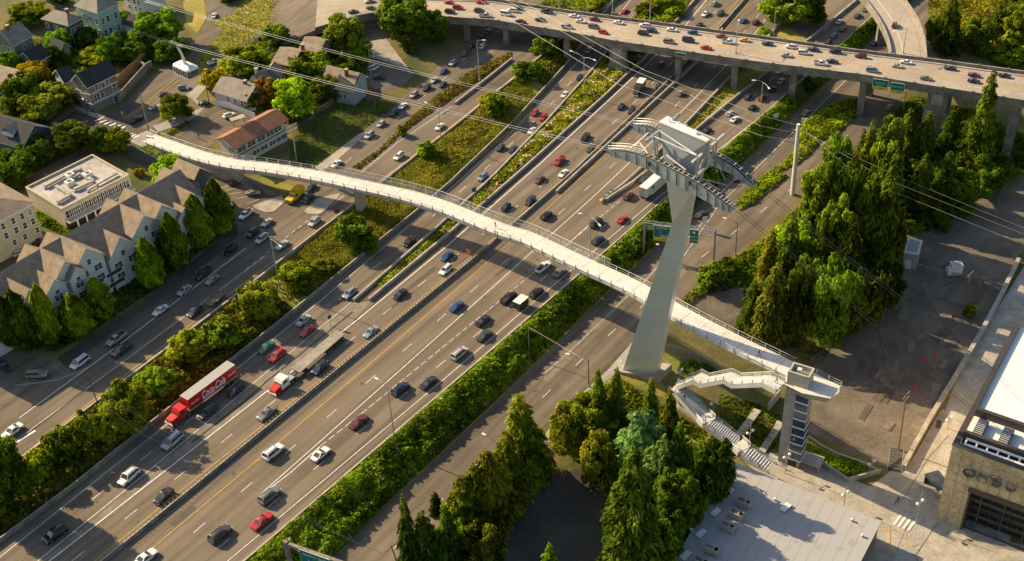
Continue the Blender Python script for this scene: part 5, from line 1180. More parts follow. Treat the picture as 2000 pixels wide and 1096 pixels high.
for k in range(7):
    B = MB(); x = W*(.12+.13*k); B.box(x-.15,-1.6,-2.5,x+.15,-1.3,3.1,'trim'); ob('column', B.mesh('column'), r)
B = MB(); B.box(0,-1.9,3.0,W,0,3.3,'wall_cream'); B.box(0,-.02,-2.5,W,0,2.9,'black'); ob('overhang', B.mesh('overhang'), r)  # black face stands in for the deep shade of the open carport
def duct(pts, w, hgt):
    B = MB()
    for a, b in zip(pts[:-1], pts[1:]): B.beam((a[0]*W,a[1]*D_,6.75), (b[0]*W,b[1]*D_,6.75), w, hgt, 'roof_flat')
    B.box(pts[0][0]*W-w/2,pts[0][1]*D_-w/2,6.1,pts[0][0]*W+w/2,pts[0][1]*D_+w/2,6.5,'steel'); ob('duct', B.mesh('duct'), r)
duct([(.15,.75),(.45,.78)], .8, .6); duct([(.05,.2),(.25,.22),(.25,.62)], .8, .6); duct([(.35,.3),(.62,.28),(.62,.62),(.5,.62)], .8, .6); duct([(.6,.15),(.92,.17)], .6, .5); duct([(.45,.12),(.58,.13)], .7, .5); duct([(.55,.8),(.7,.72),(.7,.6)], .9, .7)
for q in ((.5,.7), (.66,.5), (.4,.52)):
    B = MB(); B.box(q[0]*W-1,q[1]*D_-.8,6.1,q[0]*W+1,q[1]*D_+.8,7.4,'trim'); B.box(q[0]*W-.5,q[1]*D_-.4,7.4,q[0]*W+.5,q[1]*D_+.4,7.5,'steel_dark'); ob('roof_unit', B.mesh('roof_unit'), r)
building('beige_apartments', 'beige four-storey apartment house with brown roof at the left edge', (-62,463), (63,397), 10.2, depth=15, roof='hip', rise=3, wall='wall_beige', rm='roof_taupe', cat='apartment house', ov=.7,
  wins=[('f', (.5,.66,.8,.93), (7.6,5.0), 1.0, 1.6), ('f', (.58,.75,.95), (2.4,), 1.0, 1.4)])
# houses by the driveway
building('red_walled_house', 'house with taupe roof and dark red wall among the trees by the driveway', ('Z7',232,410), ('Z7',468,462), 4.6, depth=9, roof='gx', rise=2.2, wall='brick', rm='roof_taupe', chim=(.95,.75), trim='trim', wins=[('f', (.85,), (1.4,), 1.0, 1.4)])
building('taupe_roofed_house', 'house with a broad light roof and brick chimney under the overhead wires', ('Z7',570,290), ('Z7',810,330), 5.0, depth=10, roof='gx', rise=2.4, wall='wall_taupe', rm='roof_taupe', chim=(.9,.9), wins=[('f', (.3,.7), (1.6,), 1.0, 1.4)])
building('hidden_house', 'low house with grey roof above the purple-leaved tree', ('Z7',80,590), ('Z7',310,600), 4.2, Cpt=('Z7',440,520), roof='gy', rise=2.0, wall='wall_blue', rm='roof_taupe', trim='wall_blue')
building('chimney_house', 'small pale green house end with a tall chimney left of the purple-leaved tree', ('A2',30,450), ('A2',75,462), 4.4, depth=6, roof='gy', rise=1.8, wall='wall_teal', rm='roof_grey', chim=(.3,.3,'wall_teal'))
r, W, D_, z = building('blue_grey_house', 'pale blue-grey house in shade right next to the driveway', ('Z7',1290,745), ('Z7',1470,610), 5.6, depth=10, roof='gy', rise=2.6, wall='wall_blue', rm='roof_taupe', chim=(.3,.3), wins=[('f', (.25,.6), (3.2,), 1.2, 1.3), ('f', (.35,.75), (.8,), 1.2, 1.3), ('l', (.3,.7), (2.2,), .9, 1.5)])
building('blue_grey_annex', 'lower blue-grey wing with dark roof left of the shaded blue-grey house', ('Z7',1060,760), ('Z7',1290,800), 4.8, depth=8, roof='gx', rise=2.2, wall='wall_blue', rm='roof_dark', cat='annex', wins=[('f', (.15,.5), (1.8,), .8, 1.3)])
building('corner_house', 'grey and white house partly cut by the top edge of the picture', ('A1',690,-40), ('A1',790,-8), 6, depth=9, roof='gx', rise=2.2, wall='wall_white', rm='roof_taupe', wins=[('f', (.25,.6,.85), (3.6,1.2), 1, 1.4)])
building('porch_house', 'small dark-roofed house right of the teal house', ('Z6',1205,235), ('Z6',1300,262), 3.4, depth=7, roof='gx', rise=1.4, wall='wall_white', rm='roof_dark')
# row houses
RA, RW, RD, Rrz, Rz = frame_of((78-150*1.02,571+150*.62), (393,385), 8.0, depth=13.5, zg=4.4)
row = empty('row_houses', (RA.x, RA.y, Rz), Rrz, 'long row of white gabled row houses with brown shingle roofs', 'row houses')
ob('wall', walls_mb('gx', RW, RD, 8.0, 5.0, 'wall_white', 4).mesh('wall'), row)
rf = ob('roof', roof_mb('gx', RW, RD, 8.0, 5.0, 'roof_taupe', .5, trim='roof_taupe').mesh('roof'), row)
Rinv = Matrix.Translation((RA.x, RA.y, Rz)) @ Matrix.Rotation(Rrz, 4, 'Z'); Rinv.invert()
def rx(k, x, y, zl, yl):
    """local x of a pixel assumed on vertical plane y=yl; returns x,z"""
    pxx, pyy = c(k, x, y); d = Rinv.to_3x3() @ Vector(ray(pxx, pyy)); o = Rinv @ Vector(CP); t = (yl-o.y)/d.y; q = o+d*t; return q.x, q.z
def gable(xc, wd, y0, H, rise, back=False, name='gable', wm='wall_white', rmat='roof_taupe'):
    B = MB(); x0, x1 = xc-wd/2, xc+wd/2; yb = RD/2
    ya = y0
    s_ = -1 if not back else 1
    B.poly([(x0,ya,-4),(x1,ya,-4),(x1,ya,H),(xc,ya,H+rise),(x0,ya,H)], wm)
    B.poly([(x0,ya,-4),(x0,ya,H),(x0,yb,H),(x0,yb,-4)], wm); B.poly([(x1,ya,-4),(x1,yb,-4),(x1,yb,H),(x1,ya,H)], wm)
    g_ = ob(name, B.mesh(name), row)
    B = MB(); o = .35; yo = ya+s_*.4; sl = rise/(wd/2)*o; th = .16
    for sg in (-1, 1):
        e = xc+sg*(wd/2+o); q = [(e,yo,H-sl),(xc,yo,H+rise),(xc,yb,H+rise),(e,yb,H-sl)]
        B.poly([(a_,b_,c_+th) for a_,b_,c_ in q], rmat); B.poly(q, 'trim'); B.poly([q[0],q[1],(xc,yo,H+rise+th),(e,yo,H-sl+th)], 'trim'); B.poly([q[0],q[3],(e,yb,H-sl+th),(e,yo,H-sl+th)], 'trim')
    ob('gable_roof', B.mesh('gable_roof'), row)
GB = [('Z4',620,545,7.4,3.4,1.6), ('Z4',825,425,7.6,3.6,1.6), ('Z4',1155,315,8.0,4.2,1.6), ('B1',805,205,7.6,3.4,1.6), ('B1',905,145,7.6,3.6,1.6), ('Z4',520,730,5.0,2.2,2.4), ('Z4',730,610,4.0,2.0,3.2), ('B1',1035,160,5.0,2.2,2.4), ('Z4',270,830,4.0,2.4,2.4),('B1',1090,82,4.6,2.6,2.2)]
gx_ = []
for k_, x_, y_, wd, rise, out in GB:
    X, Z = rx(k_, x_, y_, 0, -out); gx_.append((X, Z)); Hh = max(5.5, min(9.8, Z-rise)); gable(X, wd, -out, Hh, rise)
    Wn = [(-.0, Hh-.7)] if rise > 3 else [(0, Hh-1.9)]
    for dx, zz in Wn:
        key = (.9, 1.3, 1, 'trim', 'winglass')
        if key not in _wc: _wc[key] = win_mesh(.9, 1.3, 1, 'trim', 'winglass')
        o = ob('window', _wc[key], row); o.location = (X+dx, -out-.01, zz)
    key = (1.9, 1.5, 2, 'trim', 'winglass')
    if key not in _wc: _wc[key] = win_mesh(1.9, 1.5, 2, 'trim', 'winglass')
    for dx in ((-wd*.24, wd*.24) if wd > 7 else (0,)):
        for zz in (Hh-3.2, Hh-6.0):
            o = ob('window', _wc[key], row); o.location = (X+dx, -out-.01, zz)
for k_, x_, y_ in (('B1',275,308),('B1',150,372),('B1',615,128),('B1',715,72),('B1',940,2),('B1',1020,-60)):
    X, Z = rx(k_, x_, y_, 0, RD+1); gable(X, 7.2, RD+1.2, max(7, Z-3.4), 3.4, back=True, name='rear_gable')
# balconies between the gables
for k_, x_, y_ in (('Z4',670,740),('Z4',1060,540),('Z4',880,640),('Z4',460,880),('B1',860,320),('B1',990,240)):
    X, Z = rx(k_, x_, y_, 0, -.8)
    for zz in (3.2, .4):
        B = MB(); B.box(X-2,-1.7,zz-.15,X+2,0,zz,'trim'); B.box(X-2,-1.72,zz,X+2,-1.66,zz+1.0,'steel_dark'); B.box(X-2,-1.74,zz+1.0,X+2,-1.62,zz+1.08,'trim'); B.box(X-1.6,-.08,zz,X+1.6,-.02,zz+2.1,'glass'); ob('balcony', B.mesh('balcony'), row)

# waterfront buildings
OR_Z = 10.0; OG = -9.5
A, W, D_, rz = rectloc((1860.5,869), (2000,919), OR_Z, Cpt=(1919,778)); W = 60
bx = empty('hospital_building', (A.x, A.y, OG), rz, 'sandstone-clad building with large metal letters OHSU and dark bronze window wall', 'building')
Hb = OR_Z-OG; Sx = lambda k, x, y: None
Oinv = Matrix.Translation((A.x, A.y, OG)) @ Matrix.Rotation(rz, 4, 'Z'); Oinv.invert()
def ox(k, x, y, yl=0.0):
    pxx, pyy = c(k, x, y); d = Oinv.to_3x3() @ Vector(ray(pxx, pyy)); o = Oinv @ Vector(CP); t = (yl-o.y)/d.y; q = o+d*t; return q.x, q.z
wx0, wz1 = ox('Z3', 965, 655); _, wzb = ox('Z3', 880, 1010)
B = MB(); Wd = 60
B.box(0,0,-1,wx0,.8,Hb,'stone'); B.box(wx0,0,wz1,Wd,.8,Hb,'stone'); B.box(0,.8,-1,.8,40,Hb-2,'stone'); B.box(wx0,3.2,-1,Wd,3.4,wz1+.5,'glass')
B.box(.8,.8,Hb-2.3,Wd,40,Hb-2,'roof_bright'); ob('wall', B.mesh('wall'), bx)
B = MB()
for k in range(1, 9): B.box(-.0,-.012,Hb-k*2.1,wx0 if Hb-k*2.1 < wz1 else 24,0,Hb-k*2.1+.04,'bronze')
for k in range(1, 12):
    x = k*1.9; z0 = -1 if x < wx0 else wz1; B.box(x-.02,-.012,z0,x+.02,0,Hb,'bronze')
ob('panel_joints', B.mesh('panel_joints'), bx)
B = MB(); B.box(-.15,-.15,Hb,Wd,.95,Hb+.12,'bronze'); B.box(-.15,.95,Hb,.95,11.5,Hb+.12,'bronze'); B.box(.8,3.6,Hb-2,Wd,4.4,Hb+.6,'bronze'); B.box(-.1,11.5,Hb-2,.9,40,Hb+.1,'bronze'); B.box(.9,10.8,Hb-2,Wd,11.6,Hb+.5,'bronze'); ob('parapet', B.mesh('parapet'), bx)
# white slotted brise-soleil inside the parapet
B = MB(); B.box(1.6,1.2,Hb-.3,Wd,1.7,Hb-.1,'trim'); B.box(1.6,2.8,Hb-.3,Wd,3.3,Hb-.1,'trim')
for k in range(14): B.box(1.6+k*1.9,1.7,Hb-.3,1.9+k*1.9,2.8,Hb-.12,'trim')
B.box(1,1.0,Hb-1.9,Wd,3.5,Hb-1.7,'black'); ob('sun_screen', B.mesh('sun_screen'), bx)
B = MB(); B.box(.9,4.4,Hb-1.4,Wd,10.8,Hb-1.2,'roof_bright'); B.box(.9,11.6,Hb-.9,Wd,40,Hb-.6,'roof_bright'); ob('roof', B.mesh('roof'), bx)
for k in range(4):
    B = MB(); x = 2.9+k*4.6; B.box(x-.9,5.0,Hb-1.2,x+.9,9.6,Hb-.2,'bronze')
    for j in range(2): B.box(x-.7+j*.75,5.2,Hb-.2,x-.05+j*.75,9.4,Hb-.12,'winglass'); 
    for j in range(8): B.box(x-.75,5.3+j*.52,Hb-.12,x+.75,5.4+j*.52,Hb-.08,'trim')
    ob('skylight', B.mesh('skylight'), bx)
# window wall: reveal, mullions and panes
B = MB(); B.box(wx0-.5,-.25,wz1,Wd,3.0,wz1+1.3,'bronze'); B.box(wx0-.25,-.25,-1,wx0+.1,3.0,wz1,'bronze'); ob('window_surround', B.mesh('window_surround'), bx)
B = MB()
for k in range(16): B.box(wx0+.2+k*1.75,2.6,-1,wx0+.32+k*1.75,3.1,wz1,'bronze')
for k in range(12): B.box(wx0+.1,2.62,wz1-1.9*k-.1,Wd,3.08,wz1-1.9*k+.08,'bronze')
for k in range(4): B.box(wx0+.1,.4,wz1-3.8*k-2.1,Wd,.55,wz1-3.8*k-1.9,'bronze')
for k in range(6): B.box(wx0+2+k*4.2,.4,-1,wx0+2.15+k*4.2,.55,wz1,'bronze')
ob('window_frame', B.mesh('window_frame'), bx)
# letters
def letter(name, strokes, x, z, s, parent, m='letter', dpt=.35, y=-.45, thick=.40):
    B = MB()
    for st in strokes:
        pts = [(x+a*s, z+b*s) for a, b in st]
        for (a, b), (a2, b2) in zip(pts[:-1], pts[1:]):
            d_ = Vector((a2-a, b2-b)).normalized()*(thick*.4)
            B.beam((a-d_.x, y, b-d_.y), (a2+d_.x, y, b2+d_.y), thick, dpt, m, up=(0,1,0))
    return ob(name, B.mesh(name), parent)
arc = lambda cx, cy, rx_, ry, a0, a1, n=10: [(cx+rx_*cos(radians(a0+(a1-a0)*k/n)), cy+ry*sin(radians(a0+(a1-a0)*k/n))) for k in range(n+1)]
LET = {'O': [arc(.5,.5,.46,.46,0,360,20)], 'H': [[(0,0),(0,1)],[(.8,0),(.8,1)],[(0,.5),(.8,.5)]], 'S': [arc(.4,.74,.33,.24,40,270,9)+arc(.4,.26,.35,.25,90,-140,9)], 'U': [[(0,1),(0,.38)]+arc(.4,.38,.4,.38,180,360,8)+[(.8,.38),(.8,1)]]}
for chh, xx, yy in (('O',955,520),('H',1047,552),('S',1133,583),('U',1228,612)):
    X, Z = ox('Z3', xx, yy); letter('letter', LET[chh], X-.85, Z-1.0, 2.0, bx)
# white roofed warehouse
WZ = -4.5
A, W, D_, rz = rectloc((1300,1160), (1640,1160), WZ, depth=10)
q = [Vector(P(*s_, WZ)[:2]) for s_ in ((1433,906),(1717,1022),(1620,1210),(1240,1230))]
wroot = empty('warehouse', (q[0].x, q[0].y, OG), 0, 'low warehouse with a broad pale grey roof dappled by tree shadows', 'warehouse')
B = MB(); lo = [Vector((p.x, p.y, OG-1)) for p in q]; hi = [Vector((p.x, p.y, WZ)) for p in q]
for i in range(4): j = (i+1) % 4; B.poly([lo[j], lo[i], hi[i], hi[j]], 'wall_taupe')
sub('wall', B, wroot)
B = MB(); ce = sum(q, Vector((0,0)))/4; o_ = [Vector((p.x+(p.x-ce.x)*.02, p.y+(p.y-ce.y)*.02, WZ)) for p in q]
B.poly([v+Vector((0,0,.25)) for v in o_][::-1], 'roof_white')
for i in range(4): j = (i+1) % 4; B.poly([o_[j], o_[i], o_[i]+Vector((0,0,.25)), o_[j]+Vector((0,0,.25))], 'bronze')
wr = sub('roof', B, wroot)
B = MB(); g_ = random.Random(9)
for k in range(1, 14):
    a_ = q[0].lerp(q[1], k/14); b_ = q[3].lerp(q[2], k/14); t2 = (q[1]-q[0]).normalized()*.03; z_ = WZ+.256
    B.poly([(a_.x-t2.x,a_.y-t2.y,z_),(b_.x-t2.x,b_.y-t2.y,z_),(b_.x+t2.x,b_.y+t2.y,z_),(a_.x+t2.x,a_.y+t2.y,z_)], 'concrete_dark')
o_ = sub('membrane_seams', B, wroot); o_['kind'] = 'stuff'
B = MB()
for k in range(30):
    f1, f2 = g_.uniform(.05, .95), g_.uniform(.05, .9); p_ = q[0].lerp(q[1], f1).lerp(q[3].lerp(q[2], f1), f2); r_ = g_.uniform(.2, 1.1)
    B.poly([(p_.x+r_*cos(a_*.7)*g_.uniform(.5, 1.3), p_.y+r_*sin(a_*.7)*g_.uniform(.5, 1.3), WZ+.258+k*.0005) for a_ in range(9)], 'roof_stain')
o_ = sub('roof_stains', B, wroot); o_['kind'] = 'stuff'
xd = (q[1]-q[0]).normalized(); wrz = atan2(xd.y, xd.x)
def onroof(k, x, y): p = P(*c(k, x, y), WZ+.25); return Vector((p[0], p[1], WZ+.25))
for n_, (x, y, two) in enumerate(((1420,770,0),(1378,835,0),(1328,905,0),(1240,1035,1),(1180,1105,1))):
    p = onroof('C3', x, y+15); t = empty('air_conditioner', p, wrz, ['grey-beige roof air conditioner, topmost of the row on the pale roof','grey-beige roof air conditioner, second from the top of the row on the pale roof','grey-beige roof air conditioner, third from the top of the row on the pale roof','wide roof air conditioner with two fans on the pale roof','roof air conditioner at the bottom picture edge on the pale roof'][n_], 'air conditioner', 'air conditioners on the pale warehouse roof')
    B = MB(); B.box(-1.3,-.65,.25,1.3,.65,1.5,'concrete')
    for a_ in (-1.1, 1.1):
        for b_ in (-.5, .5): B.box(a_-.06,b_-.06,0,a_+.06,b_+.06,.25,'steel_dark')
    B.box(-1.1,-.4,1.5,.2,.35,1.56,'gravel'); lsub('casing', B, t)
    B = MB(); B.tube([(.85,0,1.5),(.85,0,1.62)], .38, 'black', n=12)
    if two: B.tube([(.85,-.1,1.5),(.85,-.1,1.62)], .3, 'black', n=12)
    lsub('fan', B, t)
for n_, (k, x, y) in enumerate((('C3',1343,712),('C3',1265,825),('C3',1182,945),('C3',1095,1068),('C4',157,798))):
    p = onroof(k, x, y); B = MB(); B.box(-.7,-1.2,0,.7,1.2,.25,'steel'); B.poly([(-.6,-1.1,.26),(.6,-1.1,.26),(.6,1.1,.5),(-.6,1.1,.5)], 'trim'); B.box(-.6,1.0,.2,.6,1.1,.5,'steel')
    o = ob('skylight', B.mesh('skylight'), None, p, wrz-.25); tag(o, ['glazed skylight on the pale roof, farthest of the row beside the trees','glazed skylight on the pale roof, second farthest of the row beside the trees','glazed skylight on the pale roof, third in the row beside the trees','glazed skylight on the pale roof at the bottom picture edge','single bright skylight out in the middle of the pale warehouse roof'][n_], 'skylight', 'skylights on the pale warehouse roof')
for n_, (k, x, y) in enumerate((('C4',97,755),('C3',1323,665),('C3',1142,893),('C3',1123,925),('C4',530,870),('C4',588,958))):
    p = onroof(k, x, y); B = MB(); B.tube([(0,0,0),(0,0,.45)], .22, 'steel', n=10); B.ball((0,0,.5), .28, 'trim', n=10, sz=.6); o = ob('roof_vent', B.mesh('roof_vent'), None, p); tag(o, ['white domed roof vent beside the lone skylight on the pale roof','white domed roof vent at the far left corner of the pale roof','upper white vent of the pair at the left roof edge','lower white vent of the pair at the left roof edge','thin roof vent near the far right edge of the pale roof','small roof vent close to the right corner of the pale roof'][n_], 'vent', 'vents on the pale warehouse roof')
# glass bus shelter, equipment shed, tank
p = G(*c('Z3',745,640)); t = empty('glass_shelter', p, wrz+.9, 'green-tinted glass shelter beside the sandstone building', 'shelter')
B = MB(); B.box(-1.6,-2.4,2.4,1.6,2.4,2.5,'winglass'); lsub('roof', B, t); B = MB(); B.box(1.4,-2.3,0,1.45,2.3,2.4,'winglass'); B.box(-1.4,2.2,0,1.4,2.25,2.4,'winglass'); lsub('glass_panel', B, t)
B = MB(); [B.box(a_-.05,b_-.05,0,a_+.05,b_+.05,2.4,'steel') for a_ in (-1.4,1.4) for b_ in (-2.2,2.2)]; lsub('frame', B, t)
r_, W, D_, z = building('equipment_shed', 'pale metal equipment shed with a flat roof in the shaded yard', ('B4',825,410), ('B4',905,425), 4.6, Cpt=('B4',935,350), roof='flat', wall='wall_blue', rm='roof_white', cat='shed', par=.15)
B = MB(); B.box(W*.2,-.06,0,W*.6,0,2.4,'wall_white'); ob('door', B.mesh('door'), r_)
p = G(*c('B4',1100,540)); t = empty('white_tank', p, wrz+.6, 'white box-topped storage tank lying in the fenced yard', 'tank')
B = MB(); B.tube([(-1.6,0,1.2),(1.6,0,1.2)], 1.15, 'white', n=16); lsub('tank_body', B, t); B = MB(); B.box(-.9,-1,2.0,1.7,1,3.3,'white'); B.box(-.6,-.7,3.3,1.4,.7,3.36,'steel'); lsub('housing', B, t)

# ------------------------------------------------------------------ tram tower
Ta = np.array([28.1, 195.9]); Td = np.array([-.738, .674]); Tn = np.array([-.674, -.738])   # d: up the hill along the ropes, n: toward the camera
def TP(s_, b_, z): q = Ta+Td*s_+Tn*b_; return Vector((q[0], q[1], z))
def rp(k, x, y, off):
    r = ray(*c(k, x, y)); o = Ta+Tn*off; t = ((o-CP[:2]) @ Tn)/(r[:2] @ Tn); q = CP+r*t; return Vector(q)
troot = empty('tram_tower', tuple(G(1250,728)), 0, 'tall leaning brushed-steel tramway tower with a boxy white-capped head', 'tower')
away = Vector((.68, .735, 0)); 
def V3(px, py, z): return Vector(P(px, py, z))
stn = [ (V3(1216,724,-3.6)-Vector((0,0,1.2)), V3(1280,731,-3.6)-Vector((0,0,1.2)), 2.4), (V3(1216,724,-3.6), V3(1280,731,-3.6), 2.4), (V3(1313,437,37.5), V3(1344,440,37.5), 1.1), (V3(1301,350,48), V3(1357,369,48), 1.2) ]
B = MB()
def ring(fl, fr, dp, drx=.75): return [fl, fr, fr+away*dp*drx, fl+away*dp]
seq = []
for (a0, b0, d0), (a1, b1, d1) in zip(stn[:-1], stn[1:]):
    n_ = 1
    B.hexa(ring(a0,b0,d0), ring(a1,b1,d1), 'tower')
tow = sub('tower_leg', B, troot)
hb = (V3(1299,332,50.5), V3(1366,352,50.5), 1.6); ht = (V3(1288.6,239.2,59), V3(1381.6,278.4,59), 2.0)
B = MB(); B.hexa(ring(stn[-1][0], stn[-1][1], 1.2), ring(hb[0], hb[1], 1.6), 'tower'); B.hexa(ring(hb[0],hb[1],1.6), ring(ht[0],ht[1],2.2,.35), 'tower_panel'); sub('tower_head', B, troot)
B = MB(); rr_ = ring(ht[0]-away*.15, ht[1]-away*.15, 2.5, .35); B.hexa(rr_, [v+Vector((0,0,.3)) for v in rr_], 'tower_top')
B.tube([ht[0].lerp(ht[1],.3)+away*.8+Vector((0,0,.5)), ht[0].lerp(ht[1],.75)+away*.6+Vector((0,0,.5))], .3, 'tower_top', n=6)
for f_ in (.15,.35,.5): q_ = ht[0].lerp(ht[1],f_)+away*.9; B.beam(q_, q_+Vector((0,0,1.1)), .25, .25, 'tower_top')
sub('head_cap', B, troot)
def arch(name, pts, label_off):
    """curved box girder: pts on its top centre line"""
    l = smooth_line(pts, 28); B = MB(); prev = None
    for i, p in enumerate(l):
        f_ = i/28; dp = .5+2.3*sin(pi*min(1, max(0, f_)))**.6
        n = Vector((Tn[0], Tn[1], 0)); cur = [p-n*.75, p+n*.75, p+n*.6-Vector((0,0,dp)), p-n*.6-Vector((0,0,dp))]
        if prev:
            for a_ in range(4): b_ = (a_+1) % 4; B.poly([prev[a_], prev[b_], cur[b_], cur[a_]], 'steel_dark' if a_ == 0 else 'girder')
        else: B.poly(cur, 'girder')
        prev = cur
    B.poly(prev[::-1], 'girder'); g_ = sub(name, B, troot)
    B = MB(); n = Vector((Tn[0], Tn[1], 0))
    for i in range(0, 28, 2):
        p = l[i]; f_ = i/28; dp = .5+2.3*sin(pi*f_)**.6
        B.beam(p+n*.78-Vector((0,0,.05)), p+n*.64-Vector((0,0,dp)), .12, .06, 'steel_dark', up=(Td[0],Td[1],0))
    sub('stiffeners', B, troot)
    B = MB()
    for i, p in enumerate(l[:-1]): B.beam(p+n*.35+Vector((0,0,.12)), l[i+1]+n*.35+Vector((0,0,.12)), .12, .16, 'steel'); B.beam(p-n*.35+Vector((0,0,.12)), l[i+1]-n*.35+Vector((0,0,.12)), .12, .16, 'steel')
    for i in range(1, 28, 1): B.beam(l[i]-n*.5+Vector((0,0,.15)), l[i]+n*.5+Vector((0,0,.15)), .22, .14, 'concrete')
    for sd in (-.6, .6):
        for z_ in (.6, 1.1): B.tube([p+n*sd+Vector((0,0,z_)) for p in l[:8]], .03, 'steel', n=4)
    sub('saddle_rail', B, troot); return l
GA = [rp('Z1', *q_, 0) for q_ in ((60,395),(260,408),(480,470),(700,575),(900,675),(1130,815),(1290,935),(1395,1010))]
GBk = [rp('Z1', *q_, -7.5) for q_ in ((330,130),(480,140),(620,185),(800,245),(1000,340),(1200,440),(1400,560),(1620,760))]
la = arch('saddle_girder', GA, 0); lb = arch('saddle_girder', GBk, 0)
B = MB()
for pr_ in (('Z1',440,310,0,'Z1',600,190,-4),('Z1',940,540,0,'Z1',1285,235,-7.5),('Z1',975,690,0,'Z1',1180,500,-5),('Z1',740,75,-4.5,'Z1',795,15,-6.5)):
    B = MB(); B.beam(rp(*pr_[:3], pr_[3]), rp(*pr_[4:7], pr_[7]), .45, .45, 'steel'); sub('cross_beam', B, troot)
B = MB()
for k1, x1, y1, o1, x2, y2, o2, w in (('Z1',530,255,-1,545,460,-.2,.4),('Z1',560,240,-1.6,572,455,-1,.25),('Z1',1000,510,-.8,985,685,-.2,.4),('Z1',1205,310,-6,1180,470,-6,.35),('Z1',1170,340,-5,1160,500,-5,.3),('Z1',1110,400,-3,1020,610,-2,.3)):
    B = MB(); B.beam(rp(k1,x1,y1,o1), rp(k1,x2,y2,o2), w, w, 'steel'); sub('upright', B, troot)
B = MB()
for x1, y1, o1, x2, y2, o2, w in ((600,200,-1.8,990,455,-.9,.22),(540,258,-1,980,455,-.7,.22),(665,455,-.8,872,612,-.3,.24),(740,90,-5.4,1190,290,-5.6,.3),(475,215,-4,290,375,-.3,.2),(375,315,-1.5,465,435,-.2,.2),(380,315,-1.5,325,360,-.5,.15)):
    B = MB(); B.beam(rp('Z1',x1,y1,o1), rp('Z1',x2,y2,o2), w*.75, w*.75, 'tower_top'); sub('brace', B, troot)
B = MB()
for x1, y1, o1, x2, y2, o2, w in ((1205,545,-6,1300,720,-4,.12),(1060,715,-.2,1330,780,-4,.14),(1330,780,-4,1410,700,-7,.12),(1330,780,-4,1240,870,-.4,.12),(1090,740,-.3,1240,830,-.6,.12)):
    B.beam(rp('Z1',x1,y1,o1), rp('Z1',x2,y2,o2), w, w, 'steel')
B.beam(rp('Z1',480,540,.75)-Vector((0,0,.5)), rp('Z1',480,540,.75)+Vector((0,0,.4)), .6, .4, 'steel_dark'); B.beam(rp('Z1',912,745,.75)-Vector((0,0,.5)), rp('Z1',912,745,.75)+Vector((0,0,.5)), .6, .4, 'steel_dark')
for x1, y1 in ((1390,1000),(1605,760)):
    e = rp('Z1', x1, y1, 0 if x1 < 1500 else -7.5)
    for z_ in (0,): B.beam(e+Vector((Tn[0],Tn[1],0))*.6+Vector((0,0,z_)), e-Vector((Tn[0],Tn[1],0))*.6+Vector((0,0,z_)), .12, .12, 'steel')
    for s_ in (-.6, .6): B.beam(e+Vector((Tn[0],Tn[1],0))*s_, e+Vector((Tn[0],Tn[1],0))*s_+Vector((0,0,1)), .1, .1, 'steel')
sub('inspection_rods', B, troot)
B = MB()
for (a0, b0, d0), (a1, b1, d1) in zip(stn[1:-1], stn[2:]):
    for k in range(1, 9 if a1.z < 45 else 3):
        f_ = k/(9 if a1.z < 45 else 3); a_ = a0.lerp(a1, f_)-away*.012; b_ = b0.lerp(b1, f_)-away*.012; B.beam(a_, b_, .012, .05, 'girder')
o_ = sub('plate_seams', B, troot); o_['kind'] = 'stuff'
# concrete plinth
B = MB(); a0, b0, d0 = stn[1]; pl_ = [a0-away*1.0-(b0-a0).normalized()*.8, b0-away*1.0+(b0-a0).normalized()*1.2, b0+away*4+(b0-a0).normalized()*1.2, a0+away*4-(b0-a0).normalized()*.8]
B.hexa([v-Vector((0,0,3)) for v in pl_], [v+Vector((0,0,.3)) for v in pl_], 'concrete'); sub('plinth', B, troot)
for q_ in ((1293,727),(1284,716)):
    p = G(*q_); B = MB(); B.tube([(0,0,-.1),(0,0,.6)], .22, 'sign_b', n=10); B.box(-.28,-.28,.6,.28,.28,.75,'sign_b')
    tag(ob('blue_box', B.mesh('blue_box'), None, p), 'small blue box near the tower foot, ' + ('the nearer one' if q_[0] > 1290 else 'close against the steel'), 'box', 'blue boxes at the tower foot')
# ropes and cabin
def rope(name, label, pts, r=.05, m='steel', cat='cable', grp=None):
    B = MB(); B.tube(pts, r, m, n=5); o = ob(name, B.mesh(name)); tag(o, label, cat, grp); return o
nA = Vector((Tn[0], Tn[1], 0)); CZ = 32.0
cab_top = V3(343, 86, CZ)
def sag(a, b, s_, n=14): return [a.lerp(b, k/n)-Vector((0,0,s_*4*(k/n)*(1-k/n))) for k in range(n+1)]
for o_, nm in ((.4,'nearer'),(-.4,'farther')):
    pts = sag(la[0]+nA*o_, cab_top+nA*o_, .4)+sag(cab_top+nA*o_, V3(60,-8,48)+nA*o_, .3)[1:]
    rope('tram_rope', f'tramway rope running up from the tower to the cabin, the {nm} of the lower pair', pts, .034, grp='tramway ropes')
for o_, nm in ((.4,'nearer'),(-.4,'farther')):
    rope('tram_rope', f'tramway rope of the upper pair left of the tower, the {nm} one', sag(lb[0]+nA*o_, V3(284,2,36)+nA*o_, .8)+[V3(100,-45,48)+nA*o_], .034, grp='tramway ropes')
    rope('tram_rope', f'dark tramway rope dropping right from the near girder, the {nm} one', [la[-1]+nA*o_, V3(1480,443,42)+nA*o_, V3(1702,627,20)+nA*o_, V3(1900,800,4)+nA*o_], .05, 'steel_dark', grp='tramway ropes')
    rope('tram_rope', f'dark tramway rope dropping right from the far girder, the {nm} one', [lb[-1]+nA*o_, V3(1650,500,34)+nA*o_, V3(1813,624,20)+nA*o_, V3(1941,717,8)+nA*o_, V3(2080,810,0)+nA*o_], .05, 'steel_dark', grp='tramway ropes')
crz = atan2(Td[1], Td[0])
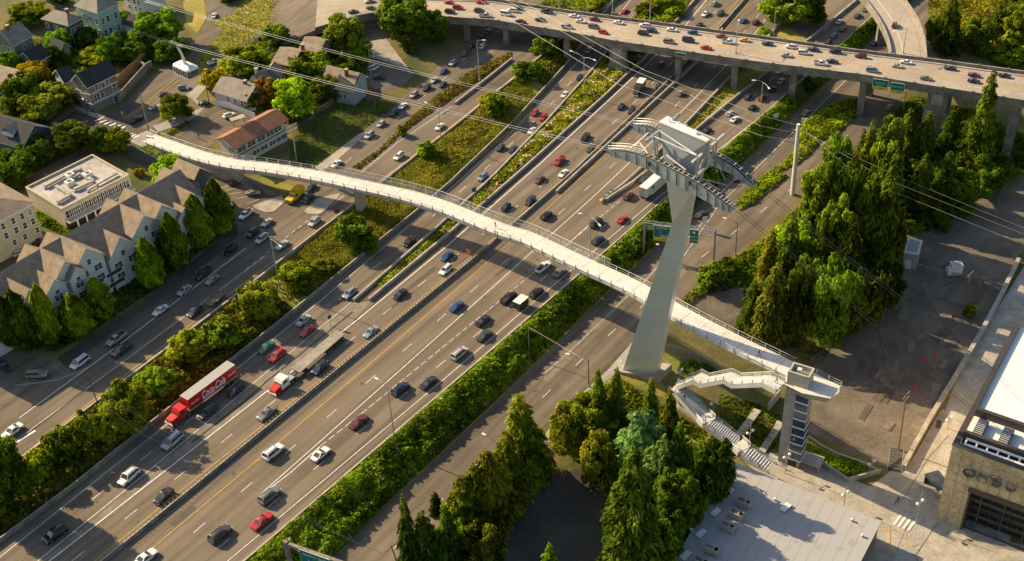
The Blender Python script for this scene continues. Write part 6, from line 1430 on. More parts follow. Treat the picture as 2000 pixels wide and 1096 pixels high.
cz0 = V3(364, 138, CZ-9.5); croot = empty('tram_cabin', tuple(cz0-Vector((0,0,1.5))), crz, 'white and glass aerial tram cabin hanging above the hill street', 'cable car')
def loft(B, secs, m):
    for a, b in zip(secs[:-1], secs[1:]):
        for i in range(len(a)): j = (i+1) % len(a); B.poly([a[i], a[j], b[j], b[i]], m)
    B.poly(secs[0][::-1], m); B.poly(secs[-1], m)
def oval(L_, W_, z, n=24, e=6): return [(L_/2*np.sign(cos(2*pi*k/n))*abs(cos(2*pi*k/n))**(2/e), W_/2*np.sign(sin(2*pi*k/n))*abs(sin(2*pi*k/n))**(2/e), z) for k in range(n)]
B = MB(); loft(B, [oval(5.8,3.2,-.2), oval(7.2,3.9,.5), oval(7.4,4.0,.9)], 'white'); ob('cabin_base', B.mesh('cabin_base', True), croot)
B = MB(); loft(B, [oval(7.3,3.9,.9), oval(7.4,3.95,1.7), oval(6.9,3.6,2.7)], 'winglass')
for k in range(-3, 4): B.beam((k*1.0,-2.0,.9),(k*.95,-1.84,2.7), .1, .06, 'trim'); B.beam((k*1.0,2.0,.9),(k*.95,1.84,2.7), .1, .06, 'trim')
ob('cabin_windows', B.mesh('cabin_windows'), croot)
B = MB(); loft(B, [oval(7.1,3.8,2.68), oval(6.9,3.6,3.05), oval(4.6,1.5,3.7)], 'white'); B.box(.9,-1.2,3.2,1.2,1.2,3.62,'black'); ob('cabin_roof', B.mesh('cabin_roof'), croot)
ti = (Matrix.Translation(croot.location) @ Matrix.Rotation(crz, 4, 'Z')).inverted()
ct = ti @ cab_top
B = MB(); B.tube([(0,0,3.5), (ct.x*.35,ct.y*.2,5), (ct.x*.9,ct.y*.6,8), (ct.x,ct.y,ct.z)], .45, 'white', n=8, r1=.3); ob('hanger_arm', B.mesh('hanger_arm', True), croot)
B = MB(); B.box(ct.x-2.6,ct.y-.5,ct.z-.2,ct.x+2.6,ct.y+.5,ct.z+.15,'steel')
for k in range(8): B.tube([(ct.x-2.4+k*.68,ct.y-.55,ct.z),(ct.x-2.4+k*.68,ct.y+.55,ct.z)], .25, 'steel_dark', n=8)
ob('carriage', B.mesh('carriage'), croot)

# ------------------------------------------------------------------ lamps, poles, wires
def lamp(k, bx_, by_, k2, tx, ty, heads, label, m='pole', grp='street lamps', base_z=None):
    b = G(*c(k, bx_, by_)) if base_z is None else V3(*c(k, bx_, by_), base_z)
    H = Hz(b, c(k2, tx, ty)[1])-b.z
    t = empty('street_lamp', tuple(b), 0, label, 'street lamp', grp)
    top = Vector((0, 0, H))
    B = MB(); B.tube([(0,0,-.3),(0,0,H*.5),top], .15, m, n=8, r1=.09); B.tube([(0,0,-.1),(0,0,.5)], .25, 'concrete', n=8); lsub('pole', B, t)
    for hk, hx_, hy_ in heads:
        hp = c(hk, hx_, hy_); q_ = Vector(P(hp[0], hp[1], b.z+H+.3))-b; dxy = Vector((q_.x, q_.y, 0))
        if dxy.length > 4.5: dxy *= 4.5/dxy.length
        e = top+dxy+Vector((0,0,.4)); B = MB(); B.tube([top-Vector((0,0,.4)), top+dxy*.4+Vector((0,0,.25)), e], .06, m, n=6); lsub('arm', B, t)
        B = MB(); d_ = dxy.normalized(); B.beam(e-d_*.1, e+d_*.85, .34, .18, 'trim'); lsub('lamp_head', B, t)
    return t
lamp('A2',1317,455,'A2',1300,230,[('A2',1335,228)],'grey street lamp by the upper frontage lanes, closest to the overpass')
lamp('A2',1100,790,'A2',1085,615,[('A2',1020,583)],'street lamp with a long arm over the upper frontage lane')
lamp('A3',523,548,'A3',515,320,[('A3',455,292),('A3',575,338)],'double-headed street lamp in the flowering planting strip')
lamp('B3',558,470,'B3',555,205,[('B3',508,197),('B3',628,283)],'street lamp rising behind the footbridge mesh over the right lanes')
lamp('B2',192,615,'B2',135,330,[('B2',215,398)],'tall street lamp on the brushy slope left of the footbridge pier')
lamp('C2',838,410,'C2',798,110,[('C2',745,75)],'street lamp at the edge of the ivy bank by the right lanes')
lamp('A4',8,715,'A4',20,460,[('A4',-15,455),('A4',60,495)],'double-headed street lamp in the ivy right of the ramp lanes')
lamp('A4',88,205,'A4',98,42,[('A4',185,28)],'street lamp beyond the overpass with its arm pointing right')
lamp('A4',818,300,'A4',833,155,[('A4',755,185)],'street lamp at the foot of the curved ramp', base_z=9)
lamp('A4',820,625,'A4',833,515,[('A4',768,512)],'street lamp under the overpass signs beside the side road')
lamp('C2',1424,540,'C2',1415,430,[('C2',1350,388)],'dark street lamp behind the yellow-green conifers', m='steel_dark')
lamp('C3',547,112,'B3',530,1020,[('B3',438,990)],'brown-poled street lamp near the tower casting a thin shadow', m='wood')
lamp('B3',1373,428,'B3',1385,245,[('B3',1322,224)],'dark slim lamp post right of the sign gantry', m='wood')
lamp('A3',1376,300,'A3',1385,150,[('A3',1392,120)],'thin lamp post rising from the near overpass parapet', base_z=9)
lamp('A3',383,45,'A3',383,-90,[('A3',420,-95)],'lamp post on the far overpass parapet, left of three', base_z=9)
lamp('A3',682,78,'A3',682,-70,[('A3',720,-75)],'lamp post on the far overpass parapet, middle of three', base_z=9)
lamp('A3',893,108,'A3',893,-60,[('A3',930,-62)],'lamp post on the far overpass parapet, right of three', base_z=9)
lamp('A1',1045,335,'A1',1040,235,[('A1',1012,212)],'street lamp beside the hill street above the tram cabin')
lamp('A1',1368,138,'A1',1368,78,[('A1',1388,76)],'small street lamp on the dry verge by the upper street')
lamp('A1',497,650,'A1',475,568,[('A1',472,562)],'small lamp on the corner pavement by the tall taupe house', m='steel_dark')
def pole(k, bx_, by_, k2, tx, ty, label, m='wood', r=.17, arms=0, lean=True, name='utility_pole', base_z=None):
    b = G(*c(k, bx_, by_)) if base_z is None else V3(*c(k, bx_, by_), base_z); tp = c(k2, tx, ty); H = Hz(b, tp[1])-b.z
    q_ = Vector(P(tp[0], tp[1], b.z+H))-b; q_ = Vector((max(-2, min(2, q_.x)), max(-2, min(2, q_.y)), H))
    t = empty(name, tuple(b), 0, label, 'utility pole'); B = MB(); B.tube([(0,0,-.5), q_*.5, q_], r, m, n=10, r1=r*.7); lsub('pole', B, t)
    for a_ in range(arms):
        B = MB(); z_ = H-.4-a_*1.3; ax = Vector((Tn[0], Tn[1], 0)) if a_ % 2 == 0 else Vector((Tn[0], Tn[1], 0)); cpt = q_*((z_)/H)
        B.beam(cpt-ax*1.5, cpt+ax*1.5, .15, .15, m)
        for s_ in (-1.3,-.7,.7,1.3): B.tube([cpt+ax*s_, cpt+ax*s_+Vector((0,0,.3))], .07, 'concrete', n=6)
        lsub('crossarm', B, t)
    return t
pole('A1',838,738,'A1',788,525,'grey wooden utility pole at the crosswalk by the bridge landing', 'concrete_dark', .2)
pole('A1',1178,580,'A1',1143,385,'dark utility pole beside the yellow bush', 'wood', .13)
pole('A1',172,840,'A1',148,742,'utility pole with crossarms above the row of dark trees', 'concrete_dark', .15, 2)
pole('A2',285,912,'A2',262,700,'pale utility pole with crossarms standing right of the motel', 'concrete', .2, 2)
pole('A2',712,505,'A2',690,245,'brown utility pole at the shaded driveway', 'wood', .17, 1)
pole('A4',195,1096,'A4',230,700,'big bare steel pole carrying wires beside the side road', 'pole_pale', .6, 0)
pole('C4',793,468,'C4',838,155,'wooden utility pole with yellow crossarms in the sunlit patch of lot', 'wood', .16, 2)
pole('B4',1155,765,'B4',1200,528,'wooden utility pole with signs by the waterfront wall, left of two', 'wood', .17, 1)
pole('B4',1222,752,'B4',1257,550,'wooden utility pole by the waterfront wall, right of two', 'wood', .17)
pole('B4',757,612,'B4',780,452,'thin white post with a red tip in the shaded yard', 'trim', .1)
pole('C1',552,212,'C1',490,42,'thin dark pole beside the frontage road barrier', 'steel_dark', .12)
pole('B3',213,985,'B3',208,832,'thin grey post rising from the ivy bank', 'concrete_dark', .1)
pole('px',803,1180,'C2',800,1008,'dark utility pole with crossarm at the bottom picture edge', 'wood', .17, 1, base_z=-3.4)
pole('C1',-6,-300,'C1',-10,-420,'utility pole outside the frame', 'wood') if False else None
p = c('C2',720,1038); b = G(742, 1180); 
def wire(label, pts, r=.04, m='concrete'): return rope('power_line', label, pts, r, m, 'cable', 'overhead wires')
sp = G(*c('A4',195,1096)); spH = Hz(sp, c('A4',230,700)[1])
def lift(k, x, y, z): return V3(*c(k, x, y), z)
for n_, (q0, q1, q2, q3) in enumerate(((('A3',-60,8),('A3',700,470),('A4',20,765),('A4',212,822)), (('A3',10,-40),('A3',740,370),('A4',15,710),('A4',212,755)), (('A3',120,-20),('A3',860,395),('A4',20,652),('A4',225,712)))):
    pole_top = Vector((sp.x, sp.y, spH-2.2*(2-n_)-.4)); wire(['lowest of the three bright wires reaching the big steel pole','middle of the three bright wires reaching the big steel pole','highest of the three bright wires reaching the big steel pole'][n_], [lift(*q0, 27), lift(*q1, 22.5), lift(*q2, 18.5), pole_top], .035, 'trim')
for n_, (a_, b_) in enumerate(((('B4',570,-10),('B4',1560,395)), (('B4',700,-10),('B4',1560,335)), (('B4',800,-10),('B4',1560,300)))):
    wire(['lower of three wires crossing the eastern conifers','middle of three wires crossing the eastern conifers','upper of three wires crossing the eastern conifers'][n_], [Vector((sp.x, sp.y, spH-.4-n_*.7)), lift(*a_, 15.5), lift(*b_, 12)], .025, 'concrete')
for n_, (a_, m_, b_) in enumerate(((('C1',330,-10),('C1',860,330),('C1',1500,640)), (('C1',300,-10),('C1',800,380),('C1',1500,720)))):
    wire(['upper of two thin dark wires over the bottom left lanes','lower of two thin dark wires over the bottom left lanes'][n_], [lift(*a_, 11), lift(*m_, 10), lift(*b_, 10), lift('C2', 240, 810, 9.5) if n_ == 0 else lift('C2',240,830,9), lift('C2',780,1060,8)], .022, 'steel_dark')
wire('thin cable running from the post in the ivy to the street lamp', [lift('B3',208,832,2), lift('B3',400,945,6), lift('C3',535,-30,8)], .03)
wire('thin cable in front of the white row houses', [lift('B1',70,920,7), lift('B1',400,740,8), lift('B1',760,465,9.5)], .03)
# globe lamps
def globe(k, bx_, by_, ty, label, sc=1.0):
    b = G(*c(k, bx_, by_)); H = min(9, Hz(b, c(k, bx_, ty)[1])-b.z); t = empty('globe_lamp', tuple(b), .6, label, 'globe lamp', 'twin-globe lamps')
    B = MB(); B.tube([(0,0,-1),(0,0,H)], .11, 'pole', n=8, r1=.06); lsub('pole', B, t)
    B = MB(); B.beam((-.75,0,H*.62),(.75,0,H*.62), .07, .07, 'pole'); lsub('arm', B, t)
    for s_ in (-1, 1): B = MB(); B.ball((.75*s_,0,H*.62+.35), .33, 'sign_w', n=10); lsub('globe', B, t)
globe('Z2',138,385,185,'twin-globe lamp at the top of the lower stairs'); globe('Z2',400,615,430,'twin-globe lamp at the first landing of the lower stairs')
globe('Z2',675,850,650,'twin-globe lamp at the second landing of the lower stairs'); globe('Z2',952,1035,835,'twin-globe lamp in front of the lift tower foot')
globe('C4',628,618,505,'twin-globe lamp at the corner of the plaza hedge'); globe('C4',482,795,678,'twin-globe lamp at the edge of the pale warehouse roof'); globe('C4',890,885,700,'large twin-globe lamp beside the tram lane near the sandstone building')
globe('C4',1068,350,270,'twin-globe lamp standing where the tram lane turns')
# ------------------------------------------------------------------ signs
def text_mesh(txt, size, m, shear=0, bold=0):
    cu = bpy.data.curves.new('lettering', 'FONT'); cu.body = txt; cu.size = size; cu.shear = shear; cu.offset = bold; cu.align_x = 'CENTER'; cu.extrude = .01; cu.resolution_u = 2
    o = bpy.data.objects.new('tmp', cu); COL.objects.link(o); dg = bpy.context.evaluated_depsgraph_get(); dg.update()
    me = bpy.data.meshes.new_from_object(o.evaluated_get(dg)); bpy.data.objects.remove(o); me.materials.clear(); me.materials.append(M[m]); return me
def put_text(txt, size, m, parent, x, y, z, shear=0, bold=0, name='lettering'):
    o = ob(name, text_mesh(txt, size, m, shear, bold), parent, (x, y, z)); o.rotation_euler = (pi/2, 0, 0); return o
def panel(parent, x0, x1, z0, z1, m='sign', y=0, edge='sign_w'):
    B = MB(); B.box(x0,y,z0,x1,y+.08,z1,edge); B.box(x0+.08,y-.02,z0+.08,x1-.08,y,z1-.08,m); return ob('sign_panel', B.mesh('sign_panel'), parent)
def gantry(L_, R_, top_L, label):
    a = G(*L_); b = G(*R_); d_ = Vector((b.x-a.x, b.y-a.y)); W = d_.length; rz = atan2(d_.y, d_.x); H = Hz(a, top_L)-a.z
    t = empty('sign_gantry', tuple(a), rz, label, 'sign gantry')
    for x in (0, W):
        B = MB(); B.box(x-.2,-.6,-1,x+.15,-.3,H,'steel'); B.box(x-.2,.3,-1,x+.15,.6,H,'steel'); 
        for k in range(6): B.beam((x,-.45,H*k/6),(x,.45,H*(k+1)/6), .08, .08, 'steel')
        lsub('gantry_post', B, t)
    B = MB(); n_ = int(W/1.4)
    for z_ in (H, H-1.5):
        for y in (-.5, .5): B.beam((0,y,z_),(W,y,z_), .12, .12, 'steel')
    for k in range(n_):
        x0, x1 = W*k/n_, W*(k+1)/n_; s_ = k % 2
        for y in (-.5, .5): B.beam((x0,y,H-1.5*s_),(x1,y,H-1.5*(1-s_)), .07, .07, 'steel')
        B.beam((x0,-.5,H),(x1,.5,H), .06, .06, 'steel')
    lsub('truss', B, t); return t, W, H
t, W, H = gantry(c('B3',858,412), c('B3',1252,470), c('B3',855,240)[1], 'sign gantry over the east side road with green direction signs')
panel(t, 2.3, 8.2, H-3.4, H-.1, y=-.75); panel(t, 2.3, 8.2, H-4.4, H-3.42, 'sign_y', y=-.75, edge='sign_y')
put_text('NORTH  EAST', .75, 'sign_w', t, 5.25, -.79, H-.95); put_text('Seattle', 1.0, 'sign_w', t, 5.25, -.79, H-3.1); put_text('EXIT ONLY', .5, 'black', t, 5.6, -.79, H-4.1)
for x, m, n_ in ((3.9,'sign_b','5'),(6.6,'sign_b','84')):
    B = MB(); B.box(x-.5,-.80,H-2.1,x+.5,-.775,H-1.2,m); B.box(x-.5,-.82,H-1.42,x+.5,-.801,H-1.2,'red'); ob('shield', B.mesh('shield'), t); put_text(n_, .6, 'sign_w', t, x, -.83, H-2.0)
for x0, x1 in ((W*.52,W*.62),(W*.64,W*.77)):
    panel(t, x0+.1, x1, H-3.9, H-.1, y=-.75)
xm = W*.705; put_text('CITY', .75, 'sign_w', t, xm, -.79, H-2.4); put_text('Center', .75, 'sign_w', t, xm, -.79, H-3.2); B = MB(); B.tube([(xm,-.79,H-.9),(xm,-.82,H-.9)], .35, 'sign_w', n=12); ob('shield', B.mesh('shield'), t); put_text('Br', .75, 'sign_w', t, W*.58, -.79, H-2.2)
for x in (3.5, 6.5, W*.57, W*.66, W*.74): B = MB(); B.beam((x,-.8,H-4.5),(x,-1.9,H-4.6), .08, .08, 'steel'); B.box(x-.35,-2.2,H-4.7,x+.35,-1.8,H-4.5,'trim'); lsub('sign_light', B, t)
# lower left gantry arm
b = V3(578,1150,-2); rzg = atan2(-.45, .89); t = empty('sign_gantry', (b.x, b.y, -3.4), rzg, 'weathered sign gantry post and arm at the bottom picture edge', 'sign gantry'); top = Hz(Vector((b.x,b.y,-3.4)), c('C2',245,985)[1])+3.4
B = MB(); B.box(-.35,-.35,-1,.35,.35,top,'concrete_dark'); lsub('gantry_post', B, t); B = MB(); B.box(.35,-.3,top-.9,14,.3,top-.2,'concrete_dark'); lsub('beam', B, t)
panel(t, 3.0, 9.0, top-4.2, top-.1, y=-.5); panel(t, 3.0, 9.0, top-5.2, top-4.22, 'sign_y', y=-.5, edge='sign_y'); put_text('NORTH  EAST', .75, 'sign_w', t, 6, -.54, top-1.2); put_text('Seattle', 1.0, 'sign_w', t, 6, -.54, top-3.7)
for x, n_ in ((4.7,'5'),(7.3,'84')):
    B = MB(); B.box(x-.5,-.55,top-2.4,x+.5,-.525,top-1.5,'sign_b'); ob('shield', B.mesh('shield'), t); put_text(n_, .6, 'sign_w', t, x, -.57, top-2.3)
# signs on the overpass
def osign(k, x0, y0, x1, y1, label, words, yel=True):
    a = V3(*c(k, x0, y0), OZ+1); b2 = V3(*c(k, x1, y0+(x1-x0)*.14), OZ+1); d_ = (b2-a); rz = atan2(d_.y, d_.x); W = hypot(d_.x, d_.y)
    n = Vector((-sin(rz), cos(rz), 0)); a = a-n*.6
    hgt = 3.0 if yel else 1.1; t = empty('overpass_sign', (a.x, a.y, OZ+1-hgt), rz, label, 'road sign', 'green signs on the overpass'); panel(t, 0, W, .8 if yel else 0, hgt)
    if yel: panel(t, 0, W, 0, .78, 'sign_y', edge='sign_y'); put_text('EXIT', .5, 'black', t, W*.6, -.04, .2)
    for i, w_ in enumerate(words): put_text(w_, .62, 'sign_w', t, W/2, -.04, hgt-1.25-i*.75)
    B = MB(); B.beam((W*.3,.1,hgt*.6),(W*.3,.8,hgt*.6), .1, .1, 'steel'); B.beam((W*.7,.1,hgt*.6),(W*.7,.8,hgt*.6), .1, .1, 'steel'); lsub('bracket', B, t)
osign('A4',652,437,740,490,'wide green exit sign with yellow strip on the overpass, left of two', ['Ross Is. Br','Naito'])
osign('A4',755,458,832,503,'green city centre sign with yellow strip on the overpass, right of two', ['City Center'])
osign('A3',1040,288,1100,305,'narrow green sign on the overpass above the median', [], False)
def post_sign(k, bx_, by_, w, h_, ht, label, m, rz=.3, txt=None, post='pole', cat='road sign'):
    b = G(*c(k, bx_, by_)); t = empty('road_sign', tuple(b), rz, label, cat); B = MB(); B.tube([(0,.05,-.3),(0,.05,ht+h_*.6)], .06, post, n=6); lsub('post', B, t)
    B = MB(); B.box(-w/2,-.03,ht,w/2,0,ht+h_,m); ob('sign_panel', B.mesh('sign_panel'), t)
    return t
post_sign('A2',730,612,4.6,3.2,2.6,'grey back of a large road sign on the shaded lawn','steel_dark', .5)
post_sign('B3',1198,292,1.2,2.4,1.8,'orange and white work-zone sign on the side road verge','sign_w', .2)
post_sign('B2',1258,452,1.3,1.3,1.6,'orange diamond work sign on the median beside the bridge','orange', -.6)
post_sign('B2',520,235,1.2,1.2,2.2,'small dark sign back on the wall below the round tree','steel_dark', .4)
post_sign('B2',480,830,.8,1.0,2.2,'small grey sign on the concrete gore','steel_dark', .4)
post_sign('A1',697,672,.8,.8,1.6,'yellow warning sign on the island at the crosswalk','sign_y', -.5)
post_sign('A1',815,402,1.6,1.0,2.0,'small pink and white sign on the retaining wall','sign_w', -.7)
post_sign('A1',1067,550,.9,1.0,2.6,'pale blue sign post on the pavement below the tram cabin','wall_teal', -.7)
post_sign('A4',620,118,1.5,1.5,2.5,'yellow diamond warning sign beside the curved ramp','sign_y', -.4)
post_sign('A4',100,700,1.4,1.2,2.0,'white sign in the ivy below the overpass','sign_w', .2)
post_sign('A4',58,935,1.0,1.6,1.6,'white sign post on the dry tip of the island','sign_w', .2)
post_sign('B2',1290,110,1.3,1.3,2.0,'dark square sign back among the flowering shrubs','steel_dark', .5)
post_sign('C2',1092,470,.5,.5,.5,'small blue marker beside the ivy bank','sign_b', .3) if False else None
for n_, (x, y) in enumerate(((1097,800),(990,1015),(938,1035))):
    b = G(*c('B4', x, y)); B = MB(); B.tube([(0,0,0),(0,0,1.3)], .05, 'steel_dark', n=5); B.box(-.35,-.05,.9,.35,.05,1.7,'red'); tag(ob('marker_flag', B.mesh('marker_flag'), None, b), ['pink-red marker flag in the sunlit patch of the east lot','pink-red marker flag in the shade, right one of the close pair','pink-red marker flag in the shade, left one of the close pair'][n_], 'flag', 'marker flags in the east lot')
b = G(*c('C4',878,142)); B = MB(); B.tube([(0,0,0),(0,0,1.2)], .05, 'steel_dark', n=5); B.box(-.4,-.05,.8,.4,.05,1.5,'red'); tag(ob('marker_flag', B.mesh('marker_flag'), None, b), 'pink-red marker flag beside the yellow crossarms of the pole', 'flag', 'marker flags in the east lot')
# metal steps by the waterfront wall
B = MB(); b = G(*c('C4',770,590)); d_ = G(*c('C4',775,525))-b; 
dn_ = Vector((d_.x, d_.y, 0)).normalized(); sd_ = Vector((-dn_.y, dn_.x, 0))
for k in range(12): p = b+dn_*(k*.42)+Vector((0,0,k*.14+.1)); B.beam(p-sd_*1.3, p+sd_*1.3, .22, .08, 'steel_dark')
for s_ in (-1.3, 1.3): B.beam(b+sd_*s_, b+sd_*s_+dn_*4.8+Vector((0,0,1.7)), .1, .3, 'steel'); B.beam(b+sd_*s_+Vector((0,0,1)), b+sd_*s_+dn_*4.8+Vector((0,0,2.7)), .06, .06, 'steel')
tag(ob('metal_steps', B.mesh('metal_steps')), 'dark metal steps between the plaza and the shaded lot', 'steps')['kind'] = 'thing'
# picnic table, bench
b = G(*c('A1',1345,700)); t = empty('picnic_table', tuple(b), .5, 'pale picnic table with a sunshade beside the motel lot', 'table'); B = MB(); B.box(-2,-1,1.9,2,1,2.05,'concrete'); lsub('table_top', B, t); B = MB(); [B.box(a_-.1,b_-.1,0,a_+.1,b_+.1,1.9,'woodfence') for a_ in (-1.7,1.7) for b_ in (-.8,.8)]; lsub('leg', B, t)
b = G(*c('A1',845,778)); t = empty('bench', tuple(b), -.5, 'pale bench at the top of the bridge landing', 'bench'); B = MB(); B.box(-1,-.25,.4,1,.25,.5,'trim'); lsub('seat', B, t); B = MB(); [B.box(a_-.08,-.2,0,a_+.08,.2,.4,'steel') for a_ in (-.8,.8)]; lsub('leg', B, t)
# ------------------------------------------------------------------ vehicles
def ringsec(x, hw, zl, zb, top): 
    return [(x,-hw*.86,zl),(x,-hw,zl+.18),(x,-hw*1.0,zb-.16),(x,-hw*.93,zb),(x,-hw*.5,top),(x,hw*.5,top),(x,hw*.93,zb),(x,hw*1.0,zb-.16),(x,hw,zl+.18),(x,hw*.86,zl)]
DEF = {  # L, W, H, belt, hoodlen, traillen, windshield run, rear run
 'sedan': (4.75,1.84,1.46,.92,1.30,.90,.75,.75), 'hatchback': (4.25,1.78,1.50,.94,1.05,.12,.80,.45), 'suv': (4.75,1.92,1.78,1.06,1.15,.10,.62,.35),
 'minivan': (5.0,1.98,1.78,1.02,.80,.10,.95,.30), 'van': (5.3,2.0,2.15,1.25,.95,.05,.45,.15), 'pickup': (5.6,1.98,1.82,1.08,1.40,2.15,.55,.22), 'coupe': (4.4,1.8,1.34,.88,1.35,.75,.75,.85)}
VM = {}
def veh_meshes(kind):
    if kind in VM: return VM[kind]
    L_, W, H, bz, hl, tl, wr, rr_ = DEF[kind]; hw = W/2; zl = .24
    xf, xr = L_/2, -L_/2; B = MB()
    nose = .66 if kind in ('sedan','coupe','hatchback') else .8
    st = [ringsec(xr, hw*.84, zl+.12, bz*.86, bz*.9), ringsec(xr+.14, hw*.96, zl, bz*.97, bz), ringsec(xr+tl+rr_, hw, zl, bz, bz+.02), ringsec(0, hw, zl, bz, bz+.02), ringsec(xf-hl-.1, hw, zl, bz, bz+.02), ringsec(xf-hl*.35, hw*.97, zl, bz-.06, bz-.02), ringsec(xf-.16, hw*.9, zl, bz-.2, bz-.15), ringsec(xf, hw*.78, zl+.14, bz*nose-.05, bz*nose)]
    loft(B, st, 'paint')
    xb0, xb1 = xr+tl, xf-hl; t0, t1 = xb0+rr_, xb1-wr; rw = hw*.76; bw = hw*.9
    # roof + pillars
    rz_ = H; B.hexa([(t0,-rw,rz_-.07),(t1,-rw,rz_-.09),(t1,rw,rz_-.09),(t0,rw,rz_-.07)], [(t0+.12,-rw*.86,rz_),(t1-.15,-rw*.86,rz_-.01),(t1-.15,rw*.86,rz_-.01),(t0+.12,rw*.86,rz_)], 'paint')
    for sg in (-1, 1):
        B.beam((xb1,sg*bw,bz),(t1,sg*rw,rz_-.06), .09, .07, 'paint'); B.beam((xb0,sg*bw,bz),(t0,sg*rw,rz_-.06), .16 if kind != 'sedan' else .2, .08, 'paint')
        B.beam(((t0+t1)/2,sg*bw,bz),((t0+t1)/2,sg*rw,rz_-.06), .09, .05, 'black')
        B.box(t1+.25,sg*(bw+.02)-.06 if sg > 0 else -(bw+.16),bz,t1+.42,sg*(bw+.16) if sg > 0 else -(bw+.02)+.06,bz+.16,'paint')
        for xw in (xf-.92, xr+.95): B.tube([(xw,sg*(hw*.70),.33),(xw,sg*(hw+.006),.33)], .40, 'black', n=14)
    if kind == 'pickup':
        B.box(xr+.12,-hw*.78,bz+.021,xb0-.05,hw*.78,bz+.03,'black')
        for q in ((xr+.02,-hw*.93,xr+.12,hw*.93),(xr+.02,-hw*.93,xb0,-hw*.80),(xr+.02,hw*.80,xb0,hw*.93)): B.box(q[0],q[1],bz-.05,q[2],q[3],bz+.14,'paint')
    if kind in ('suv','minivan'):
        for sg in (-1, 1): B.box(t0+.2,sg*rw*.72-.025,rz_+.01,t1-.2,sg*rw*.72+.025,rz_+.06,'black')
    B.box(xf-.05,-hw*.5,.34,xf+.02,hw*.5,.52,'black'); B.box(xr-.02,-hw*.7,.3,xr+.04,hw*.7,.46,'black')
    body = B.mesh('body', True)
    B = MB(); g = .03
    B.hexa([(xb0+g,-bw+g,bz),(xb1-g,-bw+g,bz),(xb1-g,bw-g,bz),(xb0+g,bw-g,bz)], [(t0,-rw+.01,rz_-.07),(t1,-rw+.01,rz_-.07),(t1,rw-.01,rz_-.07),(t0,rw-.01,rz_-.07)], 'glass'); glass = B.mesh('windows')
    B = MB(); B.tube([(0,-.11,0),(0,.11,0)], .33, 'rubber', n=14); B.tube([(0,-.118,0),(0,.118,0)], .2, 'rim', n=10); wheel = B.mesh('wheel')
    B = MB(); B.box(-.16,-.2,-.07,.03,.2,.07,'lamp_w'); hd = B.mesh('headlight'); B = MB(); B.box(-.03,-.16,-.08,.1,.16,.08,'lamp_r'); tl_ = B.mesh('taillight')
    VM[kind] = (body, glass, wheel, hd, tl_, L_, W, bz, nose); return VM[kind]
COLS = {'white': (.78,.78,.76), 'silver': (.45,.46,.46), 'grey': (.16,.165,.17), 'black': (.012,.012,.014), 'dark grey': (.045,.048,.052), 'navy': (.012,.022,.06), 'blue': (.02,.07,.26), 'red': (.5,.015,.02), 'maroon': (.14,.012,.02),
 'dark green': (.012,.05,.035), 'teal': (.02,.17,.15), 'yellow': (.75,.45,.02), 'tan': (.34,.27,.19), 'brown': (.18,.07,.04), 'grey-green': (.16,.2,.17), 'beige': (.42,.37,.29), 'pale blue': (.22,.30,.38), 'orange': (.8,.33,.02)}
PLACE = {'O': 'on the overpass', 'R1': 'on the frontage road', 'R2': 'in the far left highway lanes', 'R3': 'just left of the median', 'R4': 'on the carriageway right of the median', 'R5': 'on the ramp lanes below the overpass', 'R6': 'on the east side road',
 'H': 'near the hill street', 'LOT': 'in the motel parking lot', 'PK': 'in the lot by the frontage road', 'DW': 'in the shaded driveway', 'AP': 'parked behind the row houses', 'CP': 'beneath the flat-roofed block', 'U': 'on the curved street leading to the overpass', 'RP': 'on the curved ramp', 'T': 'on the highway beyond the overpass'}
VEH = []
HDIR = Vector((HD[0], HD[1]))
odir = (far[5]-far[2]).normalized()
def refdir(place, p):
    if place == 'O' or place == 'OL':
        ss = min((k/200*plen(near) for k in range(200)), key=lambda u_: (pat(near, u_)[0]-p).length); return pat(near, ss)[1]
    ln = {'R1': LLL, 'R2': LW, 'R3': LW, 'R4': LE, 'R5': LE, 'R6': LM, 'T': LE}.get(place, LE)
    ss = min((k/300*plen(ln) for k in range(300)), key=lambda u_: (pat(ln, u_)[0]-p).length); return pat(ln, ss)[1]
def car(kind, color, k, x, y, place, d=1, ang=None, z=None, detail=True):
    px, py = c(k, x, y); ks = float(np.interp(py, [150, 330, 600, 700, 880], [.69, .77, .86, .91, 1.0])); bz = .75*ks
    if z is None:
        g = G(px, py, bz)
    else: q = P(px, py, z+bz); g = Vector((q[0], q[1], z))
    if ang is None: t = refdir(place, g.xy)*d; rz = atan2(t.y, t.x)
    else:   # ang given as pixel heading target
        a2 = P(px+ang[0], py+ang[1], g.z+bz); rz = atan2(a2[1]-g.y, a2[0]-g.x)
    body, glass, wheel, hd, tl_, L_, W, bz_, nose = veh_meshes(kind)
    zz = g.z+.055
    nm = {'suv': 'suv', 'pickup': 'pickup_truck', 'coupe': 'coupe'}.get(kind, kind)
    root = empty(nm, (g.x, g.y, zz), rz); root.scale = (ks, ks, ks); col = COLS[color]
    # follow the slope of the road
    if z is None:
        f_ = Vector((cos(rz), sin(rz))); dz = hh(g.x+f_.x*1.5, g.y+f_.y*1.5)-hh(g.x-f_.x*1.5, g.y-f_.y*1.5); root.rotation_euler = (0, -atan2(dz, 3), rz)
    ob('body', body, root, color=col); ob('windows', glass, root)
    for sx in (L_/2-.92, -L_/2+.95):
        for sy in (-1, 1): ob('wheel', wheel, root, (sx, sy*(W/2-.09), .33))
    if detail and py > 330:
        for sy in (-1, 1): ob('headlight', hd, root, (L_/2-.06, sy*W*.33, bz_*nose-.06)); ob('taillight', tl_, root, (-L_/2, sy*W*.36, bz_*.8))
    VEH.append([root, kind, color, place, px, py]); return root
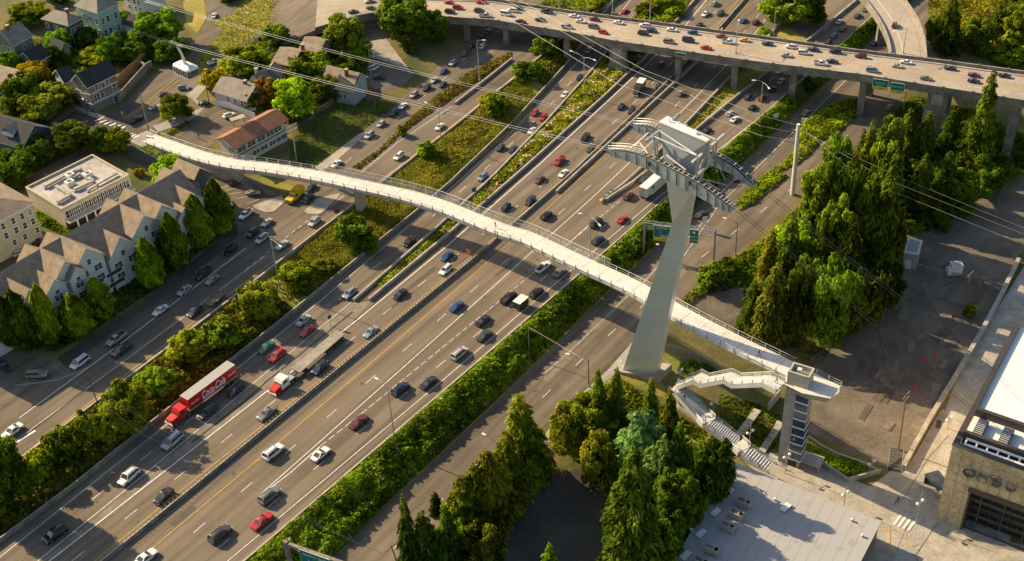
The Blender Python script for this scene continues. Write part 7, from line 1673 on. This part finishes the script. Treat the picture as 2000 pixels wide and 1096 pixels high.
def many(place, d, s, z=None):
    k = None
    for t in s.split(';'):
        t = t.split()
        if not t: continue
        if len(t[0]) == 2 and t[0][0] in 'ABC' and t[0][1].isdigit(): k = t.pop(0)
        x, y = map(float, t[0].split(',')); kind = t[1]; colr = ' '.join(t[2:]); car(kind, colr, k, x, y, place, d, z=z)
many('R1', -1, '''A2 697,762 suv silver; 762,697 hatchback silver; 835,635 suv dark green; 885,597 sedan white; 948,533 suv silver; 1020,495 suv dark grey; 1062,450 sedan silver; 1110,475 sedan dark grey; 1115,400 sedan blue; 1167,355 suv silver; 1235,300 sedan red; 1270,262 sedan dark grey; 1335,262 suv silver; 1330,215 sedan black; 1365,178 sedan grey; 510,922 sedan white; 1092,713 sedan white; 862,880 suv white;
B2 350,110 suv navy; 368,45 sedan dark green; 387,240 suv silver; 205,370 sedan silver; 90,335 suv silver; 38,300 suv dark green; 118,243 coupe silver; B1 1385,197 pickup white; 1300,400 suv black; 1145,532 pickup dark green; 1195,565 sedan tan; 1038,624 sedan silver; 903,737 sedan white; 1098,745 suv dark grey; 655,898 pickup beige; 685,958 pickup dark grey; 450,1030 minivan white; C1 70,360 sedan white''')
many('R2', -1, '''A3 545,285 hatchback silver; 497,434 sedan navy; 412,531 sedan white; 245,634 hatchback red; 293,661 suv red; 227,736 sedan white; 50,832 hatchback dark grey; 123,841 sedan navy; A2 1335,996 suv pale blue; B2 1185,130 sedan grey-green; 922,353 suv black; 587,643 suv pale blue; 325,795 sedan silver; 347,853 sedan red; 115,947 sedan teal; 178,995 suv red;
C1 1170,253 suv dark green; 1325,132 hatchback navy; 970,418 minivan silver; 725,619 suv white; 310,942 suv black''')
many('R3', -1, '''A3 955,368 suv dark grey; 1030,306 sedan silver; 942,481 sedan dark grey; 730,599 sedan navy; 790,621 suv dark grey; 528,775 pickup black; 562,838 sedan dark grey; 383,906 pickup red; 405,976 sedan white; 270,1009 sedan brown; B3 80,156 hatchback navy; 218,121 suv dark grey;
B2 1133,431 sedan blue; 1127,511 suv white; 868,646 sedan black; 705,859 sedan pale blue; 420,1062 suv navy; C2 118,261 sedan grey; C1 920,726 coupe black''')
many('R4', 1, '''A3 1070,523 suv tan; B3 310,204 suv black; 590,246 van dark grey; 738,224 coupe red; 600,343 suv dark grey; 292,495 pickup white; 385,525 sedan grey; 255,640 suv black; 97,668 pickup black; B2 1188,714 sedan blue; 1335,794 sedan black; 1345,879 sedan dark grey; 1203,981 minivan silver;
C2 1030,88 sedan navy; 873,126 suv navy; 637,308 sedan maroon; 422,490 coupe white; 155,480 suv white; 133,726 suv grey; 92,868 sedan red; C1 1240,943 suv dark grey; 820,1075 sedan white; B3 773,92 suv brown''')
many('R5', 1, '''A3 1345,638 hatchback silver; 1370,671 sedan white; 1213,734 sedan black; 1447,544 sedan dark grey; 1470,606 sedan black; A4 125,398 sedan white; 175,408 suv silver; 133,455 sedan silver; 85,502 sedan black; 25,552 suv brown; A3 862,1010 sedan dark grey''')
many('T', 1, '''A4 460,122 sedan silver; 480,163 sedan dark grey; 432,200 suv grey; 397,233 sedan maroon; 563,88 sedan dark grey; 607,50 sedan grey; A3 1420,115 sedan blue; 1490,125 suv maroon; 750,62 sedan red; 1258,20 suv silver''')
many('T', -1, '''A3 1170,140 sedan black; 1207,78 pickup white; 1290,75 suv dark grey''')
many('R6', 1, '''A4 272,634 sedan tan; 745,600 hatchback silver; B3 1180,197 sedan dark grey; A4 655,242 sedan dark grey; A3 1388,1000 sedan maroon; C3 150,228 sedan red''')
many('O', -1, '''A3 310,65 pickup dark grey; 465,88 sedan white; 580,107 sedan maroon; 715,125 sedan white; 865,143 suv white; 1015,165 sedan white; 1133,182 hatchback blue; 1295,203 sedan brown; 1425,223 coupe yellow; 150,45 sedan dark green; 118,57 suv white; A2 1145,12 coupe red; 1325,10 sedan red; 697,5 sedan silver;
A4 55,245 sedan navy; 190,262 suv white; 315,278 sedan navy; 437,290 suv navy; 580,315 suv maroon; 835,348 sedan white; 1085,383 sedan navy; 1390,425 sedan black''', z=9.0)
many('O', 1, '''A3 82,78 van white; 165,120 sedan maroon; 275,110 sedan dark green; 503,118 sedan white; 425,150 minivan silver; 577,150 minivan grey; 630,180 hatchback red; 855,187 suv black; 903,172 sedan dark green; 1000,233 minivan tan; 1110,227 van navy; 1210,268 sedan red; 1335,235 pickup white;
A2 1195,42 suv red; 1150,65 suv black; 1315,60 suv dark grey; 1350,87 pickup silver; A4 260,295 minivan white; 163,310 sedan silver; 420,345 sedan navy; 355,355 pickup white; 645,395 minivan pale blue; 787,370 coupe silver; 948,440 sedan grey-green; 1220,422 sedan maroon; 1218,455 sedan navy''', z=9.0)
for kind, colr, k, x, y, pl, ang in (
 ('sedan','grey-green','A2',337,135,'U',(-30,4)),('sedan','dark grey','A2',235,167,'U',(-30,5)),('sedan','silver','A2',500,88,'U',(30,-12)),('suv','navy','A2',68,228,'U',(-20,14)),
 ('sedan','white','A1',1207,86,'H',(8,-16)),('pickup','white','A1',1205,348,'H',(24,-10)),('suv','pale blue','A1',1035,493,'H',(25,-3)),('suv','maroon','A1',932,536,'H',(25,-3)),('sedan','silver','A1',872,604,'H',(24,-9)),('pickup','black','A1',770,673,'H',(24,-13)),('sedan','white','A1',690,736,'H',(24,6)),
 ('suv','white','A1',1290,649,'LOT',(24,-9)),('sedan','dark green','A1',1147,580,'H',(24,-5)),('sedan','silver','A1',315,704,'H',(20,14)),('sedan','grey-green','A1',1350,284,'H',(24,-6)),
 ('van','white','A2',718,385,'DW',(20,-10)),('suv','dark green','A2',752,437,'DW',(24,-3)),
 ('sedan','tan','B1',1425,76,'PK',(30,-3)),('sedan','maroon','B1',1322,24,'PK',(30,2)),('coupe','white','B1',1285,128,'PK',(12,16)),('suv','tan','C1',205,43,'PK',(30,-2)),('sedan','black','B1',12,1042,'PK',(14,14)),
 ('hatchback','silver','B1',112,412,'AP',(24,-10)),('sedan','black','B1',222,350,'AP',(24,-8)),('sedan','grey','B1',462,208,'CP',(24,6)),('sedan','red','B1',516,190,'CP',(24,6))): car(kind, colr, k, x, y, pl, ang=ang)
for a_ in (('sedan','dark grey','A2',708,45,(30,4)),('sedan','dark green','A2',607,65,(30,-2))): car(*a_[:5], 'U', ang=a_[5], z=9.0)
q_ = rl[12].lerp(rr[12], .5); car('suv','brown','A4',770,140,'RP', ang=(4,-12), z=9.0)

# trucks
def wheels(B_, root, xs, hw, r=.5):
    for x in xs:
        for s_ in (-1, 1):
            B = MB(); B.tube([(x,s_*(hw-.32),r),(x,s_*hw,r)], r, 'rubber', n=14); B.tube([(x,s_*(hw-.05),r),(x,s_*(hw+.02),r)], r*.5, 'rim', n=10); lsub('wheel', B, root)
def cab(root, x0, m, m2=None, conv=True):
    B = MB(); hw = 1.2
    st = [[(x0-2.0,-hw,.7),(x0-2.0,hw,.7),(x0-2.0,hw,2.7),(x0-2.0,-hw,2.7)], [(x0-.3,-hw,.7),(x0-.3,hw,.7),(x0-.3,hw*.95,2.75),(x0-.3,-hw*.95,2.75)], [(x0+.35,-hw,.7),(x0+.35,hw,.7),(x0+.35,hw*.9,1.8),(x0+.35,-hw*.9,1.8)]]
    loft(B, st, m2 or m)
    loft(B, [[(x0+.3,-hw*.85,.55),(x0+.3,hw*.85,.55),(x0+.3,hw*.8,1.75),(x0+.3,-hw*.8,1.75)], [(x0+1.9,-hw*.8,.55),(x0+1.9,hw*.8,.55),(x0+1.9,hw*.7,1.5),(x0+1.9,-hw*.7,1.5)], [(x0+2.15,-hw*.7,.6),(x0+2.15,hw*.7,.6),(x0+2.15,hw*.6,1.3),(x0+2.15,-hw*.6,1.3)]], m)
    for s_ in (-1, 1): B.box(x0+.5,s_*hw-.15 if s_ > 0 else -hw,.4,x0+1.9,hw if s_ > 0 else -hw+.15,1.05,m)
    B.box(x0+2.1,-1.15,.35,x0+2.3,1.15,.7,'trim'); lsub('cab', B, root)
    B = MB(); B.poly([(x0-.27,-1.0,2.55),(x0-.27,1.0,2.55),(x0+.37,1.0,1.85),(x0+.37,-1.0,1.85)], 'glass'); B.box(x0-1.4,-hw-.01,1.7,x0-.3,-hw+.02,2.4,'glass'); B.box(x0-1.4,hw-.02,1.7,x0-.3,hw+.01,2.4,'glass'); lsub('windscreen', B, root)
    for s_ in (-1, 1): B = MB(); B.box(x0+2.12,s_*.85-.15,.85,x0+2.2,s_*.85+.15,1.1,'lamp_w'); lsub('headlight', B, root)
def place_road(k, x, y, place, d, up=1.0):
    g = G(*c(k, x, y), up); t = refdir(place, g.xy)*d; return g, atan2(t.y, t.x)
# red drinks lorry
e0 = G(*c('C1',1040,270)); g, rz = place_road('C1', 1150, 150, 'R2', -1, 1.6)
t = empty('lorry', (g.x, g.y, .05), rz, 'bright red soft drink lorry with white script lettering on its trailer', 'lorry')
TL = 13.2; fx = 5.0  # trailer from fx-TL .. fx
B = MB(); B.box(fx-TL,-1.28,1.15,fx,1.28,3.95,'red'); B.box(fx-TL-.03,-1.3,1.05,fx+.03,1.3,1.17,'trim'); B.box(fx-TL+.05,-1.22,3.95,fx-.05,1.22,4.0,'roof_white')
for k in range(12): B.box(fx-TL+.5+k*1.08,-1.2,4.0,fx-TL+.55+k*1.08,1.2,4.012,'concrete')
tr = lsub('trailer', B, t)
B = MB(); B.box(fx-TL,-.5,.75,fx+4.2,.5,1.05,'steel_dark'); B.box(fx-4,-1.1,.5,fx-3.7,-.9,1.1,'steel_dark'); lsub('chassis', B, t)
cab(t, fx+2.6, 'red'); wheels(None, t, (fx+4.0, fx+.6, fx-1.0+.2, fx-TL+2.6, fx-TL+1.3), 1.25)
for s_, rot in ((1, pi), (-1, 0)):
    o = ob('lettering', text_mesh('Coca-Cola', 2.45, 'sign_w', .35, .045), tr, (fx-TL/2, s_*1.3, 1.75)); o.rotation_euler = (pi/2, 0, rot); o.scale = (.62, 1, 1)
    for xx in (fx-TL+1.5, fx-1.5): o = ob('lettering', text_mesh('Coca-Cola', .8, 'sign_w', .35, .01), tr, (xx, s_*1.3, 2.3)); o.rotation_euler = (pi/2, 0, rot); o.scale = (.62, 1, 1)
    B = MB(); pts = [(fx-TL/2+s_*(-3.1+6.2*k/20), s_*1.3, 1.62+.18*sin(k/20*2*pi)) for k in range(21)]; B.tube(pts, .07, 'sign_w', n=4); lsub('swash', B, tr)
# flatbed truck
g, rz = place_road('B2', 390, 990, 'R3', -1, 1.2)
t = empty('flatbed_truck', (g.x, g.y, .05), rz, 'red and white truck pulling a long empty flatbed trailer', 'lorry')
B = MB(); B.box(-8.5,-1.25,1.2,6.2,1.25,1.45,'concrete')
for k in range(5): B.box(-8.5,-1.1+k*.5,1.45,6.2,-1.0+k*.5,1.47,'gravel')
B.box(-8.5,-.5,.8,6.2,.5,1.2,'steel_dark'); lsub('flatbed', B, t)
B = MB(); B.box(6.0,-.5,.7,13.0,.5,1.0,'steel_dark'); B.box(7.6,-1.0,1.0,9.0,1.0,1.15,'steel'); lsub('chassis', B, t)
cab(t, 11.4, 'red', 'white'); wheels(None, t, (-7.7,-6.6,-5.4,-4.2,-2.9,4.3,7.4,8.6,12.8), 1.25)
B = MB(); B.tube([(9.35,-1.0,1),(9.35,-1.0,3.7)], .09, 'steel', n=8); B.tube([(9.35,1.0,1),(9.35,1.0,3.7)], .09, 'steel', n=8); lsub('exhaust_stack', B, t)
B = MB(); B.box(9.9,-1.22,1.3,10.9,-1.205,1.6,'red'); B.box(9.6,-1.215,1.9,10.1,-1.202,2.3,'red'); lsub('stripe', B, t)
# white semi trailer
g, rz = place_road('A3', 895, 1050, 'R5', 1, 2.2)
t = empty('semi_trailer_truck', (g.x, g.y, .05), rz, 'white semi-trailer truck with a blue logo passing behind the tower', 'lorry')
B = MB(); B.box(-4,-1.3,1.15,10,1.3,4.1,'white'); B.box(-4.03,-1.25,1.2,-4.0,1.25,4.05,'steel'); B.box(-4.06,-.04,1.2,-4.02,.04,4.05,'steel_dark'); t.scale = (.88,)*3; tr = lsub('trailer', B, t)
B = MB()
for s_ in (-1, 1):
    y = s_*1.31; B.poly([(-1.2,y,3.4),(-.1,y,3.5),(-.5,y,2.9),(-1.5,y,2.6)], 'sign_b'); B.poly([(-.6,y,2.8),(.4,y,3.1),(0,y,2.4),(-1.0,y,2.2)], 'sign_b')
lsub('logo', B, tr)
B = MB(); B.box(-3.8,-.5,.7,14,.5,1.1,'steel_dark'); lsub('chassis', B, t); cab(t, 12.8, 'white'); wheels(None, t, (-2.9,-1.7,8.6,9.8,14.2), 1.25)
# box truck, small trailers
g, rz = place_road('A3', 845, 475, 'R3', -1, 1.3)
t = empty('box_truck', (g.x, g.y, .05), rz, 'box truck with a pale roof and dark cab below the overpass', 'truck')
t.scale = (.8,)*3
B = MB(); B.box(-1.6,-1.2,1.0,2.4,1.2,3.2,'wall_taupe'); B.box(-1.65,-1.25,3.2,2.45,1.25,3.3,'roof_bright'); lsub('cargo_box', B, t); cab(t, 4.6, 'black'); wheels(None, t, (-.6,5.4), 1.15, .45)
g, rz = place_road('B3', 165, 700, 'R4', 1, 1.2)
t = empty('cargo_trailer', (g.x, g.y, .05), rz, 'small enclosed trailer with a white roof and dark sides', 'trailer')
B = MB(); B.box(-1.6,-1.0,.5,1.6,1.0,2.3,'black'); B.box(-1.63,-1.03,2.3,1.63,1.03,2.38,'white'); lsub('trailer_box', B, t); B = MB(); B.beam((1.6,0,.55),(3.0,0,.55), .1, .1, 'steel'); lsub('drawbar', B, t); wheels(None, t, (0,), 1.1, .36)
g, rz = place_road('B1', 1212, 670, 'R1', -1, .9)
t = empty('flatbed_trailer', (g.x, g.y, g.z+.05), rz, 'empty wooden flatbed trailer towed behind a dark vehicle', 'trailer')
B = MB(); B.box(-2.6,-1.15,.65,2.6,1.15,.8,'gravel'); B.box(-2.6,-1.2,.8,2.6,-1.1,.95,'wood'); B.box(-2.6,1.1,.8,2.6,1.2,.95,'wood'); lsub('trailer_bed', B, t); B = MB(); B.beam((2.6,0,.6),(4.2,0,.6), .1, .1, 'steel_dark'); lsub('drawbar', B, t); wheels(None, t, (-.8,.3), 1.2, .36)
g, rz = place_road('B2', 275, 92, 'R1', -1, 1.1)
t = empty('utility_truck', (g.x, g.y, g.z+.05), rz, 'orange-yellow utility truck with tall rear cover under the footbridge', 'truck')
paint_y = 'sign_y'; B = MB(); B.box(-3.1,-1.05,.5,1.0,1.05,1.25,paint_y); B.box(-3.1,-1.0,1.25,-.2,1.0,2.5,paint_y); B.hexa([(-.1,-1,1.25),(1.3,-1,1.25),(1.3,1,1.25),(-.1,1,1.25)],[(0,-.9,2.1),(.7,-.9,2.1),(.7,.9,2.1),(0,.9,2.1)],paint_y); B.box(1.0,-1.0,.5,2.8,1.0,1.35,paint_y); B.box(2.8,-1.05,.4,2.95,1.05,.7,'black'); lsub('body', B, t)
B = MB(); B.poly([(.74,-.85,2.02),(1.34,-.92,1.3),(1.34,.92,1.3),(.74,.85,2.02)], 'glass'); B.box(.1,-1.0,1.35,.8,-.93,1.95,'glass'); B.box(.1,.93,1.35,.8,1.0,1.95,'glass'); lsub('windscreen', B, t); wheels(None, t, (-2,2), 1.08, .42)
# cargo on the black suv by the small trailer: red load
def ordinal(n): return ['first','second','third','fourth','fifth','sixth','seventh','eighth','ninth','tenth','eleventh','twelfth','thirteenth','fourteenth','fifteenth','sixteenth','seventeenth','eighteenth','nineteenth','twentieth'][n]
KNM = {'suv': 'sport utility car', 'pickup': 'pickup truck', 'hatchback': 'hatchback', 'sedan': 'sedan', 'minivan': 'minivan', 'van': 'van', 'coupe': 'coupe'}
grp = {}
for v in VEH: grp.setdefault((v[2], v[1], v[3]), []).append(v)
for (colr, kind, pl), vs in grp.items():
    vs.sort(key=lambda v: v[4])
    for i, v in enumerate(vs):
        lab = f'{colr} {KNM[kind]} {PLACE[pl]}'
        if len(vs) > 1:
            tot = {2: 'two', 3: 'three', 4: 'four', 5: 'five', 6: 'six', 7: 'seven'}.get(len(vs), str(len(vs)))
            lab += (', leftmost' if i == 0 else ', rightmost' if i == len(vs)-1 else f', {ordinal(i)} from left')+f' of {tot} such'
        v[0]['label'] = lab; v[0]['category'] = {'pickup': 'pickup truck', 'van': 'van', 'minivan': 'van'}.get(kind, 'car')
        v[0]['group'] = 'vehicles '+PLACE[pl]
# trees
def zone(root):
    x, y = root.location.x, root.location.y; v = x*HD[0]+y*HD[1]; u = x*HN[0]+y*HN[1]
    it = lambda K: float(np.interp(v, K[0], K[1]))
    if v > 322 and u < it(KM): return 'beyond the overpass'
    if u > it(KN)+.5 and u < it(KM): return 'on the side road island'
    if u > it(KM):
        if v < 225: return 'beside the south lot and warehouse'
        return 'between the side road and east lot' if v < 325 else 'on the slope by the overpass end'
    if u > it(KL): return 'on the slope below the frontage road' if u < it(KW) else 'on the highway bank'
    if v < 165: return 'between the row houses and frontage road'
    return 'among the hillside houses'
tg = {}
KT = {'dec': 'broadleaf tree', 'con': 'conifer', 'con2': 'spreading conifer', 'col': 'columnar tree', 'bush': 'bush'}
for r_, kind, col, x, y, lab in TREES: tg.setdefault((colname(kind, col), kind, zone(r_)), []).append((r_, x, y))
for (cn, kind, zn), l in tg.items():
    l.sort(key=lambda q: q[1])
    for i, (r_, x, y) in enumerate(l):
        lab = f'{cn} {KT[kind]} {zn}'
        if len(l) > 1: lab += (', leftmost' if i == 0 else ', rightmost' if i == len(l)-1 else f', {ordinal(i)} from left')
        r_['label'] = lab; r_['group'] = 'trees '+zn if kind != 'bush' else 'bushes '+zn

# ------------------------------------------------------------------ people
def person(p, rz, shirt, label, stride=.28, arms=.2):
    me = bpy.data.meshes.new('person'); J = {'pel': (0,0,.95), 'wst': (0,0,1.1), 'chs': (0,0,1.35), 'nek': (0,0,1.5), 'hd0': (.01,0,1.6), 'hd1': (.01,0,1.72)}
    V_ = [J['pel'], J['wst'], J['chs'], J['nek'], J['hd0'], J['hd1']]; E_ = [(0,1),(1,2),(2,3),(3,4),(4,5)]; Rr = [.14,.13,.16,.06,.09,.095]
    for s_ in (-1, 1):
        b = len(V_); f_ = stride*s_; V_ += [(0,s_*.09,.9),(f_*.5,s_*.1,.5),(f_-(.08 if s_ < 0 else 0),s_*.1,.08),(f_+.14,s_*.1,.03)]; E_ += [(0,b),(b,b+1),(b+1,b+2),(b+2,b+3)]; Rr += [.1,.065,.05,.035]
        b = len(V_); a_ = -arms*s_; V_ += [(0,s_*.19,1.42),(a_*.4,s_*.24,1.15),(a_,s_*.23,.92),(a_+.05,s_*.23,.82)]; E_ += [(2,b),(b,b+1),(b+1,b+2),(b+2,b+3)]; Rr += [.06,.045,.035,.03]
    me.from_pydata(V_, E_, []); o = bpy.data.objects.new('tmp', me); COL.objects.link(o)
    md = o.modifiers.new('s', 'SKIN'); 
    for i, r_ in enumerate(Rr): me.skin_vertices[0].data[i].radius = (r_, r_)
    me.skin_vertices[0].data[0].use_root = True
    sd = o.modifiers.new('d', 'SUBSURF'); sd.levels = 1; sd.render_levels = 1
    dg = bpy.context.evaluated_depsgraph_get(); dg.update(); m2 = bpy.data.meshes.new_from_object(o.evaluated_get(dg)); bpy.data.objects.remove(o)
    m2.materials.clear(); [m2.materials.append(M[k]) for k in ('denim','cloth','skin','black')]
    for f_ in m2.polygons:
        z = f_.center.z; y = abs(f_.center.y); f_.material_index = 0 if z < .98 and y < .2 else (2 if (z < 1.1 and y > .17) or z > 1.47 else 1)
        if z > 1.66 or (z > 1.56 and f_.center.x < -.03): f_.material_index = 3
    q = ob('person', m2, None, p, rz, color=shirt); tag(q, label, 'person', 'pedestrians'); return q
def onbridge(k, x, y):
    px, py = c(k, x, y); best = None
    for i in range(201):
        q, t = pat3(BL*i/200*.999); s_ = V3(px, py, q.z); dd = (s_-q).length
        if best is None or dd < best[0]: best = (dd, s_)
    return best[1]
person(onbridge('B2',1408,275), .5, (.35,.03,.03), 'walker in dark red top near the far rail of the footbridge')
person(onbridge('B2',1405,318), -2.4, (.6,.6,.65), 'walker in a pale top in the middle of the footbridge')
person(onbridge('Z2',752,140), -.8, (.05,.04,.04), 'person in dark clothes walking near the lift tower end of the footbridge')
person(onbridge('Z2',885,345), 2.2, (.6,.6,.62), 'person in a pale top at the head of the upper stairs')
person(N3('Z2',182,478,-2.45), 2.0, (.03,.03,.03), 'person in black climbing the lower stairs')
person(G(*c('A1',1122,782)), 1.0, (.03,.03,.04), 'person in dark clothes crossing the motel parking lot')
p = G(*c('C4',775,775)); person(p+Vector((.6,.3,.05)), .8, (.1,.1,.12), 'person in grey standing with a bicycle on the plaza', stride=.1)
t = empty('bicycle', tuple(p), .9, 'dark bicycle held by the person on the plaza', 'bicycle')
for x in (-.52, .52): B = MB(); B.tube([(x+.33*cos(a_*pi/8),0,.34+.33*sin(a_*pi/8)) for a_ in range(17)], .03, 'black', n=5); lsub('wheel', B, t)
B = MB(); [B.tube(q, .025, 'steel_dark', n=5) for q in ([(-.52,0,.34),(-.1,0,.4),(.4,0,.8),(.52,0,.34)], [(-.1,0,.4),(-.2,0,.9),(.38,0,.85)], [(-.52,0,.34),(-.2,0,.8)], [(.38,0,.85),(.36,0,1.0)])]; lsub('frame', B, t)
B = MB(); B.beam((.36,-.28,1.0),(.36,.28,1.0), .03, .03, 'black'); lsub('handlebar', B, t); B = MB(); B.box(-.32,-.07,.9,-.08,.07,.95,'black'); lsub('saddle', B, t)
# ------------------------------------------------------------------ light and camera
SAZ = radians(123); SEL = radians(31)
w = bpy.data.worlds.new('World'); SC.world = w; w.use_nodes = True
nt = w.node_tree; sky = nt.nodes.new('ShaderNodeTexSky'); sky.sky_type = 'NISHITA'; sky.sun_disc = False
sky.sun_elevation = SEL
tosun = Vector((-sin(SAZ)*cos(SEL), -cos(SAZ)*cos(SEL), sin(SEL)))
sky.sun_rotation = atan2(tosun.x, tosun.y); sky.air_density = 1.3; sky.dust_density = 2
bg = nt.nodes['Background']; nt.links.new(sky.outputs[0], bg.inputs['Color']); bg.inputs['Strength'].default_value = .082
sl = bpy.data.lights.new('sun', 'SUN'); sl.energy = 5.0; sl.angle = radians(.5); sl.color = (1, .78, .47)
so = bpy.data.objects.new('sun', sl); COL.objects.link(so); so.rotation_euler = tosun.to_track_quat('Z', 'Y').to_euler(); so.location = (0, 0, 250)
cam = bpy.data.cameras.new('camera'); co = bpy.data.objects.new('camera', cam); COL.objects.link(co)
Rm = Matrix((Rt, Up, -Fw)).transposed().to_4x4(); Rm.translation = Vector(CP); co.matrix_world = Rm
cam.sensor_fit = 'HORIZONTAL'; cam.sensor_width = 36; cam.lens = FPX/2000*36; cam.clip_end = 8000; cam.clip_start = 1
SC.camera = co
SC.view_settings.view_transform = 'Standard'; SC.view_settings.look = 'None'; SC.view_settings.gamma = 1; SC.view_settings.exposure = .70
SC.render.engine = 'CYCLES'; SC.cycles.max_bounces = 5; SC.cycles.transparent_max_bounces = 12
SC.cycles.use_denoising = True
